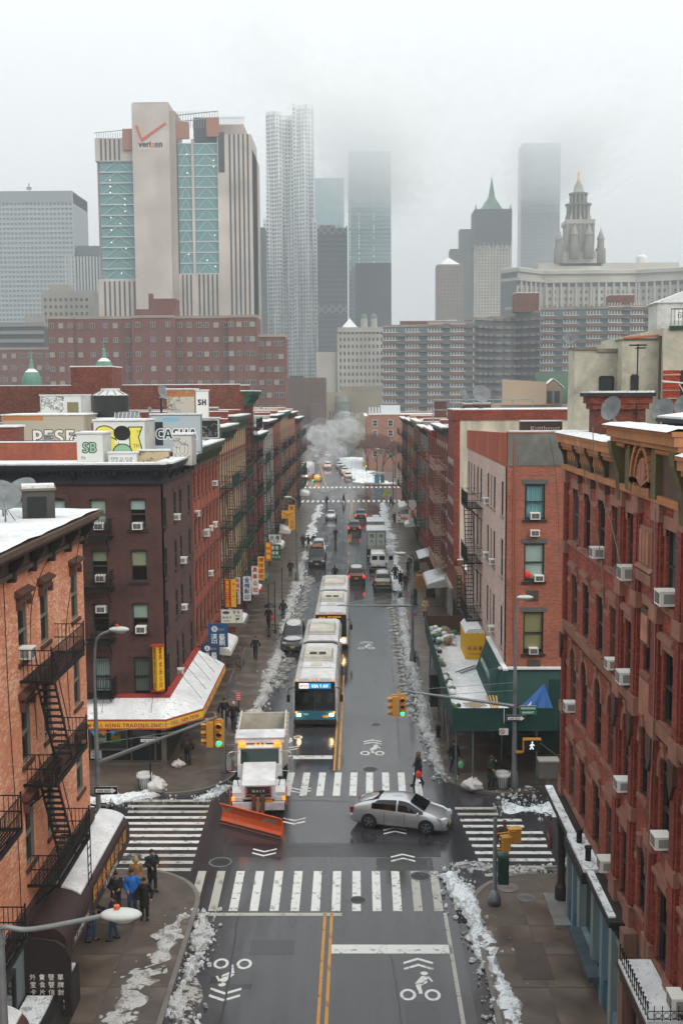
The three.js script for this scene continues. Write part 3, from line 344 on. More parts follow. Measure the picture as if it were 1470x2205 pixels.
// window air conditioner, a thing of its own; F of a building group g
const acGroup='window air conditioners';
function acUnit(g,F,u,y,label,s=1,out=.3){
const p=put(new THREE.Object3D(),F,u,y,out-.2),wpos=g.localToWorld(p.position.clone());
const t=thing('air_conditioner',label,'air conditioner',[wpos.x,wpos.y,wpos.z],g.rotation.y+F.ry,acGroup);
t.scale.setScalar(s*.88);
mesh('case',once('acc',()=> new B().box(0,.2,0,.58,.4,.5).box(0,.395,0,.6,.02,.52).geo()),pick([acM,whiteM,M(0xd9d6ca,.5)]),t);
mesh('grille',once('acg',()=>{const b=new B();b.box(0,.2,.252,.46,.3,.006);return b.geo();}),M(0x3b3c3c,.6,{metalness:.3}),t);
const sl=once('acs',()=>{const b=new B();for(let i=0;i<9;i++)b.box(0,.07+i*.033,.256,.46,.008,.006);b.box(0,.2,.257,.03,.3,.008).box(.292,.2,0,.006,.26,.3).box(-.292,.2,0,.006,.26,.3);return b.geo();});mesh('louvres',sl,M(0x8f8f8a,.5),t);
return t;
}
// satellite dish
function dish(pos,r,az,label,tilt=.5,post=.8){
const t=thing('satellite_dish',label,'satellite dish',pos,az,'rooftop satellite dishes');
const prof=[...Array(9)].map((_,i)=> [(i/8)*r,.22*r*(i/8)**2]);const g=new B().lathe([...prof,[r,.23*r],...prof.slice().reverse().map(([a,b])=> [a,b-.02])],28);const m=mesh('reflector',g,M(0x8d9193,.6,{map:grunge}),t);m.position.y=post;m.rotation.x=Math.PI/2-tilt;
mesh('arm',new B().bar([0,post-r*.8,.1],[0,post+.1,r*.95],.015).box(0,post+.12,r*.95,.08,.12,.1),galvM,t);
mesh('mast',new B().bar([0,0,-.08],[0,post,-.08],.03).box(0,.02,-.08,.3,.04,.3).bar([0,post*.7,-.08],[.35,0,-.3],.015),galvM,t);
return t;
}
// roof with parapet and lying snow: local box u0..u1, back to -d
function roof(parent,u0,u1,d,y,mat,o={}){
const{par=.5,snowy=true,cop}=o;
mesh('roof',new B().b2(u0+.02,u1-.02,y-.3,y,-d+.02,-.62),M(0x3b3a39,.9),parent);
if(par){const w=new B().b2(u0,u0+.28,y,y+par,-d,-.3).b2(u1-.28,u1,y,y+par,-d,-.3).b2(u0+.28,u1-.28,y,y+par,-d,-d+.28);mesh('parapet',w,mat,parent);
mesh('coping_snow',new B().b2(u0-.02,u0+.3,y+par,y+par+.07,-d,-.3).b2(u1-.3,u1+.02,y+par,y+par+.07,-d,-.3).b2(u0+.3,u1-.3,y+par,y+par+.07,-d,-d+.3),cop??cleanSnow,parent);}
if(snowy){const nx=Math.ceil((u1-u0)/ .8),nz=Math.ceil((d-1)/ .8),g=new THREE.PlaneGeometry(u1-u0-.6,d-1,nx,nz);g.rotateX(-Math.PI/2);const p=g.attributes.position;for(let i=0;i<p.count;i++)p.setY(i,.05+.1*fbm(p.getX(i)*.7+u0,p.getZ(i)*.7+y,3));g.translate((u0+u1)/ 2,y,-d/2-.2);g.computeVertexNormals();mesh('roof_snow',new B().add(g),cleanSnow,parent);}
}
// bracketed sheet-metal cornice along a front
function cornice(parent,F,W,y,h,proj,mat,o={}){
const{n=Math.round(W/1.1),split=false,snowy=true,ends=0}=o,b=new B(),a=-ends,e=W+ends;
b.b2(a,e,y,y+h*.16,0,proj*.22).b2(a,e,y+h*.16,y+h*.62,0,proj*.1).b2(a-.05,e+.05,y+h*.62,y+h*.74,0,proj*.62).b2(a-.1,e+.1,y+h*.74,y+h*.9,0,proj*.86).b2(a-.14,e+.14,y+h*.9,y+h,-.25,proj);
for(let i=0;i<W/.28;i++)b.box(.14+i*.28,y+h*.58,proj*.3,.12,h*.09,proj*.5);
put(mesh('cornice',b,mat,parent),F,0,0,0);
const br=once('br' + h+proj,()=> new B().prism([[0,0],[proj*.25,.02],[proj*.3,h*.25],[proj*.62,h*.45],[proj*.7,h*.62],[0,h*.62]],.16,mat4(.08,0,0,0,-Math.PI/2,0)).geo());
const all=new B();for(let i=0;i<n;i++){const u=n>1?.15 +(i*(W-.3))/(n-1):W/2;if(split)put(mesh('bracket',br,mat,parent),F,u,y+.01,.004);else all.add(br.clone(),mat4(u,y+.01,.004));}
if(!split)put(mesh('brackets',all,mat,parent),F,0,0,0);
if(snowy)put(mesh('cornice_snow',new B().b2(a-.1,e+.1,y+h+.002,y+h+.09,-.3,proj-.05),cleanSnow,parent),F,0,0,0);
}
// ---- near right: dark red brick tenement with terracotta trim, blue shop front below
const redBrick=brickM(0xac5540),stoneM=grungeM(0xa87460),terraM=grungeM(0xc58250,.7),terraDark=grungeM(0x5d4432,.7),oliveM=grungeM(0x6b6038,.7),pinkTerra=grungeM(0xc08468,.7);
{
const t=thing('tenement','tall dark red brick tenement with ornate ochre cornice on the near right corner','building',[8,0,-42.9],-Math.PI/2),F=FRONT,W=32;
const cols=[1.9,3.95,6.25,8.3,10.35,14.5,16.9,19.1,21.3,23.6],holes=[],w=1.0;
const rows=[[14.5,1.98,'eared',0],[11.33,1.95,'cap',0],[8.05,2.45,'arch',.5],[4.67,2.2,'pediment',0]];
for(const [y,h,,a] of rows)for(const c of cols)holes.push([c-w/2,y,w,h,a]);
const bay=[[13.3,.9,0],[9.9,2.05,.35],[6.4,2.2,.35]];holes.push([11.95,12.2,.75,1.9,0],[11.9,8.6,.85,2.1,.4],[11.9,5.2,.85,2.0,.4]);
wall(t,'wall',F,W,4.3,18.2,holes,redBrick,.7);
rows.forEach(([y,h,l,a],r)=> cols.forEach((c,i)=> win(t,F,[c-w/2,y,w,h,a],{frame:i % 3?M(0x2f2a26,.6):M(0x4d463d,.6),glass:pick([glassDark,glassDark,glassMid,glassPale]),recess:.13,sill:stoneM,lintel:l,lintelM:stoneM})));
win(t,F,[11.95,12.2,.75,1.9,0],{sill:stoneM,lintel:'flat',recess:.13});win(t,F,[11.9,8.6,.85,2.1,.4],{sill:stoneM,lintel:'arch',recess:.13});win(t,F,[11.9,5.2,.85,2.0,.4],{sill:stoneM,lintel:'arch',recess:.13});
mesh('body',new B().b2(.01,W,0,18.2,-17,-.7),brickM(0x8a4436),t);
// brick pilasters with stone blocks
for(const [a,b] of [[0,.55],[8.95,9.65],[10.9,11.55],[13.05,13.8],[15.25,15.95],[22.3,22.9]]){
mesh('pilaster',new B().b2(a,b,4.3,17.1,0,.1).b2(a+.14,b-.14,4.3,17.1,.1,.14),brickM(0x9c4434),t);
for(const [y,h] of [[16.6,.5],[13.9,.45],[10.75,.55],[7.6,.4],[4.3,.7]])mesh('pilaster_block',new B().b2(a-.04,b+.04,y,y+h,0,.17),stoneM,t);
mesh('finial',new B().b2(a+.1,b-.1,10.2,10.75,.1,.22).prism([[a+.1,10.2],[b-.1,10.2],[(a+b)/ 2,9.75]],.12,mat4(0,0,.1)),grungeM(0x5c3a2e),t);
}
const spans=[[.55,8.95],[9.65,10.9],[13.8,15.25],[15.95,22.3],[22.9,32]],band=(y,h,d,mat,name)=>{const hit=rows.some(([wy,wh])=> y+h>wy-.02&&y<wy+wh+.4);for(const [a,e] of spans){const cuts=hit?cols.filter((c)=> c>a&&c<e):[];let s=a;for(const c of [...cuts,e+.66]){const q=Math.min(e,c-.66);if(q-s>.05)mesh(name,new B().b2(s,q,y,y+h,0,d),mat,t);s=c+.66;}}};
band(10.98,.3,.15,grungeM(0x9a6a50),'belt_course');band(16.15,.16,.03,stoneM,'stone_band');band(14.28,.14,.05,stoneM,'stone_band');band(12.85,.14,.03,stoneM,'stone_band');band(9.6,.16,.03,stoneM,'stone_band');band(7.86,.16,.05,stoneM,'stone_band');band(6.5,.15,.03,stoneM,'stone_band');band(4.43,.2,.06,stoneM,'stone_band');
{const b=new B();for(const [a,e] of spans)for(let u=a+.1;u<e-.1;u +=.22)b.box(u,10.9,.05,.11,.14,.1);stuff(mesh('dentils',b,grungeM(0x6d3f30),t));}
// terracotta panels of the centre bay
mesh('bay_panel',new B().b2(11.65,12.95,15.2,16.3,0,.1),stoneM,t);for(const u of [11.95,12.3,12.65])mesh('fluted_panel',new B().b2(u-.13,u+.13,15.3,16.2,.1,.16),pinkTerra,t);
mesh('bay_hood',new B().b2(11.5,13.1,14.75,15.05,0,.16).prism([[0,0],[.2,.1],[0,.3]],1.7,mat4(13.15,15.02,0,0,-Math.PI/2,0)),stoneM,t);
mesh('date_panel',new B().b2(11.85,12.75,13.0,14.0,0,.06),terraDark,t);mesh('date_panel',new B().b2(11.95,12.65,13.1,13.85,.06,.1),pinkTerra,t);
mesh('carved_panel',new B().b2(11.8,12.85,10.9,12.0,0,.07),pinkTerra,t);
// cornice: frieze with panels, scroll brackets, egg drops, shell niche in the raised centre
const cor=(a,e,y,p)=> mesh('cornice',new B().b2(a,e,17.1,17.3,0,.2).b2(a,e,y-.5,y-.36,0,p*.7).b2(a-.03,e+.03,y-.36,y-.12,0,p*.9).b2(a-.06,e+.06,y-.12,y,-.4,p),terraM,t);
cor(0,8.95,18.5,.46);cor(9.0,16.2,19.05,.55);cor(16.25,24,18.5,.46);cor(24.05,32,18.5,.46);
mesh('attic',new B().b2(9.0,16.2,18.2,18.7,-.6,.02),terraDark,t);
for(const [a,e,y] of [[0,8.9,18.5],[9.0,16.2,19.05],[16.3,24,18.5]]){const g=new THREE.PlaneGeometry(e-a,1.1,24,4);g.rotateX(-Math.PI/2);const p=g.attributes.position;for(let i=0;i<p.count;i++){p.setY(i,.03+.09*fbm(p.getX(i)*2+a,p.getZ(i)*2,3));if(Math.abs(p.getZ(i))> .5)p.setY(i,-.01);}g.translate((a+e)/ 2,y,y>19?.12:-.05);g.computeVertexNormals();mesh('cornice_snow',new B().add(g),cleanSnow,t);}
mesh('frieze',new B().b2(0,9,17.3,18.1,0,.06).b2(16.2,32,17.3,18.1,0,.06).b2(9,16.2,17.3,18.6,0,.08),terraDark,t);
const scroll=once('scroll',()=> new B().prism([[0,0],[.1,.02],[.11,.3],[.14,.5],[.22,.68],[.3,.8],[.32,1.0],[0,1.0]],.22,mat4(.11,0,0,0,-Math.PI/2,0)).geo()),big=once('scrollbig',()=> new B().prism([[0,-.5],[.1,-.48],[.13,0],[.15,.35],[.26,.7],[.36,.95],[.4,1.3],[0,1.3]],.42,mat4(.21,0,0,0,-Math.PI/2,0)).geo());
for(const u of [.25,2.9,5.1,7.3,17.6,19.9,22.2]){const m=mesh('scroll_bracket',scroll,grungeM(0x4b3a26,.7),t);m.position.set(u,17.12,.06);mesh('drop',new B().b2(u-.08,u+.08,16.75,17.12,0,.16),terraDark,t);}
for(const u of [9.3,15.9]){const m=mesh('scroll_bracket',big,oliveM,t);m.position.set(u,17.25,.08);}
for(const u of [13.45,10.6]){mesh('niche_pier',new B().b2(u-.24,u+.24,17.2,18.5,.08,.24),oliveM,t);}
for(let k=0;k<3;k++){const a=[1.55,4.0,6.2][k];mesh('frieze_panel',new B().b2(a-.85,a+.85,17.42,17.95,.06,.1),oliveM,t);const b=new B();for(let i=0;i<9;i++)b.box(a-.72+i*.18,17.68,.12,.07,.36,.05,0,0,i % 2?.4:-.4);mesh('frieze_relief',b,terraM,t);}
for(const [a,e,y,z] of [[.5,8.8,17.93,.22],[9.7,10.5,18.47,.3],[14,15.5,18.47,.3],[16.5,24,17.93,.22]]){const b=new B();for(let u=a;u<e;u +=.19)b.sph(u,y,z,.065,6,1,1.25,1);stuff(mesh('egg_drops',b,terraM,t));}
{const n=part('shell_niche',t,[12.05,17.3,.1]),b=new B(),ring=(r,h,z,s)=>{for(let i=0;i <=14;i++){const a=(i/14)*Math.PI,x=Math.cos(a)*r,y=.25+Math.sin(a)*h*(1+.12*Math.sin(a)**6);b.box(x,y,z,s,s*1.4,.14,0,0,a);}for(const q of [-r,r])b.box(q,.1,z,s,.4,.14);};
ring(1.0,1.0,.1,.16);ring(.78,.82,.04,.12);mesh('niche_arch',b,terraM,n);const sh=new B();for(let i=0;i<11;i++){const a=(.1 +(i/10)*.8)*Math.PI;sh.beam([0,.12,.05],[Math.cos(a)*.62,.12+Math.sin(a)*.72,.03],.13,.08);sh.sph(Math.cos(a)*.62,.12+Math.sin(a)*.72,.03,.07,6);}mesh('shell',sh,pinkTerra,n);mesh('niche_base',new B().b2(-1.1,1.1,-.12,.08,0,.14),terraM,n);}
mesh('roof',new B().b2(.05,W,18.2,18.35,-17,0),M(0x3b3a39,.9),t);
mesh('roof_snow',new B().b2(.3,8.9,18.351,18.42,-16.5,-.8),cleanSnow,t);
// blue shop front
const blue=streakM(0x7fa2b5,.6),blueD=streakM(0x2c5a72,.6),greyW=streakM(0x8fa0a4,.7),F2=3.7;
mesh('shop_cornice',new B().b2(-.4,11.0,4.0,4.14,0,.5).b2(-.5,11.1,4.14,4.3,0,.62).b2(-.3,11,3.7,4.0,0,.3),M(0x2b2320,.8,{map:grunge}),t);
mesh('shop_cornice_snow',new B().b2(-.45,4.6,4.3,4.37,.3,.58).b2(4.6,7.6,4.3,4.42,.02,.66).b2(7.6,10.8,4.3,4.36,.34,.56),snowM,t);
mesh('bay_head',new B().b2(4.5,7.7,3.95,4.28,0,.75),M(0x2b2320,.8,{map:grunge}),t);
for(const u of [5.4,6.9])mesh('vent_pipe',new B().cyl(u,4.62,.38,.1,.1,.5,12).cyl(u,4.87,.38,.13,.13,.06,12),ironM,t);
mesh('shop_back',new B().b2(2.2,11.4,0,3.75,-.5,-.1),M(0x20262a,.5),t);
for(const [a,e,m] of [[2.2,2.5,greyW],[3.3,3.5,blue],[4.3,4.7,greyW],[6.6,7.0,greyW],[8.0,8.4,blue],[9.3,9.7,greyW],[10.6,11.4,greyW]])mesh('shop_pilaster',new B().b2(a,e,0,3.75,-.1,.2),m,t);
for(const [a,e,y,m] of [[2.5,3.3,.9,blueD],[3.5,4.3,.9,blueD],[4.7,6.6,1.0,blue],[7.0,8.0,.8,blueD],[8.4,9.3,1.0,blueD],[9.7,10.6,.7,blue]]){mesh('stall_riser',new B().b2(a,e,0,y,-.1,.12).b2(a+.08,e-.08,.15,y-.12,.12,.15),m,t);mesh('shop_window',new B().b2(a,e,y,3.0,-.1,-.06),glassMid,t);mesh('shop_panel',new B().b2(a,e,3.0,3.72,-.1,.08),m,t);}
mesh('shop_ledge',new B().b2(4.6,8.1,.75,.95,.1,.55),streakM(0x4c5a63),t);mesh('shop_step',new B().b2(.4,3.1,.12,.26,-.4,.75),grungeM(0x9b9a96),t);
mesh('corner_column',new B().lathe([[0,0],[.24,0],[.24,.5],[.18,.56],[.15,.7],[.15,1.7],[.19,1.75],[.15,1.82],[.14,3.1],[.2,3.2],[.2,3.7],[0,3.7]],14,mat4(.9,.26,.15)),M(0x3a3331,.5),t);
mesh('corner_column_collar',new B().cyl(.9,3.3,.15,.21,.17,.3,14),M(0x22402c,.6),t);
mesh('corner_entry_wall',new B().b2(0,2.2,.15,3.75,-1.5,-1.4),streakM(0x4a3a34),t);
mesh('lower_wall',new B().b2(11.4,32,0,4.3,-.7,-.02),streakM(0x6d5a55),t);
mesh('door_surround',new B().b2(11.5,12.0,0,4.4,0,.4).b2(13.4,13.9,0,4.4,0,.4),streakM(0x8d6b5c),t);mesh('entrance_door',new B().b2(12,13.4,0,3,-.02,.05),M(0x2a1f1c,.6),t);
// porch roof with iron cresting and snow
mesh('porch_roof',new B().b2(13.9,16.9,4.1,4.42,0,.95).b2(13.8,17.0,4.42,4.52,0,1.02),M(0x35211d,.7),t);mesh('porch_roof_snow',new B().b2(13.85,16.9,4.521,4.62,.1,.98),cleanSnow,t);
{const c=new B(),s=(x,z)=>{c.bar([x,4.6,z],[x,5.05,z],.012,5);c.sph(x,5.08,z,.03,6);for(const d of [-1,1])c.tube([[x,4.85,z],[x+d*.07,4.98,z],[x+d*.05,5.04,z]],.009,4,6);};for(let i=0;i<14;i++)s(13.95+i*.22,.95);for(let i=1;i<5;i++){c.bar([16.85,4.6,i*.2],[16.85,5.0,i*.2],.012,5);c.add(new THREE.TorusGeometry(.075,.01,5,10),mat4(16.85,4.75,i*.2-.1,0,Math.PI/2,0));}c.bar([13.9,4.72,.95],[16.9,4.72,.95],.012,5).bar([16.85,4.66,0],[16.85,4.66,.95],.012,5).bar([16.85,4.86,0],[16.85,4.86,.95],.012,5);mesh('iron_cresting',c,ironM,t);}
mesh('porch_column',new B().cyl(14.2,2.1,.7,.14,.18,4.0,12),M(0x53352b,.7),t);mesh('porch_column',new B().cyl(16.6,2.1,.7,.14,.18,4.0,12),M(0x53352b,.7),t);
mesh('shop_awning',new B().b2(17.2,20,3.5,3.8,0,1.0),M(0x3c2622,.8),t);mesh('shop_awning_snow',new B().b2(17.2,20,3.8,3.9,.05,.95),snowM,t);
const L=(c,f)=> `window air conditioner of the near dark red tenement, ${f}, ${c}`;
acUnit(t,F,6.2,14.55,L('third window from the corner','top floor'));acUnit(t,F,10.35,14.52,L('fifth window from the corner','top floor'),1.15);acUnit(t,F,14.5,14.55,L('window beside the narrow bay','top floor'),1.1);acUnit(t,F,8.6,11.4,L('by the second pilaster','fourth floor'),.9);acUnit(t,F,10.35,11.4,L('fifth window','fourth floor'),1.05);
acUnit(t,F,1.9,8.1,L('corner window','arched floor'));acUnit(t,F,10.3,8.1,L('fifth window','arched floor'));acUnit(t,F,14.55,8.1,L('window beside the bay','arched floor'));acUnit(t,F,8.3,4.72,L('above the shop cornice','lowest row'),1.1);acUnit(t,F,16.5,4.75,L('above the snowy porch','lowest row'),1.1);
// drooping cables down the front
const cab=(pts,n,l)=> tag(mesh('cable',new B().tube(pts.map(([u,y,w])=> [8-w,y,-42.9+u]),.016,5),M(0x8a7a6a,.7)),l,'cable','cables hanging down the dark red front');
cab([[8.9,18.95,.9],[8.95,17.5,.8],[9.5,16,.4],[10.3,14.95,.3]],0,'pale cable hanging from the raised cornice to an air conditioner');cab([[6.0,18.45,.8],[6.2,17,.5],[6.8,14.5,.1],[7.3,11.5,.1]],0,'pale cable hanging from the low cornice between windows');cab([[.6,18.4,.8],[.3,17,.5],[.3,14,.3],[.5,13.4,.3]],0,'pale cable hanging at the corner pilaster');cab([[13.95,17,.3],[13.9,12,.2],[13.7,8,.2],[13.5,4.5,.2]],0,'long rust cable down beside the narrow bay');
// street sign hanging at the corner shop
const hs=thing('hanging_sign','dark red oval sign hanging at the corner of the blue shop','sign',[7.3,3.0,-41.6],0);mesh('board',new B().add(new THREE.CylinderGeometry(.55,.55,.08,20),mat4(0,0,0,0,0,Math.PI/2)).box(.05,.7,0,.05,.2,.05),M(0x4a1f1c,.6),hs);mesh('lettering',facePlane(.7,.45,sign(70,46,(c,w,h)=>{fill(c,'#4a1f1c',w,h);txt(c,'119',w/2,h/2,30,'#caa','serif');}),mat4(-.045,0,0,0,-Math.PI/2,0)),printM,hs);mesh('bracket',new B().tube([[.05,.8,0],[-.2,.9,0],[-.35,.75,.1],[-.3,.6,.2]],.02),ironM,hs);
}
// roof of the near right tenement: chimneys, dishes, hatch
{
const c1=thing('chimney','square brick chimney with corbelled top on the near right roof','chimney',[9.35,18.3,-40.6]);mesh('stack',new B().b2(-.9,.9,0,1.5,-.5,.5),brickM(0x7a4234),c1);mesh('corbel',new B().b2(-1.0,1.0,1.1,1.3,-.6,.6).b2(-1.1,1.1,1.3,1.55,-.65,.65),brickM(0x8a4434),c1);mesh('cap',new B().b2(-1.2,1.2,1.55,1.68,-.75,.75),M(0x1f1d1c,.8),c1);mesh('cap_snow',new B().b2(-1.15,1.15,1.68,1.75,-.7,.7),cleanSnow,c1);
const h=thing('roof_hatch','dark tarred roof hatch with snowy lid above the ochre cornice','roof hatch',[11.4,18.3,-33.5]);mesh('curb',new B().b2(-2.0,1.8,0,.95,-1.2,1.2),M(0x2a2a2b,.9,{map:grunge}),h);mesh('lid',new B().box(-.1,1.1,0,4.2,.12,2.7,0,0,.12),M(0x2f3031,.8),h);mesh('lid_snow',new B().box(-.1,1.19,0,4.1,.06,2.6,0,0,.12),cleanSnow,h);
dish([8.5,18.5,-37.6],.42,-1.0,'grey satellite dish beside the corbelled chimney, nearest the street',.3,.95);dish([10.0,18.4,-36.8],.4,-.8,'grey satellite dish in the middle of the near right roof',.3,1.0);dish([10.9,18.4,-37.6],.36,-.9,'farther grey satellite dish behind another on the near right roof',.3,1.15);
const an=thing('aerial','thin black aerial mast before the beige stucco building','aerial',[9.9,18.3,-40.0]);mesh('mast',new B().bar([0,0,0],[0,3.4,0],.025),ironM,an);mesh('crossbars',new B().box(0,3.35,0,.6,.05,.1).box(.1,3.25,0,.3,.04,.3),ironM,an);
}
// ---- near left: orange brick house with fire escape, printing shop below
{
const t=thing('tenement','orange brick house with black fire escape and snowy roof on the near left corner','building',[-10.4,0,-13.5],Math.PI/2),F=FRONT,W=28,org=M(0xffffff,.9,{map:orangeTex,bumpMap:brickBump,bumpScale:.006}),brown=grungeM(0x6b4436);
const U=(z)=> -13.5-z,cols=[40.1,36.2,33.8,29.4,26.6,23.4].map((z)=> U(-z)),rows=[[11.85,1.82],[8.6,1.9],[5.3,2.0]],holes=[];
for(const [y,h] of rows)for(const c of cols)holes.push([c-.47,y,.94,h]);
wall(t,'wall',F,W,4.1,14.7,holes,org,.6);
rows.forEach(([y,h],r)=> cols.forEach((c)=> win(t,F,[c-.47,y,.94,h],{frame:M(0x6d6a60,.6),glass:pick([glassDark,glassMid,glassDark]),recess:.08,sill:brown,lintel:'hood',lintelM:brown})));
mesh('body',new B().b2(0,W,0,14.7,-15,-.6),brickM(0x9a5a44),t);
mesh('cornice',new B().b2(0,W+.1,14.66,14.8,0,.2).b2(0,W,14.8,15.35,0,.08).b2(0,W+.3,15.35,15.5,0,.6).b2(0,W+.4,15.5,15.68,-.4,.75),streakM(0x5f4a3f),t);
const br=once('brL1',()=> new B().prism([[0,0],[.22,0],[.24,.3],[.5,.62],[.55,.85],[0,.85]],.2,mat4(.1,0,0,0,-Math.PI/2,0)).geo());
for(let i=0;i<13;i++){const m=mesh('bracket',br,streakM(0x3c302a),t);m.position.set(27.6-i*2.15,14.5,.02);}
{const g=new THREE.PlaneGeometry(W+.4,15,40,22);g.rotateX(-Math.PI/2);const p=g.attributes.position;for(let i=0;i<p.count;i++)p.setY(i,.06+.1*fbm(p.getX(i)*.8,p.getZ(i)*.8,3));g.translate(W/2,15.66,-6.85);g.computeVertexNormals();mesh('roof_snow',new B().add(g),cleanSnow,t);}
mesh('roof',new B().b2(0,W,14.7,15.64,-15,-.4),M(0x4a443f,.9),t);
fireEscape(t,F,U(-33.3),U(-37.3),[11.3,8.02,4.78],ironM,{proj:1.0,near:true,step:.13,ladder:true,rail:.95});
fireEscape(t,F,U(-23.5),U(-29.8),[8.02,4.78],ironM,{proj:1.0,near:true,step:.13,stairs:false});
acUnit(t,F,U(-33.8),11.9,'window air conditioner behind the top fire escape platform of the orange house');acUnit(t,F,U(-29.4),5.35,'window air conditioner low on the orange house at the left edge');
// shop
const grey=streakM(0x8b9aa3,.7);
mesh('shop_front',new B().b2(0,W-.05,.1,4.1,-.5,-.05),grey,t);
for(const [a,e] of [[U(-30.2),U(-31.6)],[U(-34.5),U(-36.9)],[U(-37.6),U(-40.6)]]){mesh('shop_window',new B().b2(a,e,.9,2.8,-.05,.0),glassMid,t);mesh('window_trim',new B().b2(a-.1,a,.8,2.9,-.05,.06).b2(e,e+.1,.8,2.9,-.05,.06).b2(a,e,2.8,2.92,-.05,.06),M(0x2a2725,.6),t);}
mesh('shop_door',new B().b2(U(-34.0),U(-33.1),.15,2.5,-.05,.03),M(0x3b332c,.6),t);mesh('shop_band',new B().b2(0,W,3.7,4.12,-.05,.16),M(0x3a241f,.8),t);
for(const [pts] of [[[[U(-31.8),14.6,.1],[U(-32),11,.06],[U(-32.4),6,.06],[U(-32.3),4.2,.1]]],[[[U(-29.5),14.6,.1],[U(-29.2),10,.06],[U(-30),4.4,.06]]],[[[U(-35),15.2,.7],[U(-34.6),13.6,.1],[U(-34.7),9,.05]]],[[[U(-39),15.2,.6],[U(-38.7),12,.06],[U(-38.8),8.5,.05]]]])mesh('cable',new B().tube(pts,.014,4),blackM,t);
}
// printing shop awning and hanging panel
{
const a=thing('shop_awning','long dark maroon awning with yellow characters under the orange house','awning',[-10.35,0,-33.2],Math.PI/2),L=9.6,prof=[];for(let i=0;i <=8;i++){const k=i/8;prof.push([1.15*Math.sin((k*Math.PI)/ 2),3.55-.62*(1-Math.cos((k*Math.PI)/ 2))]);}prof.push([1.17,2.3],[0,2.3]);
mesh('canvas',new B().prism(prof,L,mat4(L,0,0,0,-Math.PI/2,0)),M(0x33201f,.75,{bumpMap:fineBump,bumpScale:.01}),a);
const sn=prof.slice(0,6).map(([x,y])=> [x,y+.012]),sn2=sn.slice().reverse().map(([x,y])=> [x,y+.06]);mesh('awning_snow',new B().prism([...sn,...sn2],L-2.6,mat4(L,0,0,0,-Math.PI/2,0)),cleanSnow,a);
mesh('lettering',facePlane(5.6,.92,sign(520,86,(c,w,h)=>{fill(c,'#33201f',w,h);c.strokeStyle='#e0962a';row(c,'好利金榜彩印公司',4,4,50,64,1.3);txt(c,'C & S  PRINTING',w/2,70,26,'#ddd','sans-serif');}),mat4(6.2,2.72,1.176,.0,0,0)),printM,a);
mesh('lettering',facePlane(2.4,.4,sign(220,36,(c,w,h)=>{fill(c,'#33201f',w,h);txt(c,'Tel. 212 PRINTING',w/2,h/2,20,'#ddd');}),mat4(1.8,2.6,1.176)),printM,a);
const p=thing('shop_sign','black curved sign panel with white characters hanging beside the printing shop','sign',[-9.75,2.05,-32.9]);mesh('board',new B().prism([[-.75,-1.35],[.75,-1.35],[.75,.55],[.6,.9],[.3,1.1],[-.75,1.25]],.12,mat4(0,0,-.06)),M(0x241a1b,.7),p);
mesh('lettering',facePlane(1.2,1.25,sign(160,168,(c,w,h)=>{fill(c,'#241a1b',w,h);c.strokeStyle='#e8e4dc';['外賣餐單','堂食餐牌','卡片信封','月金信品','利喜喜印'].forEach((r,i)=> row(c,r,8,4+i*33,27,38,1.0));}),mat4(0,-.55,.064)),printM,p);
const a2=thing('shop_awning','brown rounded awning with snow at the bottom left edge','awning',[-10.3,0,-25.6],Math.PI/2);mesh('canvas',new B().prism(prof.map(([x,y])=> [x*.95,y-.35]),3.6,mat4(3.6,0,0,0,-Math.PI/2,0)),M(0x4a2d28,.75),a2);mesh('awning_snow',new B().prism([...sn,...sn2].map(([x,y])=> [x*.95,y-.35]),3.5,mat4(3.55,0,0,0,-Math.PI/2,0)),cleanSnow,a2);
const bx=thing('cellar_enclosure','black box enclosure with snow on top by the left shop wall','box',[-9.85,.14,-33.6]);mesh('case',new B().b2(-.6,.6,0,1.25,-1.2,3.2),M(0x151517,.5),bx);mesh('snow_cover',new B().b2(-.55,.5,1.25,1.34,-1.1,.6).b2(-.5,.3,1.25,1.33,.9,3.0),snowM,bx);
}
dish([-11.9,15.7,-37.2],.55,.25,'large grey satellite dish facing out at the middle of the orange house roof',.75,.85);dish([-12.5,15.7,-39.0],.5,.9,'grey satellite dish behind the largest on the orange house roof',.9,.95);dish([-12.6,15.7,-35.6],.5,.3,'grey satellite dish at the left edge of the orange house roof',.8,.6);dish([-12.2,15.7,-40.2],.55,-.3,'grey satellite dish half hidden behind the graffiti chimney',.9,.9);
for(const [x,z,w,h,l] of [[-11.2,-38.7,.55,1.05,'grey tagged chimney with snowy cap on the orange house roof'],[-11.5,-33.0,.5,.95,'dark tagged chimney at the left edge of the orange house roof']]){const c=thing('chimney',l,'chimney',[x,15.68,z],.3);mesh('stack',new B().b2(-w,w,0,h,-.4,.4),M(0x5a5756,.9,{map:grunge}),c);mesh('flue_opening',new B().b2(-w*.7,w*.5,.1,h*.8,.4,.405),blackM,c);mesh('cap',new B().b2(-w-.06,w+.06,h,h+.08,-.46,.46),grungeM(0x8a7d6c),c);mesh('cap_snow',new B().b2(-w,w,h+.08,h+.2,-.4,.4),cleanSnow,c);}
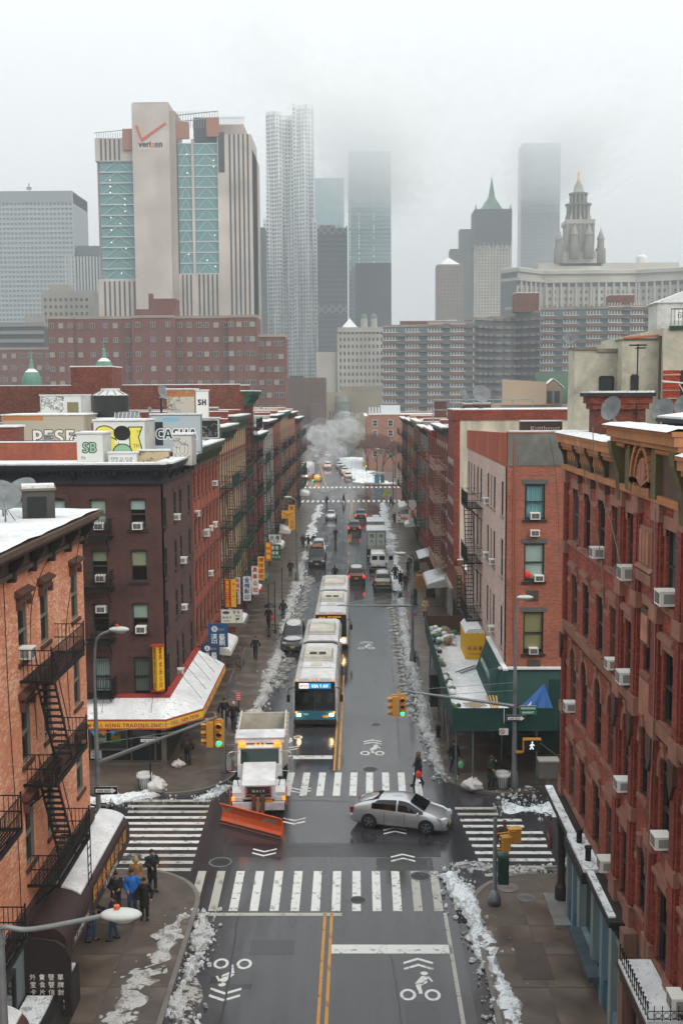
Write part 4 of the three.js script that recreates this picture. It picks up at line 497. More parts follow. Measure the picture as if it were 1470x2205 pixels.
// ---- far left corner: dark brown tenement with black cornice, yellow-fronted grocery below
{
const t=thing('tenement','dark brown corner tenement with heavy black bracketed cornice','building',[-26,0,-58.4]),W=15.6,Dp=11,F=FRONT,S={x:W,z:-.02,ry:Math.PI/2},bm=brickP(0x6e4942),trim=grungeM(0x4d3029),rows=[[12.92,1.62],[10.14,1.66],[7.36,1.58],[3.95,2.08]],cols=[14.35,12.25,10.1,8.1,6.0,3.9];
wall(t,'front_wall',F,W,2.9,15.4,rows.flatMap(([y,h])=> cols.map((c)=> [c-.44,y,.88,h])),bm,.6);
const blinds=[M(0xe4e2d6,.8),M(0xd8cba6,.8),M(0xf0f0ec,.8),M(0xa9a89c,.8)];
rows.forEach(([y,h],r)=> cols.forEach((c,i)=> win(t,F,[c-.44,y,.88,h],{frame:M(0x3a3a38,.6),glass:i<4?glassClear:glassDark,recess:.14,sill:trim,lintel:'seg',lintelM:bm,blind:i<4?pick(blinds):null,blindH:pick([.35,.5,.75,.9]),bars:r===3&&i<2})));
const sc=[1.1,4.35,6.3,9.6];wall(t,'side_wall',S,Dp,2.9,15.4,rows.flatMap(([y,h],r)=> sc.map((c)=> [c-.4,y,.8,h])),bm,.6);
rows.forEach(([y,h])=> sc.forEach((c)=> win(t,S,[c-.4,y,.8,h],{frame:darkM,glass:pick([glassDark,glassMid]),recess:.08,sill:trim,lintel:'flat',lintelM:bm})));
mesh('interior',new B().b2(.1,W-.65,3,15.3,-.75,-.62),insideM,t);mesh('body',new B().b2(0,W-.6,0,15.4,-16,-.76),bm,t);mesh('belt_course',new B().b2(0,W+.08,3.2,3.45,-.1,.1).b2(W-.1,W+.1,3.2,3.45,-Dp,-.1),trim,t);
cornice(t,F,W,15.35,1.05,.75,M(0x1a1b1f,.7),{n:8,split:true,ends:.3});cornice(t,S,Dp,15.35,1.05,.7,M(0x1a1b1f,.7),{n:6,split:true});
mesh('roof',new B().b2(0,W-.1,15.4,15.9,-16,-.2),M(0x3b3a39,.9),t);mesh('roof_snow',new B().b2(.2,W-.3,15.9,15.98,-15.8,-.4),cleanSnow,t);
fireEscape(t,F,8.6,13.0,[12.6,9.85,7.05,4.1],ironM,{proj:.95,near:true,step:.15});
const A=(u,r,l,s=1,f=F)=> acUnit(t,f,u,rows[r][0]+.03,`window air conditioner of the dark brown corner tenement, ${l}`,s);
A(14.35,0,'top floor, window nearest the corner');A(12.3,0,'top floor, second window from the corner');A(12.3,1,'third floor, second window from the corner');A(14.4,2,'second floor, window nearest the corner',1.05);acUnit(t,F,12.3,8.5,'window air conditioner set high in the second floor sash of the dark brown tenement');A(4.35,0,'side wall top floor',.95,S);A(6.3,1,'side wall third floor',1,S);A(6.3,2,'side wall second floor',.9,S);A(4.4,3,'side wall above the shop',.95,S);
// grocery at street level
mesh('shop_wall',new B().b2(0,W,0,2.9,-.6,-.25).b2(W-.35,W,0,2.9,-Dp,-.6),M(0x23211f,.7,{map:grunge}),t);
for(const [a,e] of [[8.4,9.9],[10.0,11.4],[11.5,13.4]]){mesh('shop_window',new B().b2(a,e,.95,2.6,-.25,-.2),M(0x3a4442,.15),t);mesh('window_trim',new B().b2(a-.06,a,.9,2.65,-.25,-.12).b2(e,e+.06,.9,2.65,-.25,-.12).b2(a,e,.86,.95,-.25,-.12),M(0x8a8d8c,.4,{metalness:.5}),t);}
mesh('shop_door',new B().b2(13.7,14.9,.2,2.6,-.25,-.2),glassMid,t);mesh('door_frame',new B().b2(13.6,13.7,.15,2.7,-.25,-.1).b2(14.9,15.0,.15,2.7,-.25,-.1).b2(13.7,14.9,2.6,2.7,-.25,-.1),M(0x55534b,.5),t);
mesh('shop_step',new B().b2(10,W,.1,.28,-.3,.25),grungeM(0x77726c),t);mesh('corner_post',new B().b2(W-.3,W-.05,0,2.9,-.3,-.05),grungeM(0x8b8577),t);
[[9.1,1.9,'#5b1f1c','#d8b08a'],[10.6,1.8,'#d8dde0','#888'],[12.0,1.7,'#e4e6e2','#3a6'],[12.8,1.6,'#2f8a3c','#d5a33a']].forEach(([u,y,c1,c2])=> mesh('poster',facePlane(.6,.75,sign(50,62,(c,w,h)=>{fill(c,c1,w,h);c.fillStyle=c2;c.fillRect(6,26,38,18);txt(c,'SALE',w/2,14,14,c2);}),mat4(u,y,-.19)),printM,t));
[[11.0,'#c44'],[11.7,'#9bc']].forEach(([u,c2])=> mesh('poster',facePlane(.6,.5,sign(46,40,(c,w,h)=>{fill(c,'#e6e6e2',w,h);txt(c,'ATM',w/2,13,15,c2);c.fillStyle=c2;c.fillRect(6,24,34,10);}),mat4(u,.62,-.24)),printM,t));
// wrap-round awning
const a=thing('shop_awning','snow covered awning with yellow fascia wrapping the brown corner shop','awning',[0,0,0]);
const inner=[[-26,-58.3],[-10.3,-58.3],[-10.3,-69.2]],outer=[[-26,-56.6],[-10.1,-56.6],[-8.45,-58.6],[-8.45,-68.6]],y1=3.95,y0=3.1;
const slope=(dy)=>{const v=(p,y)=> [p[0],y+dy,p[1]],q=[],tri=(A,Bq,C)=> q.push(...A,...Bq,...C),I=inner.map((p)=> v(p,y1)),O=outer.map((p)=> v(p,y0));tri(I[0],O[0],O[1]);tri(I[0],O[1],I[1]);tri(I[1],O[1],O[2]);tri(I[1],O[2],O[3]);tri(I[1],O[3],I[2]);const g=new THREE.BufferGeometry();g.setAttribute('position',new THREE.Float32BufferAttribute(q,3));g.computeVertexNormals();return new B().add(g);};
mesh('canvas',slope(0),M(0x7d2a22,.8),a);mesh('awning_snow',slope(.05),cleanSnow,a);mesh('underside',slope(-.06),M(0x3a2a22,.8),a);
mesh('wall_flashing',new B().b2(-26,-10.2,3.92,4.06,-58.35,-58.05).b2(-10.45,-10.1,3.92,4.06,-69.3,-58.1),M(0x9c2f28,.7),a);
const fas=(A,Bp,uv,name)=>{const L=Math.hypot(Bp[0]-A[0],Bp[1]-A[1]),ang=Math.atan2(-(Bp[1]-A[1]),Bp[0]-A[0]);mesh('fascia',new B().beam([A[0],2.86,A[1]],[Bp[0],2.86,Bp[1]],.06,.5),M(0xb8452e,.6),a);mesh('fascia_lettering',facePlane(L,.36,uv,mat4((A[0]+Bp[0])/ 2+Math.sin(ang)*.04,2.87,(A[1]+Bp[1])/ 2+Math.cos(ang)*.04,0,ang,0)),printM,a);};
fas(outer[0],outer[1],sign(1000,26,(c,w,h)=>{fill(c,'#e3b93c',w,h);c.strokeStyle='#a5281c';row(c,'富興公司',620,3,20,27,1);txt(c,'FULL HING TRADING INC.',870,14,20,'#a5281c');}));
fas(outer[1],outer[2],sign(160,26,(c,w,h)=>{fill(c,'#e3b93c',w,h);txt(c,'TEL: 349-7036',w/2,14,19,'#a5281c');}));fas(outer[2],outer[3],sign(300,24,(c,w,h)=>{fill(c,'#d9b24a',w,h);c.strokeStyle='#a5281c';row(c,'富興食品公司',30,3,18,40,1);}));
const ties=new B();for(const [x,z] of [[-13.5,0],[-10.9,0]])ties.bar([x,5.2,-58.35],[x-.05,3.3,-57],.012,4);for(let k=0;k<5;k++)ties.bar([-10.3,5.2,-60.2-k*1.9],[-8.7,3.25,-60.2-k*1.9],.012,4);mesh('tie_rods',ties,ironM,a);
const fl=thing('bunting','blue and orange pennants hanging under the yellow fascia','bunting',[0,0,0]);[[-16.5,0x2c6fae],[-15.9,0x4aa3c7],[-14.6,0x2c6fae],[-13.9,0x35a0c9],[-13.4,0xd4622c],[-12.9,0x2c6fae]].forEach(([x,c])=> mesh('pennant',new B().prism([[-.22,0],[.22,0],[0,-.35]],.01,mat4(x,2.6,-56.65)),M(c,.7),fl));
const ys=thing('vertical_sign','tall yellow three-sided box sign with red characters on the brown corner','sign',[-10.7,4.37,-57.9]);mesh('box',new B().prism([[-.3,.28],[.0,-.28],[.3,.28]],2.4,mat4(0,0,0,-Math.PI/2,0,0)),M(0xd9ab1e,.5),ys);
const face=sign(70,270,(c,w,h)=>{fill(c,'#e6b81f',w,h);c.strokeStyle='#9c2318';column(c,'富興食品公司',16,8,38,43,1.15);});for(const s of [-1,1])mesh('lettering',facePlane(.58,2.32,face,mat4(s*.158,1.2,.006,0,s*1.08,0).premultiply(mat4(0,0,0))),printM,ys);mesh('edge_trim',new B().box(0,2.41,-.08,.66,.04,.62).box(0,-.02,-.08,.66,.04,.62),M(0x9a2a1e,.6),ys);
}
// ---- far right corner: red brick house with pink painted side, sidewalk shed round its foot
{
const t=thing('tenement','red brick corner house with pink painted side and grey and orange parapet','building',[8,0,-60]),W=12,F=FRONT,S={x:0,z:-22,ry:-Math.PI/2},bm=brickL(0xb06c58),pm=brickL(0xe2c8bd),gs=grungeM(0x6f6b67),rows=[[13.19,1.92],[9.8,2.09],[5.79,2.33]];
wall(t,'front_wall',F,W,4.0,16.1,rows.map(([y,h])=> [.95,y,1.1,h]),bm,.6);const cur=[M(0xa9d3d8,.8),null,null],bl=[null,M(0xeeebe4,.8),M(0xd0b482,.8)];
rows.forEach(([y,h],i)=> win(t,F,[.95,y,1.1,h],{frame:M(0x23282a,.5),glass:glassClear,recess:.12,sill:M(0x26282a,.7),lintel:'flat',lintelM:gs,curtainM:cur[i],blind:bl[i],blindH:[0,.94,.9][i]}));
const sc=[[20.1,.8],[16.5,.75],[14.9,.45],[13.3,.8],[9.3,.8],[7.2,.8],[5.0,.7],[3.0,.7],[1.2,.7]];
wall(t,'side_wall',S,21.98,4.0,16.0,rows.flatMap(([y,h])=> sc.map(([c,w])=> [c-w/2,y,w,h])),pm,.6);rows.forEach(([y,h])=> sc.forEach(([c,w])=> win(t,S,[c-w/2,y,w,h],{frame:darkM,glass:glassDark,recess:.08,sill:grungeM(0xc9b9ac)})));
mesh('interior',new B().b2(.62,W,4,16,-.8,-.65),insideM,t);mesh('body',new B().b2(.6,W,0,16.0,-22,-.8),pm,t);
mesh('grey_parapet',new B().b2(.02,W,16.1,17.85,-.4,.04),grungeM(0x80807a),t);mesh('orange_parapet',new B().prism([[.05,16.0],[21.98,16.05],[21.98,17.87],[12,17.6],[.05,17.3]],.35,mat4(-.04,0,-22,0,-Math.PI/2,0).multiply(mat4(0,0,-.35))),streakM(0xb8593a),t);
mesh('parapet_coping',new B().b2(0,W,17.85,17.93,-.45,.07),grungeM(0xb0846a),t);mesh('parapet_snow',new B().b2(.1,W,17.93,17.98,-.4,.02),cleanSnow,t);mesh('roof',new B().b2(.4,W,16,16.6,-22,-.4),M(0x3b3a39,.9),t);mesh('roof_snow',new B().b2(.5,W,16.6,16.68,-21.8,-.5),cleanSnow,t);
fireEscape(t,S,6.3,10.4,[12.63,9.05,5.3],blackM,{proj:1.0,near:true,step:.17,ladder:false});mesh('drain_pipe',new B().tube([[.35,17.8,.06],[.36,12,.06],[.42,8,.06],[.55,4,.06]],.03).tube([[.42,17.4,.06],[.46,12,.06],[.52,8,.06],[.6,4,.06]],.025),M(0xa0614a,.6),t);
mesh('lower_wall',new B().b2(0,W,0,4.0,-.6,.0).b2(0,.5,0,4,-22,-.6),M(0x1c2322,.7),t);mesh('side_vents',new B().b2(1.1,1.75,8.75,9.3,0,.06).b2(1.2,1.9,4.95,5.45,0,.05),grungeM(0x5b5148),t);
const A=(f,u,y,l,s)=> acUnit(t,f,u,y,`window air conditioner of the red corner house, ${l}`,s);
A(F,1.5,13.22,'front top floor under blue curtains',1);A(F,1.75,9.83,'front middle floor beside the red cushion',.95);A(F,1.5,5.82,'front lowest window',.95);acUnit(t,F,1.5,12.3,'pale wall unit below the top front window of the red corner house',.95,.28);A(S,13.3,13.22,'pink side top floor',1);A(S,16.4,9.9,'pink side, above the fire escape end',.9);A(S,13.2,9.85,'pink side middle floor',.9);A(S,16.5,5.85,'pink side lowest row',1);
const cush=thing('cushion','red cushion pressed in the middle front window of the red corner house','cushion',[9.18,9.95,-60.12]);mesh('cover',new B().sph(0,.18,0,.2,12,1,1,.5),M(0xd8321c,.7),cush);
}
{
const g=M(0x0f4a44,.7,{map:grunge}),t=thing('sidewalk_shed','dark green plywood sidewalk shed on steel posts round the red corner house','shed',[0,0,0]),x0=4.7,z0=-55,z1=-78;
const panel=(a,b,y0,y1)=>{const L=Math.hypot(b[0]-a[0],b[1]-a[1]),n=Math.max(1,Math.round(L/2.4));for(let i=0;i<n;i++){const p=[lerp(a[0],b[0],i/n),lerp(a[1],b[1],i/n)],q=[lerp(a[0],b[0],(i+.992)/ n),lerp(a[1],b[1],(i+.992)/ n)];mesh('hoarding_panel',new B().beam([p[0],(y0+y1)/ 2,p[1]],[q[0],(y0+y1)/ 2,q[1]],.04,y1-y0),g,t);}};
panel([x0,z1],[x0,z0],3.1,4.25);panel([x0,z0],[12.5,z0],3.0,4.18);panel([10.1,-58.4],[13,-58.4],3.2,4.78);panel([8.9,-55.9],[13,-55.9],2.0,3.0);
mesh('deck',new B().b2(x0+.05,8.0,3.0,3.15,z1,z0-.05).b2(8.0,13,3.0,3.15,-59.9,z0-.05),M(0x4a3d30,.8),t);
const st=M(0x6c7677,.5,{metalness:.5}),posts=[[4.9,-55.3],[5.75,-54.6-.6],[4.85,-59],[4.85,-63],[4.85,-67],[4.85,-71],[4.85,-75],[7.7,-59],[7.7,-63],[7.7,-67],[7.7,-75],[8.3,-57.6],[9,-55.3],[11.5,-55.3]];for(const [x,z] of posts){const m=mesh('post',once('shedpost',()=> new B().cyl(0,1.55,0,.05,.05,3.0,10).box(0,.06,0,.2,.02,.2).geo()),st,t);m.position.set(x,.1,z);}
const br=new B();for(const z of [-59,-63,-67,-71]){br.bar([4.85,2.9,z],[4.85,.6,z-4],.025);br.bar([4.85,.6,z],[4.85,2.9,z-4],.025);}br.bar([9,2.4,-55.3],[11.5,.5,-55.3],.025).bar([9,.5,-55.3],[11.5,2.4,-55.3],.025).bar([9,1.3,-55.3],[13,1.3,-55.3],.025).bar([4.85,2.95,-55.3],[4.85,2.95,-77],.04);mesh('braces',br,st,t);
{const gg=new THREE.PlaneGeometry(3.2,21,14,60);gg.rotateX(-Math.PI/2);const p=gg.attributes.position;for(let i=0;i<p.count;i++)p.setY(i,.04+.1*fbm(p.getX(i)*1.4,p.getZ(i)*1.4,3));gg.translate(6.35,3.15,-66);gg.computeVertexNormals();mesh('deck_snow',new B().add(gg),cleanSnow,t);}
mesh('far_board',new B().beam([4.75,3.75,-78],[8,3.75,-78],.04,1.1),M(0x5a3d2a,.8),t);
// rubbish on the deck
const rub=new THREE.Group();rub.name='rubbish_bags';stuff(rub,'heap of snow dusted rubbish bags at the far end of the shed deck','rubbish');scene.add(rub);const b1=new B(),b2=new B(),b3=new B(),b4=new B();for(let i=0;i<70;i++){const far=rnd()< .6,x=far?rnd(4.95,6.6):rnd(4.9,5.3),z=far?rnd(-77.5,-72.5):rnd(-72,-57),r=rnd(.14,.32)*(far?1:.7);pick([b1,b1,b1,b2,b3,b4]).sph(x,3.25+r*.6 +(far?rnd(.4):0),z,r,8,rnd(.8,1.3),rnd(.6,.9),rnd(.8,1.3));}mesh('white_bags',b1,M(0xd5d6d2,.5),rub);mesh('black_bags',b2,M(0x1b1c1e,.4),rub);mesh('card_scraps',b3,M(0x8b6a4c,.8),rub);mesh('green_bags',b4,M(0x3f6a4e,.6),rub);
const pl=thing('pallet','wooden pallet lying on the snowy shed deck','pallet',[6.2,3.3,-58.6],.5);for(let i=0;i<5;i++)mesh('slat',new B().box(-.4+i*.2,.06,0,.1,.03,1.0),M(0x8f7a5c,.9),pl);const pl2=thing('plank_bundle','broken planks leaning on the deck beside the green awning','planks',[7.1,3.25,-57.3],.3);for(let i=0;i<4;i++)mesh('plank',new B().box(i*.12-.2,.35,0,.08,1.3,.03,-.5-i*.1,0,.25-i*.15),M(0xb49257,.9),pl2);
const ld=thing('folding_ladder','grey ladder lying on the shed deck snow','ladder',[6.6,3.35,-66.3],.9);mesh('rails',new B().box(0,0,-.2,2.2,.06,.04).box(0,0,.2,2.2,.06,.04),galvM,ld);for(let i=0;i<7;i++)mesh('rung',new B().box(-.9+i*.3,0,0,.04,.03,.4),galvM,ld);
const yb=thing('box_sign','yellow box sign with red characters and snow on top beside the pink wall','sign',[7.3,3.2,-70.5]);mesh('box',new B().b2(-.6,.65,0,1.7,-2.2,1.2),M(0xd9a514,.55),yb);mesh('box_snow',new B().prism([[-.62,0],[.66,0],[.4,.3],[-.4,.26]],3.35,mat4(0,1.7,-2.2)),cleanSnow,yb);mesh('lettering',facePlane(1.15,.8,sign(110,76,(c,w,h)=>{fill(c,'#d9a514',w,h);c.strokeStyle='#8a2a18';row(c,'品品富',10,10,26,32,1.1);txt(c,'212-349-8888',w/2,58,13,'#8a2a18');}),mat4(.02,.6,1.206)),printM,yb);
const aw=thing('shop_awning','dark green sloping awning with white lettering above the shed deck','awning',[0,0,0]);mesh('canvas',new B().prism([[0,3.2],[.85,3.2],[.15,5.15],[0,5.15]],8.3,mat4(7.95,0,-67,0,0,0).multiply(mat4(0,0,0,0,Math.PI,0)).multiply(mat4(0,0,-8.3))),g,aw);mesh('canvas_front',new B().prism([[0,3.2],[.85,3.2],[.15,5.0],[0,5.0]],4.9,mat4(12.0,0,-59.9,0,-Math.PI/2,0)),g,aw);mesh('awning_snow',new B().b2(7.72,7.98,5.15,5.24,-67,-58.8).b2(7.6,12,5.0,5.08,-60,-59.6),cleanSnow,aw);
mesh('lettering',facePlane(6.4,.5,sign(420,34,(c,w,h)=>{fill(c,'#0f4a44',w,h);txt(c,'MARKET RESTAURANT  TEL: 212-608-8899',w/2,h/2,19,'#e8ece8');}),mat4(7.33,4.1,-63.2,0,-Math.PI/2,0,1).multiply(mat4(0,0,0,-.345,0,0))),printM,aw);
const tp=thing('tarpaulin','crumpled blue tarpaulin draped over the shed corner','tarpaulin',[9.2,3.2,-57.4]),tg=new THREE.ConeGeometry(.95,1.6,22,6,true);{const p=tg.attributes.position;for(let i=0;i<p.count;i++){const a=Math.atan2(p.getZ(i),p.getX(i)),k=1+.16*Math.sin(a*7+p.getY(i)*2)+ .1*noise(a*3,p.getY(i)*3);p.setX(i,p.getX(i)*k +(p.getY(i)+ .8)*.3);p.setZ(i,p.getZ(i)*k*.6);}tg.translate(0,.8,0);tg.computeVertexNormals();}mesh('sheet',new B().add(tg),M(0x1d5aa0,.45),tp);mesh('white_corner',new B().prism([[-1.0,0],[-.4,0],[-.2,.8]],.02,mat4(0,0,.55,-.25,0,0)),M(0xd5dde2,.6),tp);
}
// ---- the two rows of tenements down the street
function tenement(o){
const{side,z0,z1,H,label,wallM,trimM,corM,cols,lintel='flat',fe,feM=ironM,ys=[4.4,7.4,10.4,13.4],wh=1.7,ww=.85,shop=0x3a332e,endM,corH=.9,acs=0,glass=[glassDark,glassDark,glassMid,glassPale],stripes,d=16,step=.25,frame=darkM}=o;
const left=side==='L',W=z0-z1,t=thing('tenement',label,'building',left?[o.x??-10.4,0,z0]:[o.x??8,0,z1],left?Math.PI/2:-Math.PI/2),F=FRONT,sp=W/cols,rows=ys.filter((y)=> y+wh<H-corH*.6),holes=[];
for(const y of rows)for(let i=0;i<cols;i++)holes.push([(i+.5)*sp-ww/2,y,ww,wh]);
wall(t,'wall',F,W,3.5,H-.1,holes,wallM,.5);for(const h of holes)win(t,F,h,{frame,glass:pick(glass),recess:.08,sill:trimM,lintel,lintelM:trimM});
mesh('body',new B().b2(0,W,0,H-.1,-d,-.5),endM??wallM,t);roof(t,0,W,d,H-.1,endM??wallM,{par:o.par??.5});
if(corM)cornice(t,F,W,H-corH,corH,o.corP??.65,corM,{});
mesh('shop_wall',new B().b2(0,W,0,3.5,-.5,-.2),M(shop,.6,{map:grunge}),t);const n=Math.max(2,Math.round(W/3.2));for(let i=0;i<n;i++){mesh('shop_window',new B().b2((i*W)/ n+.35,((i+1)*W)/ n-.35,.5,2.5,-.2,-.14),pick([glassMid,glassDark,M(0x4a4336,.2)]),t);mesh('shop_pier',new B().b2((i*W)/ n-.12,(i*W)/ n+.2,0,3.5,-.2,.04),trimM,t);}mesh('shop_lintel',new B().b2(0,W,3.2,3.55,-.1,.22),trimM,t);
if(stripes)for(let i=0;i <=cols;i++)mesh('pier_strip',new B().b2(Math.max(0,i*sp-.16),Math.min(W,i*sp+.16),3.6,H-corH,0,.07),stripes,t);
if(fe)for(const [a,b,fl] of fe)fireEscape(t,F,a*W,b*W,rows.map((y)=> y-.35).reverse(),feM,{proj:1.05,step,flip:fl,rail:.9});
for(let i=0;i<acs;i++){const h=holes[(i*7+3)% holes.length];acUnit(t,F,h[0]+ww/2,h[1]+.02,`small window air conditioner on the ${o.short}, number ${i + 1} from the street end`);}
return t;
}
const cream=grungeM(0xc9b896),greenFE=M(0x14352a,.6),redFE=M(0x8a3020,.6),tanFE=M(0xa98a74,.6);
tenement({side:'L',z0:-69.4,z1:-82,H:16.7,cols:7,label:'orange red tenement with olive green cornice next to the dark brown corner house',wallM:brickP(0xc26a50),trimM:grungeM(0x7a3f33),corM:grungeM(0x4a5238),corH:1.3,lintel:'cap',acs:0,stripes:grungeM(0xb6604a)});
tenement({side:'L',z0:-82,z1:-92,H:17.6,cols:6,label:'cream and red striped tenement with green fire escapes',wallM:brickM(0xa8503c),trimM:grungeM(0x8c3a30),corM:grungeM(0x43503f),corH:1.2,lintel:'cap',stripes:cream,fe:[[.1,.55,false]],feM:greenFE});
tenement({side:'L',z0:-92,z1:-102,H:18.2,cols:6,label:'second cream piered tenement with green fire escapes, left row',wallM:brickM(0x9a4a3a),trimM:grungeM(0x7d352c),corM:grungeM(0x56605c),corH:1.2,lintel:'cap',stripes:cream,fe:[[.2,.75,true]],feM:greenFE});
tenement({side:'L',z0:-102,z1:-111,H:20.3,cols:4,ys:[4.4,7.7,11,14.3,17.2],label:'tallest brick tenement of the left row with bright green cornice',wallM:brickM(0x8d4436),trimM:grungeM(0x5a3a32),corM:grungeM(0x2f6650),corH:1.3,corP:.9,fe:[[.15,.8,false]],endM:brickM(0x86503f),d:26,par:.7});
tenement({side:'L',z0:-111,z1:-122.6,H:16,cols:5,label:'red tenement with dark green cornice below the tallest brick one',wallM:brickM(0xb05a44),trimM:grungeM(0x6d4035),corM:grungeM(0x294a3c),fe:[[.2,.7,false]],feM:greenFE});
tenement({side:'L',z0:-122.6,z1:-136,H:17,cols:5,label:'pale grey tenement with black fire escape in the left row',wallM:grungeM(0xb5b3ac),trimM:grungeM(0x83817c),corM:grungeM(0x4a3c35),fe:[[.15,.6,false]]});
tenement({side:'L',z0:-136,z1:-149,H:17.4,cols:5,label:'brick red tenement behind the pale grey one in the left row',wallM:brickM(0xa95a48),trimM:grungeM(0x8a5c4e),corM:grungeM(0x3a3230),fe:[[.2,.75,true]]});
tenement({side:'L',z0:-149,z1:-166,H:17.6,cols:6,label:'tan tenement with pale green cornice far down the left row',wallM:brickL(0xa88a6c),trimM:grungeM(0x9b8266),corM:grungeM(0x5d8168),fe:[[.1,.4,false],[.6,.9,true]]});
tenement({side:'L',z0:-166,z1:-184,H:17.2,cols:6,label:'salmon brick tenement far down the left row',wallM:brickL(0xb98064),trimM:grungeM(0x9c6f58),corM:grungeM(0x574b44),fe:[[.3,.6,false]]});
tenement({side:'L',z0:-184,z1:-203,H:16,cols:7,label:'last brick tenement of the left row before the second crossing',wallM:brickM(0x9a5a48),trimM:grungeM(0x6d4c42),corM:grungeM(0x3f4a44),fe:[[.2,.5,false],[.6,.9,false]],feM:greenFE});
tenement({side:'R',z0:-82.1,z1:-93.4,H:5.6,cols:4,ys:[],label:'low one storey shop building between red corner house and cream wall',wallM:brickM(0x8c5a48),trimM:grungeM(0x4a4744),shop:0x2a2623});
{const t=tenement({side:'R',z0:-93.5,z1:-99.5,H:17.9,cols:3,label:'tall brick tenement with blank cream side wall and red brick parapet',wallM:brickM(0xa04a38),trimM:grungeM(0xcfc6b6),corM:null,lintel:'eared',endM:streakM(0xd8d0bf),ys:[5.6,9,12.4],par:.01});
mesh('brick_parapet',new B().b2(-.05,6.08,17.75,18.6,-14,.1),brickM(0xa04a38),t);mesh('parapet_snow',new B().b2(-.05,6.08,18.6,18.68,-14,.1),cleanSnow,t);}
tenement({side:'R',z0:-99.5,z1:-114,H:16.9,cols:5,label:'red brick tenement with pale quoins and tan fire escapes',wallM:brickM(0x9e4c3b),trimM:grungeM(0xcbbfae),corM:grungeM(0x6d655c),lintel:'eared',fe:[[.35,.85,true]],feM:tanFE});
tenement({side:'R',z0:-114,z1:-128,H:16.2,cols:5,label:'tenement with bright red fire escapes and red cornice in the right row',wallM:brickM(0xa2503c),trimM:grungeM(0x8f3a2e),corM:M(0xa8402c,.6),fe:[[.3,.85,true]],feM:redFE});
tenement({side:'R',z0:-128,z1:-143,H:16,cols:5,label:'grey green tenement with dark green cornice in the right row',wallM:brickL(0x8f9088),trimM:grungeM(0x77776f),corM:grungeM(0x1f4a34),fe:[[.2,.7,true]],feM:greenFE});
tenement({side:'R',z0:-143,z1:-161,H:16.4,cols:6,label:'tenement with ochre cornice and red fire escapes in the right row',wallM:brickM(0x9a5444),trimM:grungeM(0x8f7a5e),corM:grungeM(0xb59a5e),fe:[[.2,.6,true]],feM:redFE});
tenement({side:'R',z0:-161,z1:-181,H:16,cols:6,label:'tan stucco tenement with black fire escapes far down the right row',wallM:streakM(0xa58f72),trimM:grungeM(0x8b7a64),corM:grungeM(0x4c4640),fe:[[.1,.4,true],[.55,.9,true]]});
tenement({side:'R',z0:-181,z1:-203,H:15.8,cols:7,label:'last dark brick tenement of the right row before the second crossing',wallM:brickM(0x8c4f40),trimM:grungeM(0x5d4038),corM:grungeM(0x35332f),fe:[[.2,.5,true]]});
tenement({side:'R',z0:-290,z1:-330,x:2.2,H:14.2,cols:9,label:'brick apartment house beyond the second crossing behind bare trees',wallM:brickL(0xa87866),trimM:grungeM(0x9b6b58),corM:grungeM(0xb7aa98),d:40,ww:1.1});
{const t=scene.children.at(-1),FE={x:40,z:0,ry:Math.PI/2};for(const y of [3.6,6.3,9,11.6])for(let i=0;i<9;i++)win(t,FE,[1.5+i*4,y,1.3,1.6],{recess:-.05,glass:pick([glassMid,glassPale,glassDark]),frame:whiteM,sill:grungeM(0xb7a08c)});const m=thing('rooftop_plant','white ventilation stacks and screen on the far brick apartment house','vent',[2.2,14.1,-292]);mesh('screen',new B().b2(3.8,8.8,0,2.8,-8,-2),M(0xc9ccce,.6),m);for(let i=0;i<4;i++)mesh('vent_stack',new B().cyl(.8+i*.8,1.2,-2,.22,.22,2.4,10),M(0xc4c8ca,.5),m);}
// air conditioners on the orange red and cream fronts
for(const [z,y,s,l] of [[-70.6,12.3,1,'fifth floor of the orange red tenement near its brown neighbour'],[-74.6,10.5,1.3,'fourth floor, largest box on the orange red tenement'],[-76.8,10.6,1,'fourth floor middle of the orange red tenement'],[-78.9,10.6,1.1,'fourth floor far end of the orange red tenement'],[-79.8,13.5,1,'top floor far end of the orange red tenement'],[-76.4,7.5,1,'third floor of the orange red tenement']]){const t=scene.children.find((o)=> o.userData.label?.startsWith('orange red tenement'));acUnit(t,FRONT,-69.4-z,y,'window air conditioner on the ' + l,s);}
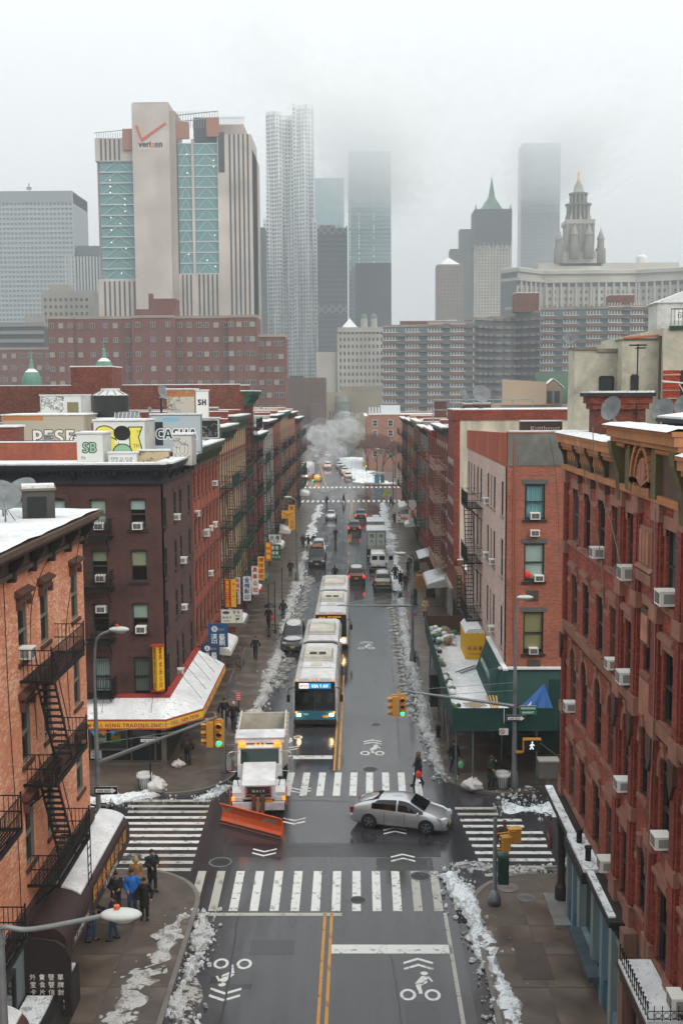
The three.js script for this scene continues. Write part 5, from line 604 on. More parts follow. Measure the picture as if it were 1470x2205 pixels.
// cream stucco house with roof terrace behind the near right tenement
{
const st=grungeM(0xd2ccb8),t=thing('stucco_house','beige stucco house rising behind the near right tenement','building',[12,0,-62]);
mesh('body',new B().b2(.0,2.35,15,22.35,-2.4,-.5).b2(2.35,4.3,15,22.8,-8,.6).b2(4.3,12,15,23.4,-14,1.6),st,t);mesh('parapet_coping',new B().b2(-.05,1.2,22.35,22.5,-1,-.4).b2(1.2,2.35,22.2,22.4,-1.6,-.42).b2(2.3,4.35,22.8,22.9,-1,.65),grungeM(0x8f8a7a),t);mesh('tile_coping',new B().box(3.4,22.98,.55,1.9,.12,.4,0,0,.06),M(0xb5674a,.8),t);
const w=(x0,x1,y0,y1,z)=>{const g=part('window',t);mesh('frame',new B().b2(x0-.06,x0+.03,y0,y1,z,z+.08).b2(x1-.03,x1+.06,y0,y1,z,z+.08).b2(x0,x1,y1-.06,y1+.06,z,z+.08).b2(x0,x1,(y0+y1)/ 2,(y0+y1)/ 2+.06,z,z+.08),darkM,g);mesh('pane',new B().b2(x0,x1,y0,y1,z,z+.02),glassDark,g);};w(1.42,2.12,18.9,20.85,-.5);w(2.9,3.2,18.9,20.9,.6);w(5.3,8,19.0,21.1,1.6);
mesh('brick_pier',new B().b2(4.32,5.2,15,21.15,1.6,1.7),brickM(0xc24f2e),t);const bands=new B();for(let i=0;i<5;i++)bands.b2(4.3,5.22,19.2+i*.42,19.26+i*.42,1.7,1.74);mesh('pier_bands',bands,grungeM(0xc9c2b2),t);mesh('drain',new B().cyl(4.25,18.5,1.2,.08,.08,9,8),M(0x5a4a3c,.7),t);
const r=new B();for(let i=0;i<34;i++)r.bar([4.7+i*.2,23.4,1.5],[4.7+i*.2,24.4,1.5],.014,4);r.bar([4.7,24.4,1.5],[12,24.4,1.5],.025,4);mesh('terrace_railing',r,ironM,t);mesh('planter_edge',new B().b2(4.6,12,23.3,23.5,1.55,1.72),M(0x24402c,.8),t);
const hut=thing('roof_hut','white tagged stair hut with gable on the beige house terrace','hut',[18.2,23.4,-64]);mesh('walls',new B().b2(-1.3,3,0,1.6,-2,0),grungeM(0xd6d8d6),hut);mesh('gable_roof',new B().prism([[-1.5,1.6],[3.2,1.6],[.9,2.5]],2.2,mat4(0,0,-2.1)),cleanSnow,hut);mesh('graffiti',facePlane(1.4,.6,sign(80,34,(c,w2,h)=>{fill(c,'#d6d8d6',w2,h);txt(c,'6U7K',w2/2,h/2,26,'#333','serif',false);}),mat4(.4,.9,.01)),wallPrintM,hut);
const rk=thing('clothes_rack','white airer arms outside the beige house window','rack',[16.2,20.6,-60.2]);mesh('arms',new B().bar([0,0,0],[1.8,-.2,.8],.02).bar([0,-.05,.2],[1.8,-.25,1.0],.02).bar([.8,-.1,.3],[1.1,-.7,.5],.02).bar([1.2,-.1,.5],[1.5,-.6,.7],.02),whiteM,rk);
}
dish([11.9,22.4,-63.2],.4,-.3,'small grey satellite dish on the beige stucco house roof',.5,.6);dish([10.4,18.7,-95],.8,.2,'large grey satellite dish on the cream walled tenement roof',.4,1.2);dish([9.0,18.7,-96],.6,1.0,'turned satellite dish beside the large one on the cream walled tenement',.4,1.1);
{const s=thing('roof_sign','dark brown tagged roof board behind the grey parapet','board',[12.9,16.7,-79]);mesh('board',new B().b2(-1.5,1.4,.3,1.3,-.4,.4),M(0x3a2320,.8),s);mesh('graffiti',facePlane(2.4,.6,sign(150,38,(c,w,h)=>{fill(c,'#3a2320',w,h);txt(c,'Kutthroat',w/2,h/2,28,'#b9a9a0','serif',false);}),mat4(.2,.8,.406)),wallPrintM,s);mesh('cap_snow',new B().b2(-1.5,1.4,1.3,1.37,-.4,.4),cleanSnow,s);const p=thing('vent_pipe','galvanised vent drum beside the brown tagged roof board','vent',[14.8,16.7,-76]);mesh('drum',new B().cyl(0,.75,0,.42,.42,1.5,16),galvM,p);mesh('cowl',new B().cyl(0,1.55,0,.5,.44,.14,16),galvM,p);}
// ---- rooftop clutter on the left row
function tagged(name,label,category,pos,sz,mat,face,ry=0,cap=true){const t=thing(name,label,category,pos,ry);mesh('walls',new B().b2(-sz[0]/2,sz[0]/2,0,sz[1],-sz[2],0),mat,t);if(face)mesh('graffiti',facePlane(sz[0]*.97,sz[1]*.95,face,mat4(0,sz[1]/2,.006)),wallPrintM,t);if(cap)mesh('snow_cap',new B().b2(-sz[0]/2-.05,sz[0]/2+.05,sz[1],sz[1]+.09,-sz[2]-.05,.06),cleanSnow,t);return t;}
const outl=(c,s,x,y,px,f,o,lw=4,font='sans-serif')=>{c.font='bold ' + px + 'px ' + font;c.textAlign='center';c.textBaseline='middle';c.lineWidth=lw*2;c.lineJoin='round';c.strokeStyle=o;c.strokeText(s,x,y);c.fillStyle=f;c.fillText(s,x,y);};
const scrawl=(c,w,h,n,col,lw)=>{c.strokeStyle=col;c.lineWidth=lw;for(let i=0;i<n;i++){c.beginPath();let x=rnd(w),y=rnd(h);c.moveTo(x,y);for(let k=0;k<4;k++)c.quadraticCurveTo(x+rnd(-18,18),y+rnd(-18,18),(x=clamp(x+rnd(-26,26),0,w)),(y=clamp(y+rnd(-20,20),0,h)));c.stroke();}};
tagged('roof_bulkhead','white roof bulkhead with yellow and green bubble graffiti','bulkhead',[-13.7,15.98,-64],[3.0,2.55,3],grungeM(0xcfcfca),sign(300,250,(c,w,h)=>{fill(c,'#d4d4cf',w,h);c.fillStyle='#e3d75c';c.strokeStyle='#1d1d1b';c.lineWidth=6;c.beginPath();c.ellipse(70,70,62,46,.3,0,7);c.fill();c.stroke();c.beginPath();c.ellipse(92,150,56,60,-.2,0,7);c.fill();c.stroke();c.beginPath();c.moveTo(205,30);c.lineTo(285,30);c.lineTo(262,90);c.lineTo(292,200);c.lineTo(215,210);c.closePath();c.fill();c.stroke();c.fillStyle='#8fb89a';c.beginPath();c.ellipse(165,180,56,50,0,0,7);c.fill();c.stroke();c.fillStyle='#1d1d1b';c.beginPath();c.ellipse(165,66,50,44,0,0,7);c.fill();for(let i=0;i<8;i++){c.fillStyle='#e8e8e2';c.fillRect(122+i*11,108,8,20);}txt(c,'TDT',255,140,26,'#1d1d1b','serif',false);txt(c,'14',262,56,22,'#1d1d1b','serif',false);}));
tagged('roof_bulkhead','low white roof box with green bubble letters at the brown house edge','bulkhead',[-14.6,15.98,-60.6],[1.45,1.95,2],grungeM(0xd2d2cd),sign(130,160,(c,w,h)=>{fill(c,'#d2d2cd',w,h);outl(c,'SB',62,62,62,'#8fb89a','#1d1d1b',4);txt(c,'LOLM',62,138,26,'#1d1d1b');txt(c,'Ns',30,108,20,'#1d1d1b','serif',false);}));
tagged('roof_wall','low white roof wall with grey tag letters beside the green bubble box','wall',[-12.9,15.98,-60.9],[1.6,.85,.3],grungeM(0xd2d2cd),sign(140,74,(c,w,h)=>{fill(c,'#d6d6d2',w,h);outl(c,'UAN',66,38,46,'#c9cbc8','#55585a',2,'serif');}));
tagged('roof_wall','tan roof wall with brown scrawled tags over the brown house','wall',[-11.3,15.98,-61.5],[1.7,.95,.3],grungeM(0xb5a184),sign(140,80,(c,w,h)=>{fill(c,'#b9a688',w,h);scrawl(c,w,h,14,'#5a4a3a',2);}),.1);
tagged('roof_bulkhead','pale roof box covered in thin outlined tags above the side street','bulkhead',[-10.0,15.98,-63.4],[1.1,1.75,1.6],grungeM(0xbdbab4),sign(90,140,(c,w,h)=>{fill(c,'#c2bfb8',w,h);outl(c,'Q',44,66,80,'#c9c6bf','#4a4844',2,'serif');scrawl(c,w,h,6,'#6a6660',2);}));
tagged('roof_wall','dark roof wall with big white outlined letters behind the yellow graffiti','wall',[-11.1,16.5,-68],[3.1,2.3,.4],grungeM(0x9aa2a6),sign(320,230,(c,w,h)=>{fill(c,'#aab4b8',w,h);c.fillStyle='#232f38';c.fillRect(10,40,66,150);outl(c,'CASHA',162,118,84,'#232b33','#e6e9ea',6);c.fillStyle='#7fb0c4';c.beginPath();c.ellipse(130,26,60,16,0,0,7);c.fill();}));
tagged('roof_wall','black board with white scribbled outlines on the left row roof','wall',[-9.5,17.2,-70.5],[1.5,1.3,.3],grungeM(0x6a6f70),sign(130,110,(c,w,h)=>{fill(c,'#c9cbc8',w,h);c.fillStyle='#23282b';c.fillRect(8,8,w-16,h-16);scrawl(c,w,h,12,'#a59a8a',2);}));
tagged('roof_bulkhead','grey roof wall with silver looping graffiti letters at far left','bulkhead',[-22.6,15.6,-80],[6.0,3.0,5],streakM(0xa39a8a),sign(380,190,(c,w,h)=>{fill(c,'#a59c8c',w,h);outl(c,'PESE',235,100,92,'#d5d2c8','#33302c',4);outl(c,'e',330,110,70,'#d5d2c8','#33302c',3);c.fillStyle='#b0703c';c.fillRect(0,0,w*.5,20);}));
tagged('roof_hut','white stair hut covered in grey scribbles on the left roofs','hut',[-23.4,18.0,-88],[3.3,2.0,3],grungeM(0xcfd0cd),sign(200,120,(c,w,h)=>{fill(c,'#d2d3d0',w,h);scrawl(c,w*.55,h,34,'#4a4a4a',1.5);c.fillStyle='#7d7a58';c.fillRect(130,30,56,86);}));
tagged('roof_bulkhead','weathered grey roof box with rusty top edge near the tallest tenement','bulkhead',[-13.3,17.6,-84],[2.1,2.8,2],streakM(0xb0a798),sign(150,190,(c,w,h)=>{fill(c,'#b3ab9c',w,h);c.fillStyle='#a8693c';c.fillRect(0,0,w,34);scrawl(c,w,h,10,'#7f93a0',3);scrawl(c,70,h*.6,8,'#444',2);}));
tagged('roof_board','white roof board with two bold black letters','board',[-11.7,18.2,-84],[.95,2.1,.3],grungeM(0xd9d9d5),sign(80,160,(c,w,h)=>{fill(c,'#dcdcd8',w,h);outl(c,'SH',40,66,46,'#2c3236','#2c3236',1.5);}));
tagged('roof_bulkhead','brick lift tower with snowy coping on the left roofs','tower',[-22.6,15.9,-95],[3.5,6.5,4],brickM(0x8a4c3c),null);
{const t=thing('water_tank','black cylindrical roof tank with ribbed pale cover on the left roofs','tank',[-18.8,17.4,-85]);mesh('drum',new B().cyl(0,1.1,0,1.36,1.36,3.0,24),M(0x17181a,.6),t);mesh('cover',new B().cyl(0,2.75,0,.75,1.4,.34,12).cyl(0,3.02,0,.72,.75,.2,12),M(0xbfc2bf,.6),t);for(let i=0;i<12;i++)mesh('rib',new B().box(1.05,2.8,0,.7,.05,.05,0,0,-.46),M(0x77797a,.6),t).rotation.y=(i*Math.PI)/ 6;
const k=thing('skylight','ribbed glass skylight with snowy rim between the left roof walls','skylight',[-14.6,18.0,-71]);mesh('curb',new B().b2(-1.1,1.1,0,.35,-.8,.8),grungeM(0x8d8a84),k);mesh('glazing',new B().add(new THREE.CylinderGeometry(.5,1.25,.6,4,1),mat4(0,.65,0,0,Math.PI/4,0)),M(0x5f6468,.3),k);for(let i=0;i<7;i++)mesh('glazing_bar',new B().box(-.75+i*.25,.66,.62,.04,.7,.04,-.72,0,0),M(0xb9bbb8,.6),k);}
dish([-17.0,17.6,-80],.42,.2,'paired small satellite dish, left of two before the black roof tank',.5,.8);dish([-16.0,17.6,-80],.42,.1,'paired small satellite dish, right of two before the black roof tank',.5,.9);dish([-16.2,19.0,-93],.6,.9,'turned satellite dish right of the black roof tank',.4,1.2);dish([-14.0,18.0,-96],.65,.6,'grey satellite dish before the brick wall of the tallest tenement',.4,1.6);dish([-25.5,17.0,-78],.45,.2,'pale satellite dish by the thin mast at far left',.4,1.3);
{const c=thing('chimney','red brick chimney block with snow at the left edge above the brown house','chimney',[-24.6,15.4,-75]);mesh('stack',new B().b2(-1.5,1.5,0,2.5,-2,0),brickM(0x8e4e3e),c);mesh('cap_snow',new B().b2(-1.6,1.6,2.5,2.62,-2,.1),cleanSnow,c);const f=thing('roof_railing','black iron roof railing with a curved ladder end at far left','railing',[-22,16.0,-72]);const b=new B();for(let i=0;i<24;i++)b.bar([-2.2+i*.25,0,0],[-2.2+i*.25,1.1,0],.014,4);b.bar([-2.2,1.1,0],[3.6,1.1,0],.02,4).tube([[3.6,0,0],[3.6,1.3,0],[4.0,1.7,0],[4.3,1.3,0]],.03);mesh('bars',b,ironM,f);mesh('roof_vent',new B().cyl(2,.7,.3,.25,.25,1.4,12).cyl(2,1.45,.3,.34,.34,.1,12),galvM,f);}

for(let i=0;i<16;i++){const z=-71-i*6.2,t=thing('roof_vent',`thin ${i % 2 ? 'dark' : 'grey'} vent pipe on the left row roofs, ${['just behind the brown corner house', 'over the striped cream fronts', 'beside the tallest brick tenement', 'far along toward the second crossing'][Math.min(3, i >> 2)]}`,'vent',[rnd(-19,-12),16.2 +(z < -82?1.2:0)*(z > -103?1:0),z],0,'vent pipes on the left row roofs');const h=rnd(1.2,2.4);mesh('pipe',new B().cyl(0,h/2,0,.09,.09,h,8),i % 2?ironM:galvM,t);mesh('cowl',new B().add(new THREE.ConeGeometry(.2,.16,10),mat4(0,h+.06,0)),galvM,t);}
for(const [x,z,w,h,l] of [[-16.5,-74,1.6,1.6,'soot dark brick chimney over the orange red tenement'],[-19.5,-91,1.4,2.2,'soot dark brick chimney by the white scribbled hut'],[-13,-99,1.2,2.0,'narrow brick chimney before the tallest tenement wall'],[-17,-118,1.4,2.4,'brick chimney behind the tallest tenement'],[11.5,-104,1.5,2.2,'brick chimney over the tan fire escape tenement'],[12,-122,1.4,2.0,'brick chimney over the red cornice tenement'],[11,-150,1.6,2.2,'brick chimney over the ochre cornice tenement']]){const c=thing('chimney',l,'chimney',[x,15.9,z]);mesh('stack',new B().b2(-w/2,w/2,0,h+.8,-.5,.5),brickM(0x6d4236),c);mesh('cap',new B().b2(-w/2-.08,w/2+.08,h+.8,h+.95,-.58,.58),grungeM(0x8a8078),c);mesh('cap_snow',new B().b2(-w/2,w/2,h+.95,h+1.02,-.5,.5),cleanSnow,c);}
// ---- the skyline
const farTex=size(grunge.clone(),140,170),farM=(c)=> M(c,.85,{map:farTex});
// a face made of piers and spandrels standing proud of a glass core
function lattice(t,F,W,y0,y1,nx,ny,pw,sh,mat,o={}){const{d=.5,mat2=mat,sd=d*.7}=o,p=new B(),s=new B();if(nx)for(let i=0;i <=nx;i++)p.box((i*W)/ nx,(y0+y1)/ 2,d/2,pw,y1-y0,d);if(ny)for(let j=0;j <=ny;j++)s.box(W/2,y0 +(j*(y1-y0))/ ny,sd/2,W,sh,sd);if(nx)stuff(put(mesh('piers',p,mat,t),F,0,0,0));if(ny)stuff(put(mesh('spandrels',s,mat2,t),F,0,0,0));}
function block(t,name,x0,x1,y0,y1,z0,z1,m){return mesh(name,new B().b2(x0,x1,y0,y1,z0,z1),m,t);}
const bluish=M(0x39484f,.25),greenGlass=M(0x5f8a8c,.22),slate=M(0x2b343a,.4),paleStone=farM(0xb9b2a6),limestone=farM(0xc4bfb4);
{// telephone exchange tower
const t=thing('office_tower','beige windowless slab tower with red tick mark and glass bays','tower',[-128,0,-560]),st=farM(0xdccfc6),st2=farM(0xc2b3ab),fin=M(0x3a3f45,.6);
block(t,'core',0,76.5,0,140,-45,-3,st2);block(t,'glass_bay',2,19,77,134,-3,0,greenGlass);block(t,'left_base',0,19.4,0,77,-3,1.5,st);block(t,'left_head',0,19.4,134,145,-3,1.0,st);block(t,'blank_slab',19.4,37.3,0,160,-18,6,st);block(t,'slab_side',37.3,40,0,157,-18,3,st2);
block(t,'glass_bay',40.5,47.2,79.4,142,-3,.5,greenGlass);block(t,'bay_pier',47.2,48.4,79,144,-3,1.5,st);block(t,'glass_bay',48.4,60,79.4,142,-3,.5,greenGlass);block(t,'mid_base',40,60,0,79.4,-3,2,st);block(t,'bay_head',48,60,142,155,-6,-2,slate);block(t,'right_pylon',60,76.5,0,146,-30,2,st);block(t,'penthouse',57,72,146,153,-30,-8,st2);block(t,'louvre_panel',60.5,63.5,128,147,2,2.2,slate);
const fins=(a,e,n,y0,y1,z)=>{for(let i=0;i<n;i++)block(t,'dark_strip',lerp(a,e,(i+.5)/ n)- .42,lerp(a,e,(i+.5)/ n)+ .42,y0,y1,z,z+.25,fin);};fins(2,19,7,0,76,1.5);fins(2,13,5,134.5,144.5,1.0);fins(41,47,3,0,79,2);fins(49,60,5,0,79,2);fins(65,76,5,0,146,2);
const mull=M(0xa9bcbc,.4);for(const [a,e,y0,y1,n] of [[2,19,77,134,11],[40.5,47.2,79.4,142,12],[48.4,60,79.4,142,12]]){const b=new B();for(let j=0;j <=n;j++)b.b2(a,e,lerp(y0,y1,j/n)- .3,lerp(y0,y1,j/n)+ .3,.5,.8);for(let j=0;j<n;j++){const ya=lerp(y0,y1,j/n),yb=lerp(y0,y1,(j+1)/ n),m=(a+e)/ 2;b.beam([a+1,ya,.6],[m,yb,.6],.15,.25).beam([m,yb,.6],[e-1,ya,.6],.15,.25);}stuff(mesh('glazing_bars',b,mull,t));}
const lights=new B();for(let j=0;j<20;j++)lights.sph(pick([45,54,58,7,11.5,14]),lerp(80,140,j/20),.95,.28,6);stuff(mesh('lamp_points',lights,new THREE.MeshStandardMaterial({color:0xffffff,emissive:0xfff2d8,emissiveIntensity:1.5}),t));
const r=new B();for(let i=0;i<16;i++){r.bar([1+i*1.15,145,1],[1+i*1.15,147.5,1],.12,4);r.bar([40+i*1.3,150,-2],[40.6+i*1.3,158,-2],.14,4);r.bar([60+i*.8,153,-8],[60+i*.8,157,-8],.1,4);}r.bar([0,147.5,1],[19,149,1],.2,4).bar([39,156,-2],[60,158,-2],.25,4).bar([39,153,-2],[60,155,-2],.25,4).bar([60,156,-8],[73,156,-8],.12,4);stuff(mesh('roof_rig',r,M(0x8d9394,.6),t));
for(const [x,y,w,h] of [[14,139,5.5,10],[38.5,144,8,8],[55,145,6,9]])block(t,'scaffold_net',x,x+w,y,y+h,1.2,2.4,M(0x9a6a54,.9));
mesh('mark',new B().prism([[21,149.5],[22,149.8],[24.2,143.6],[35.6,151],[35.9,150.2],[24,141.8]].map(([x,y])=> [x,y]),.4,mat4(0,0,6)),M(0xc24a32,.6),t);mesh('lettering',facePlane(12.5,4.2,sign(250,84,(c,w,h)=>{fill(c,'#c3b6ad',w,h);c.font='bold 66px sans-serif';c.textBaseline='middle';c.textAlign='left';c.fillStyle='#20262b';c.fillText('veri',2,38);c.lineWidth=5;c.strokeStyle='#20262b';c.strokeText('veri',2,38);const a=c.measureText('veri').width;c.fillStyle='#c24a32';c.fillText('z',2+a,38);const b=c.measureText('z').width;c.fillStyle='#20262b';c.fillText('on',2+a+b,38);c.strokeText('on',2+a+b,38);c.fillStyle='#c24a32';c.fillRect(2+a,66,b+60,6);}),mat4(28.6,140.5,6.05)),wallPrintM,t);block(t,'roof_edge',20,37,160,160.6,-17,5.5,st2);
}
// brick housing towers in front of it: each window is a piece
function housing(label,x,z,segs,H,fl,n0,wm,o={}){
const t=thing('housing_block',label,'building',[x,0,z]);let made=0;const fm=M(0x9a948a,.6),panes=[M(0x3c4145,.2),M(0x55595a,.25),M(0x8f8d86,.4),M(0x2a2d2f,.2)];
for(const [a,e,dz,nw,dz2=dz] of segs){mesh('wall',new B().b2(a,e,0,H,-14,dz),wm,t);mesh('parapet',new B().b2(a,e+.02,H,H+.9,-14,dz+.25),farM(0xb3a597),t);
for(let j=0;j<n0;j++)for(let i=0;i<nw;i++){if(made>320)break;made++;const w=part('window',t,[lerp(a,e,(i+.5)/ nw)+((i*7)% 3-1)*.3,H-3.2-j*fl,dz]);mesh('frame',once('hf' + o.w,()=>{const W=o.w??1.5;return new B().b2(-W/2-.1,W/2+.1,-.1,0,0,.2).b2(-W/2-.1,W/2+.1,1.6,1.72,0,.16).b2(-W/2-.1,-W/2,0,1.6,0,.16).b2(W/2,W/2+.1,0,1.6,0,.16).b2(-.06,.06,0,1.6,0,.14).geo();}),fm,w);mesh('pane',once('hp' + o.w,()=> new B().b2(-(o.w??1.5)/ 2,(o.w??1.5)/ 2,0,1.6,0,.06).geo()),pick(panes),w);}}
return t;
}
const projM=brickM(0x8a5247);
{const t=housing('wide brown brick housing tower before the beige slab tower',-109.5,-400,[[0,9,2,3],[9,30,0,5],[30,45,4,3],[45,64,0,6],[64,74,3,4]],47,5.1,10,projM);mesh('penthouse',new B().b2(31,45,47,50.2,-10,2).b2(36,45,50,54,-9,0),projM,t);mesh('chimney',new B().b2(35,36.5,50,56,-4,-2.5),projM,t);}
housing('lower brown brick housing wing right of the wide one',-35.5,-404,[[0,9.5,0,4]],40.5,4.6,7,projM);housing('distant brown brick housing block at the left edge',-150,-440,[[0,40,0,12]],38,4.6,4,brickM(0x8d5f55));
{const t=thing('office_tower','grey grid fronted office tower at the far left edge','tower',[-300,0,-900]);block(t,'core',0,75,0,180,-50,0,M(0x66747a,.3));lattice(t,FRONT,75,30,180,24,40,1.0,1.9,M(0x9aa3a6,.7),{d:.9});block(t,'roof_band',0,75,172,181,-50,1,M(0x7d868a,.7));mesh('mast',new B().bar([38,180,-10],[38,189,-10],.5,6).box(38,185,-10,4,2,1),galvM,t);}
{const t=thing('office_tower','smaller tower of pale vertical ribs beside the grid fronted one','tower',[-232,0,-900]);block(t,'core',0,30,0,131,-30,0,slate);lattice(t,FRONT,30,0,130,12,0,1.2,0,M(0xa5abab,.7),{d:1});block(t,'roof_box',8,30,131,139,-28,-6,M(0x4a5357,.7));}
{const t=thing('stone_building','stepped pale stone building below the ribbed tower','building',[-192,0,-650]);block(t,'body',10,40,0,80,-25,0,paleStone);block(t,'step',0,12,0,66,-20,1,paleStone);block(t,'head',14,24,80,84,-18,-3,paleStone);const w=new B();for(let j=0;j<7;j++)for(let i=0;i<9;i++)w.box(12+i*3,75-j*4,.1,1.3,1.8,.2);stuff(mesh('windows',w,slate,t));const t2=thing('low_block','dark low office block at the left edge below the grey tower','building',[-175,0,-520]);block(t2,'core',0,30,0,52,-20,0,slate);lattice(t2,FRONT,30,30,53,0,6,0,1.6,M(0x75787a,.8),{d:1});}
{// rippled silver apartment tower
const t=thing('apartment_tower','tall rippled silver apartment tower in three steps','tower',[-57,0,-950]),sil=M(0xe6eaea,.5),wing=(x0,x1,y1,z,ph)=>{const rp=(x,y)=> 2.2*Math.sin(x*.52+1.3*Math.sin(y*.03+ph))+ .9*Math.sin(x*1.1+y*.05+ph),g=new THREE.PlaneGeometry(x1-x0,y1,40,90),p=g.attributes.position;for(let i=0;i<p.count;i++){p.setX(i,p.getX(i)+(x0+x1)/ 2);p.setY(i,p.getY(i)+ y1/2);p.setZ(i,z+rp(p.getX(i),p.getY(i)));}g.computeVertexNormals();mesh('rippled_face',new B().add(g),sil,t);block(t,'wing',x0,x1,0,y1,-25,z-2.8,sil);const w=new B(),pane=M(0x7c878c,.25),nx=Math.round((x1-x0)/ 2.3);for(let y=16;y<y1-3;y +=3.3)for(let i=0;i<nx;i++){const x=lerp(x0,x1,(i+.5)/ nx);w.box(x,y,z+rp(x,y)+ .12,1.35,1.75,.5);}stuff(mesh('windows',w,pane,t));};
wing(-19,-6,254,-6,0);wing(4,21,258,0,2);wing(-6,4,252,-10,4);wing(-22,-19,166,-5,1);wing(18,23,166,.6,3);wing(-24.5,-21,131,-4,2);wing(21,25.5,131,1.2,5);}
{const t=thing('office_tower','dark steel braced tower right of the silver apartment tower','tower',[-31.5,0,-900]);block(t,'core',0,23.5,0,150,-25,0,M(0x333e44,.3));lattice(t,FRONT,23.5,0,150,12,38,.4,.9,M(0x56636a,.6),{d:.6});const b=new B();for(const y of [84,146])for(let i=0;i<4;i++){b.beam([i*5.9,y,1],[i*5.9+5.9,y+6,1],.6,.8).beam([i*5.9,y+6,1],[i*5.9+5.9,y,1],.6,.8);}stuff(mesh('braces',b,M(0x8a9498,.6),t));block(t,'construction_deck',2,14,150,153,-15,-2,M(0x7a5a4a,.8));}
{const t=thing('glass_tower','blue glass tower with its head lost in cloud','tower',[-7.6,0,-1000]);block(t,'core',0,37,0,230,-35,0,M(0x9dbcc6,.15));lattice(t,FRONT,37,60,230,14,46,.35,.7,M(0x86959a,.5),{d:.4});block(t,'dark_block',6,37,0,133,2,14,M(0x313c44,.35));const b=new B();for(let j=0;j<34;j++)for(const x of [1.2,9,22])if(hash(j,x)> .3)b.sph(x,130+j*2.6,.7,.3,6);stuff(mesh('lamp_points',b,new THREE.MeshStandardMaterial({color:0xffffff,emissive:0xfff2d8,emissiveIntensity:1.5}),t));const t2=thing('glass_tower','faint pale glass tower in the mist behind the braced tower','tower',[-44,0,-1200]);block(t2,'core',0,30,0,245,-20,0,M(0x8fb0b8,.2));lattice(t2,FRONT,30,120,245,8,24,.4,.8,M(0x9aa6aa,.5),{d:.4});const t3=thing('office_tower','dark narrow tower between beige slab and silver tower','tower',[-92,0,-900]);block(t3,'core',0,19,0,151,-15,0,M(0x3f4a52,.4));lattice(t3,FRONT,19,60,151,6,22,.4,.9,M(0x55616a,.6),{d:.4});}
{const t=thing('stone_building','old stone office block with twin small domes in the street axis','building',[-12,0,-700]);block(t,'core',0,28,0,60,-20,0,slate);lattice(t,FRONT,28,0,60,11,14,1.3,2.2,limestone,{d:.8});block(t,'cornice',-.5,28.5,58,61,-20,1.6,limestone);block(t,'left_wing',-14,-.5,0,46,-20,-2,limestone);for(const x of [16,22]){mesh('turret',new B().cyl(x,64,-3,2,2.2,6,12),limestone,t);mesh('turret_dome',new B().sph(x,67,-3,2.1,12,1,1.2,1).cyl(x,70.5,-3,.2,.5,2.5,6),farM(0x6f8f86),t);}mesh('hip_roof',new B().add(new THREE.ConeGeometry(7,6,4),mat4(7,64,-6,0,Math.PI/4,0)),cleanSnow,t);const t2=thing('stone_building','pale civic block with vertical slit windows closing the street','building',[-17,0,-520]);block(t2,'body',0,34,0,20.8,-20,0,farM(0xb5a994));block(t2,'attic',9,34,20.8,23,-18,-1,farM(0xada08c));const s=new B();for(let i=0;i<9;i++)s.box(4+i*1.4,8,.1,.4,8,.3);s.box(27,20,-.8,6,1.4,.5);stuff(mesh('slits',s,slate,t2));mesh('glass_cupola',new B().cyl(10,17.6,.5,3,3.6,3,8).cyl(10,13,.5,3.4,3.4,6,8),M(0x77807c,.4),t2);}
{const t=thing('brick_block','plain brown brick cube building left of the street end','building',[-32.5,0,-480]);block(t,'body',0,18.5,0,27,-20,0,brickM(0x7a6258));block(t,'low_wing',12,19,0,16,0,3,brickM(0x86706a));block(t,'roof_plant',3,9,27,27.8,-10,-2,slate);block(t,'side_slot',-.05,1.2,16,24,0,.1,slate);}
{// crowned skyscraper under netting
const t=thing('gothic_skyscraper','cream gothic skyscraper with dark netting and green spire','tower',[118.5,0,-1150]),cr=farM(0xe0d6c4);block(t,'core',1,35.5,0,170,-34,0,M(0x6a6a66,.5));lattice(t,FRONT,36.5,60,168,12,34,1.5,1.3,cr,{d:1,sd:.5});block(t,'netting',-.5,37,168,204,-35,1.5,M(0x2f3a44,.9));for(let i=0;i<9;i++)mesh('canopy_pinnacle',new B().cyl(i*4.5+.3,168,1.6,.2,.9,7,5),cr,t);for(const x of [.8,35.7])mesh('corner_turret',new B().cyl(x,206,-1,.2,1.4,7,6),farM(0x7d8a86),t);mesh('copper_roof',new B().add(new THREE.ConeGeometry(13.5,20,8),mat4(18.2,213,-14)),farM(0x6f9a86),t);mesh('lantern',new B().cyl(18.2,222,-14,2.2,3.4,8,8).add(new THREE.ConeGeometry(2.2,14,8),mat4(18.2,232.5,-14)),farM(0x6f9a86),t);
const t2=thing('stone_tower','grey stepped tower left of the green spired skyscraper','tower',[96,0,-1180]);block(t2,'body',0,24,0,168,-20,0,farM(0x8f9190));block(t2,'upper',10,24,168,189,-18,-1,farM(0x8f9190));lattice(t2,FRONT,24,60,168,7,30,1.2,1.6,farM(0x8f9190),{d:.6});const t3=thing('stone_tower','brown stone tower with snowy pyramid roof','tower',[69.8,0,-1000]);block(t3,'core',0,22.5,0,132,-20,0,M(0x5d5a58,.6));lattice(t3,FRONT,22.5,60,132,8,22,1.4,1.7,farM(0x9b8d84),{d:.7});mesh('pyramid',new B().add(new THREE.ConeGeometry(15,8,4),mat4(11,136,-10,0,Math.PI/4,0)),cleanSnow,t3);block(t3,'base_wing',-4,0,0,84,-15,0,farM(0x9b8d84));
const t4=thing('office_tower','grey slab tower fading upward into the cloud','tower',[186.5,0,-1300]);block(t4,'core',0,43,0,300,-30,0,M(0x8a959a,.3));lattice(t4,FRONT,43,60,300,14,54,1.3,1.2,M(0xa5adb0,.6),{d:.8});block(t4,'glass_flank',-6,-.1,0,150,-20,-6,M(0x9fc0cc,.2));}
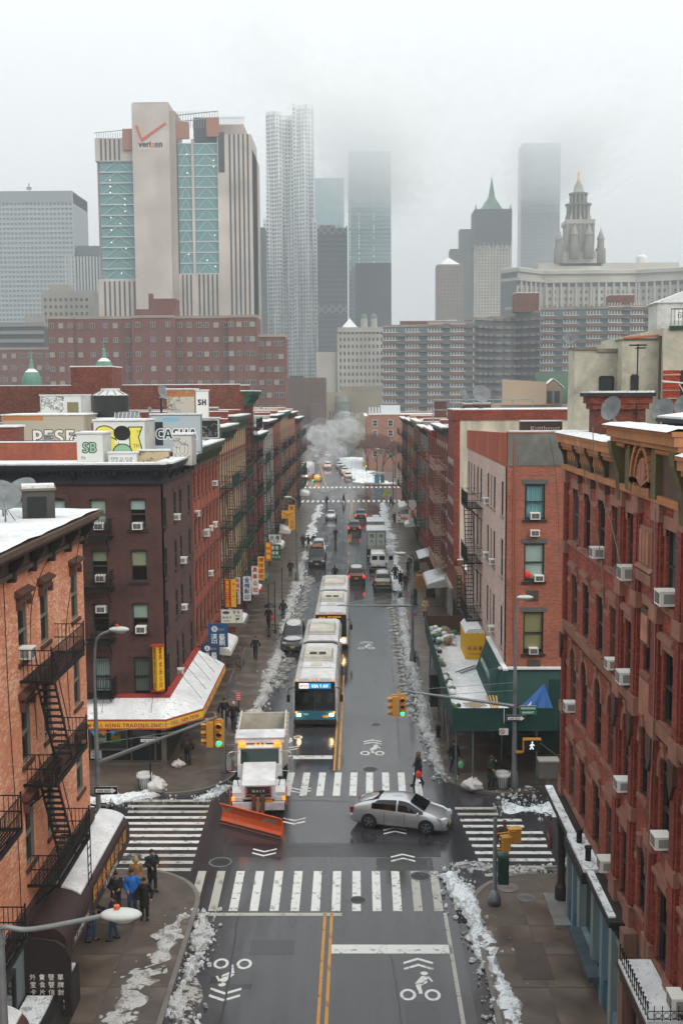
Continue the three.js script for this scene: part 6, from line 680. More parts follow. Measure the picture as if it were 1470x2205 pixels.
{// municipal tower: long colonnaded block with tiered wedding-cake tower and gilt figure
const t=thing('civic_tower','grand stone civic block with tiered tower and gilt statue','tower',[108.5,0,-770]),st=limestone,gw=M(0x4d5356,.5),st2=farM(0x9f9b92);const wing=(x0,x1,z0,z1)=>{const L=Math.hypot(x1-x0,z1-z0),F={x:x0,z:z0,ry:Math.atan2(-(z1-z0),x1-x0)};put(mesh('wall',new B().b2(0,L,0,104,-14,0),gw,t),F,0,0,0);lattice(t,F,L,40,92,Math.round(L/3.6),11,1.9,2.4,st,{d:.8});const c=new B();for(let i=0;i<L/5.2;i++)c.cyl(2.6+i*5.2,88,1.6,.8,.9,16,8);stuff(put(mesh('columns',c,st,t),F,0,0,0));put(mesh('cornice',new B().b2(-.5,L+.5,96,98,-14,2.6).b2(0,L,98,102,-14,.5).b2(-.5,L+.5,102,104.5,-14,2),st,t),F,0,0,0);put(mesh('belt',new B().b2(-.3,L+.3,77,78.6,-10,1.8),st,t),F,0,0,0);put(mesh('cornice_snow',new B().b2(-.5,L+.5,104.5,104.9,-14,1.9),cleanSnow,t),F,0,0,0);};
wing(0,20,-3,-22);wing(20,85,-22,-22);wing(85,118,-22,-8);block(t,'attic',18,116,104.5,110,-60,-26,st);block(t,'upper_body',33,62,108,118,-52,-26,st);
const T=[47,-36];mesh('tower_base',new B().b2(T[0]-9,T[0]+9,110,139,T[1]-9,T[1]+9),st2,t);lattice(t,{x:T[0]-9,z:T[1]+9,ry:0},18,112,138,6,6,1.6,1.4,farM(0x9b968c),{d:.8});mesh('tower_cornice',new B().b2(T[0]-10,T[0]+10,137,140,T[1]-10,T[1]+10),st,t);
const tur=once('turret',()=> new B().cyl(0,5,0,3.5,3.7,10,10).cyl(0,13,0,2.2,2.5,7,10).add(new THREE.ConeGeometry(2.9,7.5,10),mat4(0,20,0)).sph(0,24,0,.5,6).geo());for(const [x,z] of [[-14.5,8],[14.5,8],[-4.5,12],[5.5,12]])mesh('turret',tur,st2,t).position.set(T[0]+x,x*x>100?110:113,T[1]+z);
const drum=(y0,y1,r,n,m=st2)=>{mesh('drum',new B().cyl(T[0],(y0+y1)/ 2,T[1],r*.72,r*.78,y1-y0,18),farM(0x6d6c68),t);const c=new B();for(let i=0;i<n;i++)c.cyl(T[0]+Math.cos((i/n)*6.283)*r*.92,(y0+y1)/ 2,T[1]+Math.sin((i/n)*6.283)*r*.92,.55,.6,y1-y0,6);stuff(mesh('drum_columns',c,m,t));mesh('drum_cornice',new B().cyl(T[0],y1+.6,T[1],r*1.12,r*1.05,1.2,20),m,t);};drum(140,150.5,8.4,16);drum(152,158,6.2,12);mesh('cone_tier',new B().cyl(T[0],162,T[1],2.6,4.2,7,14).cyl(T[0],166,T[1],1.4,1.9,3,12).cyl(T[0],168,T[1],.7,1.6,2,10),st,t);for(let i=0;i<8;i++)mesh('urn',new B().cyl(T[0]+Math.cos(i*.785)*8.6,142,T[1]+Math.sin(i*.785)*8.6,.3,.9,4,6),st,t);
mesh('gilt_statue',new B().cyl(T[0],170.2,T[1],.5,1.0,3,8).sph(T[0],172.4,T[1],.75,8,1,1.5,.8).sph(T[0],174,T[1],.42,8).bar([T[0],172.8,T[1]],[T[0]+1.3,174.4,T[1]],.22).bar([T[0],172.8,T[1]],[T[0]-1.1,172.2,T[1]],.22),M(0xd9a441,.35,{metalness:.7}),t);mesh('corner_cupola',new B().cyl(92,112,-34,4,4,4,12).sph(92,114,-34,4,12,1,.6,1).cyl(92,118,-34,.3,.9,4,8),cleanSnow,t);}
{// serpentine apartment slab
const t=thing('apartment_slab','long curving brick apartment slab with ribbon windows and balconies','building',[0,0,-420]),br=brickM(0x937a70),wht=M(0xb9bcba,.6),gl=M(0x5c666a,.25),conc=farM(0x8a8781),P=[[9.5,0],[26,2.5],[43,2],[51,-7],[60,-9],[68,-1],[92,4],[124,0]],H=[44.5,45.5,47,48,49.5,50.5,51];
for(let s=0;s<P.length-1;s++){const [a,b]=[P[s],P[s+1]],L=Math.hypot(b[0]-a[0],b[1]-a[1]),F={x:a[0],z:a[1],ry:Math.atan2(-(b[1]-a[1]),b[0]-a[0])},h=H[s],turn=s===2||s===3||s===4,sp=new B(),mu=new B(),ba=new B(),bal=(u)=>((u/L)*(L/8.4))% 1>.62;put(mesh('core',new B().b2(-.3,L+.3,0,h,-12,0),gl,t),F,0,0,0);
for(let y=.6;y<h-1;y +=2.9){if(!turn){for(let k=0;k*8.4<L;k++){const u0=k*8.4,u1=Math.min(L,u0+5.4);sp.b2(u0,u1,y,y+1.25,0,.5);mu.b2(u0,u1,y+1.25,y+1.5,0,.35);for(let u=u0;u <=u1;u +=1.1)mu.box(u,y+2,.12,.3,1.6,.24);const v1=Math.min(L,u0+8.4);if(v1>u1+.5){ba.b2(u1,v1,y-.1,y+.15,0,1.4);for(let q=u1+.1;q<v1;q +=.6)ba.box(q,y+.6,1.35,.09,1.0,.05);ba.b2(u1,v1,y+1.05,y+1.15,1.3,1.4);}}}else{sp.b2(0,L,y,y+1.0,0,.4);for(let u=1;u<L;u +=3.4){ba.b2(u,u+2.2,y-.1,y+.1,.3,1.5);ba.b2(u,u+2.2,y+.1,y+.9,1.4,1.46);}}}
stuff(put(mesh('brick_spandrels',sp,br,t),F,0,0,0));if(mu.l.length)stuff(put(mesh('window_frames',mu,wht,t),F,0,0,0));stuff(put(mesh('balconies',ba,conc,t),F,0,0,0));put(mesh('parapet',new B().b2(-.2,L+.2,h,h+.9,-12,.3),farM(0xa2978e),t),F,0,0,0);}
for(const [x,y,w,h2] of [[16,45,30,2],[58.6,50,9,7],[94,51,9,5]]){block(t,'penthouse',x,x+w,y,y+h2,-10,-3,brickM(0x85564a));block(t,'penthouse_snow',x,x+w,y+h2,y+h2+.2,-10,-3,cleanSnow);}}
{// church roof with dormers and copper domes
const t=thing('church_roof','green copper church roof with stone dormers behind the right row','church',[19,0,-150]),cu=farM(0x56705f),sn=farM(0xb8a38c);block(t,'body',0,20,0,18.5,-14,0,sn);mesh('slope',new B().prism([[0,18.4],[6.5,22.8],[7.5,22.8],[14,18.4]],13,mat4(18.5,0,-14.1,0,-Math.PI/2,0)),cu,t);mesh('gable',new B().prism([[.2,18.4],[6,18.4],[6,21.4],[.2,21.8]],.6,mat4(0,0,0)),sn,t);for(const x of [7.0,11.6]){const d=part('dormer',t,[x,18.3,.2]);mesh('front',new B().b2(-1.2,1.2,0,2.2,-2,0).prism([[-1.4,2.2],[1.4,2.2],[0,3.4]],2,mat4(0,0,-2)),sn,d);mesh('pane',new B().b2(-.85,-.15,.3,1.9,0,.05).b2(.15,.85,.3,1.9,0,.05),slate,d);mesh('gable_snow',new B().box(-.75,2.95,-1,1.85,.08,2.1,0,0,.7).box(.75,2.95,-1,1.85,.08,2.1,0,0,-.7),cleanSnow,d);}
for(const [x,y,r,l] of [[-67,21.5,1.9,'green copper dome with cross at the far left'],[-52,23.6,1.9,'green copper dome with cross behind the brick lift tower']]){const d=thing('church_dome',l,'dome',[x,0,-230]);mesh('drum',new B().cyl(0,y/2,0,r*1.35,r*1.35,y,16),paleStone,d);const ribs=new B();mesh('dome',new B().lathe([[r*1.02,0],[r*1.05,1.4],[r*.95,2.4],[r*.7,3.3],[r*.3,3.9],[0,4.0]],20,mat4(0,y,0)),M(0x5f9a86,.6,{map:streak}),d);mesh('dome_snow',new B().lathe([[r*.74,3.3],[r*.34,3.98],[0,4.1]],16,mat4(0,y,0)),cleanSnow,d);mesh('finial',new B().cyl(0,y+4.7,0,.35,.5,1.4,8).sph(0,y+5.6,0,.4,8).bar([0,y+5.6,0],[0,y+8,0],.09).bar([-.7,y+7.2,0],[.7,y+7.2,0],.09),M(0x5f8f80,.6),d);}}
{const t=thing('roof_frame','pale steel roof frame over the right row','frame',[9,15.8,-135]),b=new B();for(let i=0;i<6;i++)b.bar([i*2.4,0,0],[i*2.4,3.4,0],.07,4);b.bar([0,3.4,0],[12,3.4,0],.08,4).bar([0,2.2,0],[12,2.2,0],.06,4);mesh('posts',b,galvM,t);}
// ---- vehicles: z is forward, the origin on the ground
const paint=(c,r=.3,m=.3)=> M(c,r,{metalness:m,clearcoat:1,clearcoatRoughness:.06});
const lampRed=new THREE.MeshStandardMaterial({color:0x8c1410,emissive:0xff2a12,emissiveIntensity:3}),lampOff=M(0x7d1512,.25),lampWarm=new THREE.MeshStandardMaterial({color:0xfff0d0,emissive:0xffe2ac,emissiveIntensity:4}),lampAmber=new THREE.MeshStandardMaterial({color:0xffa330,emissive:0xff8c18,emissiveIntensity:1.2}),lensM=M(0xc9ced2,.12),ledM=new THREE.MeshStandardMaterial({map:atlasTex,emissiveMap:atlasTex,emissive:0xffffff,emissiveIntensity:.7});
function wheel(parent,x,z,r,w=.22){const g=part('wheel',parent,[x,r,z]);mesh('tyre',once('ty' + r+w,()=> new B().lathe([[r*.66,-w/2],[r*.9,-w/2],[r,-w*.36],[r,w*.36],[r*.9,w/2],[r*.66,w/2]],22,mat4(0,0,0,0,0,Math.PI/2)).geo()),rubberM,g);mesh('rim',once('ri' + r+w,()=>{const b=new B().cyl(0,0,0,r*.62,r*.62,w*.7,18,0,0,Math.PI/2);for(let i=0;i<5;i++)for(const s of [-1,1])b.box(s*w*.42,Math.cos(i*1.257)*r*.34,Math.sin(i*1.257)*r*.34,.03,r*.66,r*.17,i*1.257);b.cyl(0,0,0,r*.16,r*.16,w*.95,10,0,0,Math.PI/2);b.lathe([[r*.6,-w*.49],[r*.68,-w*.49],[r*.68,w*.49],[r*.6,w*.49]],20,mat4(0,0,0,0,0,Math.PI/2));return b.geo();}),rimM,g);return g;}
// stations: [z, top, half width of the roof, belt height, half width]; cab: station numbers of rear glass foot, roof rear, roof front, cowl
const SH={
hatch:{st:[[-2.2,.86,.62,.7,.74],[-2.08,1.06,.66,.9,.82],[-1.75,1.22,.6,.94,.86],[-.8,1.43,.57,.93,.87],[.05,1.49,.57,.91,.87],[.45,1.44,.57,.9,.87],[1.3,.99,.66,.9,.87],[1.8,.86,.7,.8,.85],[2.08,.72,.66,.66,.78],[2.24,.56,.55,.52,.62]],cab:[1,3,5,6],wb:[-1.35,1.35],r:.33,yb:.2},
suv:{st:[[-2.35,1.0,.8,.95,.84],[-2.28,1.1,.82,1.05,.9],[-2.05,1.76,.66,1.1,.92],[-1.2,1.82,.66,1.1,.93],[.3,1.8,.66,1.08,.93],[1.05,1.16,.74,1.08,.92],[1.9,1.05,.78,1.0,.9],[2.25,.92,.76,.88,.85],[2.36,.7,.7,.66,.76]],cab:[1,2,4,5],wb:[-1.4,1.42],r:.37,yb:.28},
van:{st:[[-2.75,1.0,.9,.98,.94],[-2.7,1.12,.9,1.08,.97],[-2.62,2.02,.78,1.15,.98],[-1.8,2.1,.8,1.15,.99],[.95,2.06,.8,1.12,.99],[1.6,1.24,.82,1.12,.98],[2.4,1.08,.82,1.02,.95],[2.68,.92,.8,.88,.9],[2.75,.66,.78,.62,.82]],cab:[1,2,4,5],wb:[-1.7,1.75],r:.37,yb:.3},
};
function car(kind,name,label,category,pos,ry,pm,o={}){
const{st,cab,wb,r,yb}=SH[kind],t=thing(name,label,category,pos,ry,o.group),sec=([,top,wt,belt,hw])=> [[0,yb],[hw*.86,yb],[hw*.97,yb+.08],[hw,(yb+belt)*.5],[hw*.985,belt*.9],[hw*.95,belt],[lerp(hw*.95,wt,.5),(belt+top)/ 2+.02],[wt,top-.06],[wt*.82,top-.012],[0,top]];
const P=[],N=10,full=st.map((s)=>{const h=sec(s),L=h.slice(1,-1).reverse().map(([x,y])=> [-x,y]);return [...h,...L].map(([x,y])=> [x,y,s[0]]);}),m=full[0].length,tri=(a,b,c)=> P.push(...a,...b,...c);
for(let i=0;i<st.length-1;i++)for(let k=0;k<m;k++){const a=full[i][k],b=full[i][(k+1)% m],c=full[i+1][k],d=full[i+1][(k+1)% m];tri(a,b,c);tri(b,d,c);}
for(const [f,s] of [[full[0],1],[full.at(-1),-1]])for(let k=1;k<m-1;k++)s>0?tri(f[0],f[k+1],f[k]):tri(f[0],f[k],f[k+1]);
const g=new THREE.BufferGeometry();g.setAttribute('position',new THREE.Float32BufferAttribute(P,3));mesh('body',new B().add(toCreasedNormals(g,.6)),pm,t);
const [i0,i1,i2,i3]=cab,at=(z)=>{let i=0;while(i<st.length-2&&st[i+1][0]<z)i++;const k=clamp((z-st[i][0])/(st[i+1][0]-st[i][0]));return sec(st[i].map((q,n)=> lerp(q,st[i+1][n],k)));};
const glassStrip=(pts,name)=>{const q=[];for(let i=0;i<pts.length-1;i++){if(!pts[i]||!pts[i+1])continue;const [a,b]=pts[i],[c,d]=pts[i+1];q.push(...a,...b,...c,...b,...d,...c);}const gg=new THREE.BufferGeometry();gg.setAttribute('position',new THREE.Float32BufferAttribute(q,3));gg.computeVertexNormals();return mesh(name,new B().add(gg),carGlass,t);};
const za=st[i1][0] -(kind==='hatch'?.45:-.1),zb=st[i3][0]-.12,spl=kind==='van'?[zb-1.15,zb]:null;
for(const s of [-1,1]){const segs=kind==='van'&&o.panel?[[zb-1.0,zb]]:[[za,(za+zb)/ 2-.05],[(za+zb)/ 2+.03,zb]];for(const [a,b] of segs){const pts=[];for(let i=0;i <=6;i++){const z=lerp(a,b,i/6),h=at(z),lo=h[5],mid=h[6],hi=h[7],f=(p,q,k)=> [s*(lerp(p[0],q[0],k)+ .012),lerp(p[1],q[1],k),z];pts.push([f(lo,mid,.12),f(lo,mid,1),f(mid,hi,.88)]);}glassStrip([...pts.map((q)=> [q[0],q[1]]),null,...pts.map((q)=> [q[1],q[2]])],'side_window');}}
const wind=(a,b,name,up,u0=.1,u1=.9)=>{const pts=[],A=st[a],C=st[b];for(let i=0;i <=4;i++){const k=lerp(u0,u1,i/4),z=lerp(A[0],C[0],k),y=lerp(A[1],C[1],k)+ .015,w=lerp(A[2],C[2],k)*.93;pts.push([[-w,y,z+up*.012],[w,y,z+up*.012]]);}glassStrip(up>0?pts.reverse():pts,name);};wind(i3,i2,'windscreen',1);if(!(kind==='van'&&o.panel))wind(i0,i1,'rear_window',-1,kind==='hatch'?.15:.3,.88);else for(const s of [-1,1])mesh('rear_window',new B().box(s*.42,1.55,-2.69,.62,.5,.02,-.09),carGlass,t);
const F=st.at(-1),R=st[0],zf=st.at(-2)[0],wf=st.at(-2)[4],yl=kind==='hatch'?.68:kind==='suv'?.82:.84;for(const s of [-1,1]){mesh('headlight',new B().box(s*wf*.76,yl,zf+.03,.34,.15,.18,0,s*.5,0),o.head?lampWarm:lensM,t);mesh('tail_light',new B().box(s*R[4]*.94,R[1]*.92,R[0]-.005,.16,.26,.14),o.brake?lampRed:lampOff,t);mesh('wing_mirror',new B().sph(s*(st[i3][4]+.1),st[i3][3]+.08,zb-.2,.11,8,1,.75,.6),pm,t);for(const z of wb){mesh('wheel_arch',new B().cyl(s*(st[4][4]-.105),r+.02,z,r*1.14,r*1.14,.23,20,0,0,Math.PI/2),blackM,t);wheel(t,s*(st[4][4]-.09),z,r);}mesh('door_handle',new B().box(s*(st[4][4]+.005),st[4][3]*.86,.05,.02,.03,.16),kind==='hatch'?pm:darkM,t);}
if(o.turn)mesh('turn_light',new B().box(wf*.62,.42,F[0]-.1,.16,.1,.12,0,.5,0),lampAmber,t);
mesh('front_bumper',new B().box(0,yb+.16,F[0]-.02,wf*1.35,.12,.1),kind==='hatch'?blackM:darkM,t);mesh('rear_bumper',new B().box(0,yb+.22,R[0]-.03,R[4]*1.9,.2,.12),kind==='hatch'?pm:darkM,t);mesh('number_plate',new B().box(0,R[1]*.72,R[0]-.03,.34,.16,.02).box(0,yb+.22,F[0]+.04,.34,.16,.02),M(0xd9b64a,.5),t);if(kind !=='hatch')mesh('grille',new B().box(0,(F[1]+.14),F[0]+.0,wf*1.0,.18,.06),o.grille??chromeM,t);else{mesh('grille',new B().box(0,.34,F[0]-.03,.8,.1,.1),blackM,t);mesh('door_seams',new B().box(.87,.62,.32,.012,.5,.012).box(-.87,.62,.32,.012,.5,.012).box(.87,.62,-.62,.012,.5,.012).box(-.87,.62,-.62,.012,.5,.012),darkM,t);}
if(kind==='suv')mesh('roof_rails',new B().box(.6,1.86,-.7,.04,.04,1.8).box(-.6,1.86,-.7,.04,.04,1.8),darkM,t);
if(o.snow){const z0=st[i1][0]+.05,z1=st[i2][0],y=Math.max(st[i1][1],st[i2][1]);mesh('roof_snow',new B().sph(0,y-.02,(z0+z1)/ 2,1,14,st[i2][2]*.98,.1,(z1-z0)*.56),cleanSnow,t);if(o.snow>1)mesh('bonnet_snow',new B().sph(0,st[i3][1]-.12,(st[i3][0]+zf)/ 2+.1,1,12,wf*.85,.14,(zf-st[i3][0])*.55),cleanSnow,t);}
return t;
}
const silver=paint(0xb9bbbe,.28,.55),blackP=paint(0x16181b,.25,.2),whiteP=paint(0xdcdcd8,.4,0),greyP=paint(0x4a4e52,.3,.5),redP=paint(0x5d1a1c,.3,.3),tanP=paint(0x9a9283,.35,.5),taxiP=paint(0xe0a215,.35,0);
car('hatch','hatchback_car','silver hatchback car turning right through the crossing','car',[1.95,0,-50.15],1.28,silver,{turn:true});
car('suv','parked_car','grey sport utility car with snowy bonnet parked at the left kerb','car',[-5.2,0,-87.1],.02,greyP,{snow:2});
car('van','parked_van','dark van with loaded roof rack parked at the left kerb','van',[-4.9,0,-129.8],.03,M(0x2a2d30,.4),{grille:darkM});
car('suv','parked_car','snow covered white car parked behind the dark van','car',[-5.0,0,-138.5],.02,whiteP,{snow:2});
car('suv','moving_car','dark red sport utility car with glowing brake lights driving away','car',[-.25,0,-118],Math.PI,redP,{brake:true,snow:1});
car('suv','moving_car','black car waiting behind the second bus in its lane','car',[-3.0,0,-108.5],0,blackP,{snow:1});
car('suv','moving_car','dark car driving away in mid street beyond the red one','car',[-.6,0,-161],Math.PI,blackP,{brake:true});
car('suv','moving_car','dark car with lit brake lamps nearest the second crossing','car',[.35,0,-177],Math.PI,greyP,{brake:true});
car('hatch','moving_car','silver car coming up the left lane before the second crossing','car',[-4.4,0,-178],0,silver,{});
car('suv','parked_car','tan minivan with snowy roof parked at the right kerb','car',[2.45,0,-114.5],Math.PI,tanP,{snow:1});
car('van','parked_van','white van with open rear door parked on the right','van',[2.2,0,-127.2],Math.PI,whiteP,{panel:true});
car('van','parked_van','white panel van parked beyond the delivery trucks','van',[2.4,0,-160],Math.PI,whiteP,{panel:true,snow:1});
car('suv','parked_car','red car parked ahead of the white panel van','car',[2.6,0,-167],Math.PI,redP,{snow:1});
[[-9.5,-258,taxiP,0,'yellow taxi driving beyond the second crossing'],[-8.2,-300,whiteP,1,'white van shaped car with brake lights far up the street'],[-2.4,-262,silver,0,'silver car parked beyond the second crossing'],[-2.8,-270,taxiP,1,'yellow taxi parked beyond the second crossing'],[-3.4,-279,whiteP,0,'pale car parked in the far row'],[-4.0,-288,greyP,0,'grey car parked in the far row'],[-5.0,-300,silver,0,'pale silver car at the far row end'],[-12.5,-330,greyP,0,'dim car in the steam'],[-9.5,-352,silver,1,'dim car with red lamps far in the steam'],[-6,-318,blackP,0,'black car far along the parked row'],[-6.6,-336,greyP,0,'last grey car of the far parked row']].forEach(([x,z,p,b,l])=> car(p===taxiP?'hatch':'suv','distant_car',l,'car',[x,0,z],Math.PI,p,{brake:!!b,snow:p===taxiP?0:1}));
{const t=thing('roof_load','red ladder and boards tied on the dark van','load',[-4.9,2.12,-130.3]);mesh('boards',new B().box(0,.08,0,1.2,.08,2.6,0,.1,0).box(.2,.16,.1,.5,.06,2.8,0,-.05,0),M(0x8a5a42,.8),t);mesh('rack',new B().box(0,0,.9,1.5,.05,.06).box(0,0,-.9,1.5,.05,.06),ironM,t);const d=thing('van_door','open pale rear door of the white van','door',[3.6,.5,-124.4],.5);mesh('leaf',new B().box(0,.75,0,.75,1.45,.06),whiteP,d);mesh('pane',new B().box(0,1.1,.035,.5,.45,.01),carGlass,d);}
{// delivery trucks
const trk=(x,z,l,chars)=>{const t=thing('box_truck',l,'truck',[x,0,z]),bm=grungeM(0xcfcec6,.6);mesh('box',new B().b2(-1.15,1.15,.95,3.2,-5.6,0),bm,t);mesh('door_frame',new B().b2(-1.17,-1.05,.9,3.22,0,.04).b2(1.05,1.17,.9,3.22,0,.04).b2(-1.05,1.05,3.1,3.22,0,.04).b2(-.03,.03,.95,3.1,0,.03),galvM,t);mesh('roof_snow',new B().b2(-1.12,1.12,3.2,3.3,-5.5,-.1),cleanSnow,t);mesh('rear_bumper',new B().b2(-1.1,1.1,.5,.7,-.2,.1),darkM,t);mesh('cab',new B().b2(-1.0,1.0,.5,2.3,-7.2,-5.7),whiteP,t);for(const s of [-1,1]){wheel(t,s*.9,-1.4,.42,.3);wheel(t,s*.9,-6.6,.42,.3);mesh('tail_light',new B().box(s*.95,.62,.11,.18,.1,.03),lampOff,t);}if(chars)for(const [s,str] of [[-1,'蝦大'],[1,'海產'.slice(0,1)+ '公']])mesh('lettering',facePlane(.85,1.5,sign(60,106,(c,w,h)=>{fill(c,'#cfcec6',w,h);c.strokeStyle='#2f7a4a';column(c,str,10,8,40,48,1.2);}),mat4(s*.55,2.25,.012)),printM,t);};
trk(2.15,-136,'box truck with green characters on its rear doors parked on the right',true);trk(2.2,-145.5,'plain white box truck ahead of the one with green characters',false);}
// articulated buses
function bus(pos,label,led,teal,ry=0){
const t=thing('articulated_bus',label,'bus',pos,ry),wm=M(0xffffff,.4,{map:grunge,clearcoat:.5}),rf=M(0xece6d8,.6,{map:grunge}),prof=[[-1.28,.38],[1.28,.38],[1.3,1.2],[1.28,2.6],[1.15,2.92],[.85,3.02],[-.85,3.02],[-1.15,2.92],[-1.28,2.6],[-1.3,1.2]];
const lower=teal?M(0x15607a,.35,{clearcoat:1}):M(0xc4c4bf,.4);
mesh('front_body',new B().prism(prof,9.2,mat4(0,0,-9.3),.06),wm,t);mesh('rear_body',new B().prism(prof,7.2,mat4(0,0,-17.7),.06),wm,t);const bl=new B();for(let i=0;i<8;i++)bl.prism(prof.map(([x,y])=> [x*(i % 2?.96:.99),.42 +(y-.38)*.96]),.12,mat4(0,0,-10.42+i*.14));mesh('bellows',bl,darkM,t);
for(const s of [-1,1]){mesh('side_glazing',new B().box(s*1.315,1.75,-4.9,.03,1.0,8.2).box(s*1.315,1.75,-14.0,.03,1.0,6.4),carGlass,t);const pst=new B();for(let i=0;i<11;i++)pst.box(s*1.325,1.75,-1.2-i*1.55 -(i>5?.6:0),.03,1.04,.07);mesh('window_posts',pst,darkM,t);mesh('side_stripe',new B().box(s*1.312,.9,-4.8,.02,.5,8.9).box(s*1.312,.9,-14,.02,.5,6.9),M(0x1f4f7a,.4),t);for(const z of [-2.4,-7.4,-15]){mesh('wheel_arch',new B().cyl(s*1.2,.5,z,.56,.56,.26,20,0,0,Math.PI/2),blackM,t);wheel(t,s*1.2,z,.48,.3);}mesh('mirror',new B().tube([[s*1.25,2.5,.05],[s*1.55,2.45,.25],[s*1.58,2.1,.3]],.03).box(s*1.58,1.9,.3,.2,.42,.1),blackM,t);mesh('headlight',new B().box(s*.98,.82,.08,.26,.16,.06),lampWarm,t);const hl=new THREE.PointLight(0xffdca0,.5);hl.position.set(s*.98,.82,.22);hl.shadow.radius=4;hl.castShadow=true;t.add(hl);mesh('indicator',new B().box(s*1.14,.98,.07,.12,.1,.06),lampAmber,t);}
mesh('windscreen',new B().box(-.61,1.72,.06,1.2,1.25,.03,-.04).box(.61,1.72,.06,1.2,1.25,.03,-.04),carGlass,t);mesh('head_panel',new B().box(0,2.6,.05,2.4,.46,.05),blackM,t);mesh('destination_display',facePlane(1.9,.32,sign(190,32,led),mat4(0,2.6,.08)),ledM,t);mesh('nose',new B().box(0,.78,.05,2.5,.58,.06),lower,t);mesh('bumper',new B().box(0,.4,.06,2.56,.24,.16),blackM,t);mesh('wipers',new B().bar([-.2,1.1,.1],[-.9,1.35,.09],.012).bar([.9,1.1,.1],[.2,1.35,.09],.012),blackM,t);mesh('fleet_number',facePlane(.5,.16,sign(60,20,(c,w,h)=>{fill(c,teal?'#15607a':'#c4c4bf',w,h);txt(c,'1263',w/2,h/2,16,'#dfe8ea');}),mat4(-.55,.86,.085)),printM,t);mesh('marker_lights',new B().box(-.25,2.95,.06,.08,.05,.05).box(0,2.95,.06,.08,.05,.05).box(.25,2.95,.06,.08,.05,.05).box(-1.05,2.92,.05,.08,.05,.05).box(1.05,2.92,.05,.08,.05,.05),lampAmber,t);
mesh('number_plate',new B().box(.62,.72,.09,.32,.14,.02),M(0xd9a13a,.5),t);
mesh('roof_unit',new B().prism([[-.95,0],[.95,0],[.85,.24],[-.85,.24]],2.6,mat4(0,3.06,-7.2),.03),rf,t);mesh('roof_unit',new B().prism([[-.95,0],[.95,0],[.85,.2],[-.85,.2]],3.2,mat4(0,3.06,-15.6),.03),rf,t);for(const x of [-.3,.3])mesh('roof_vent',new B().b2(x-.22,x+.22,3.34,3.36,-5.6,-5.0),darkM,t);mesh('roof_seams',new B().box(0,3.09,-2.4,2.0,.012,.05).box(0,3.09,-4.2,2.0,.012,.05).box(0,3.09,-12,2.0,.012,.05),darkM,t);mesh('roof_hatch',new B().b2(-.35,.35,3.08,3.14,-3.7,-2.9),rf,t);
return t;
}
bus([-2.66,0,-65.4],'white articulated bus with blue nose behind the plough truck',(c,w,h)=>{fill(c,'#1f86c9',w,h);c.fillStyle='#e8edf0';c.fillRect(0,0,58,h);txt(c,'M15',29,17,25,'#d0362c');txt(c,'VIA 1 AV',124,17,25,'#eaf6ff');},true);
bus([-2.2,0,-85.8],'white articulated bus with amber display behind the blue nosed bus',(c,w,h)=>{fill(c,'#15130f',w,h);txt(c,'M15',26,17,25,'#ffa31f');txt(c,'EAST HARLEM',120,10,16,'#ffa31f');txt(c,'126 ST',120,25,14,'#ffa31f');},false);
bus([-13.2,0,-262],'distant white bus with lit headlamps beyond the second crossing',(c,w,h)=>{fill(c,'#15130f',w,h);txt(c,'M22',w/2,17,25,'#ffa31f');},false,-.05);
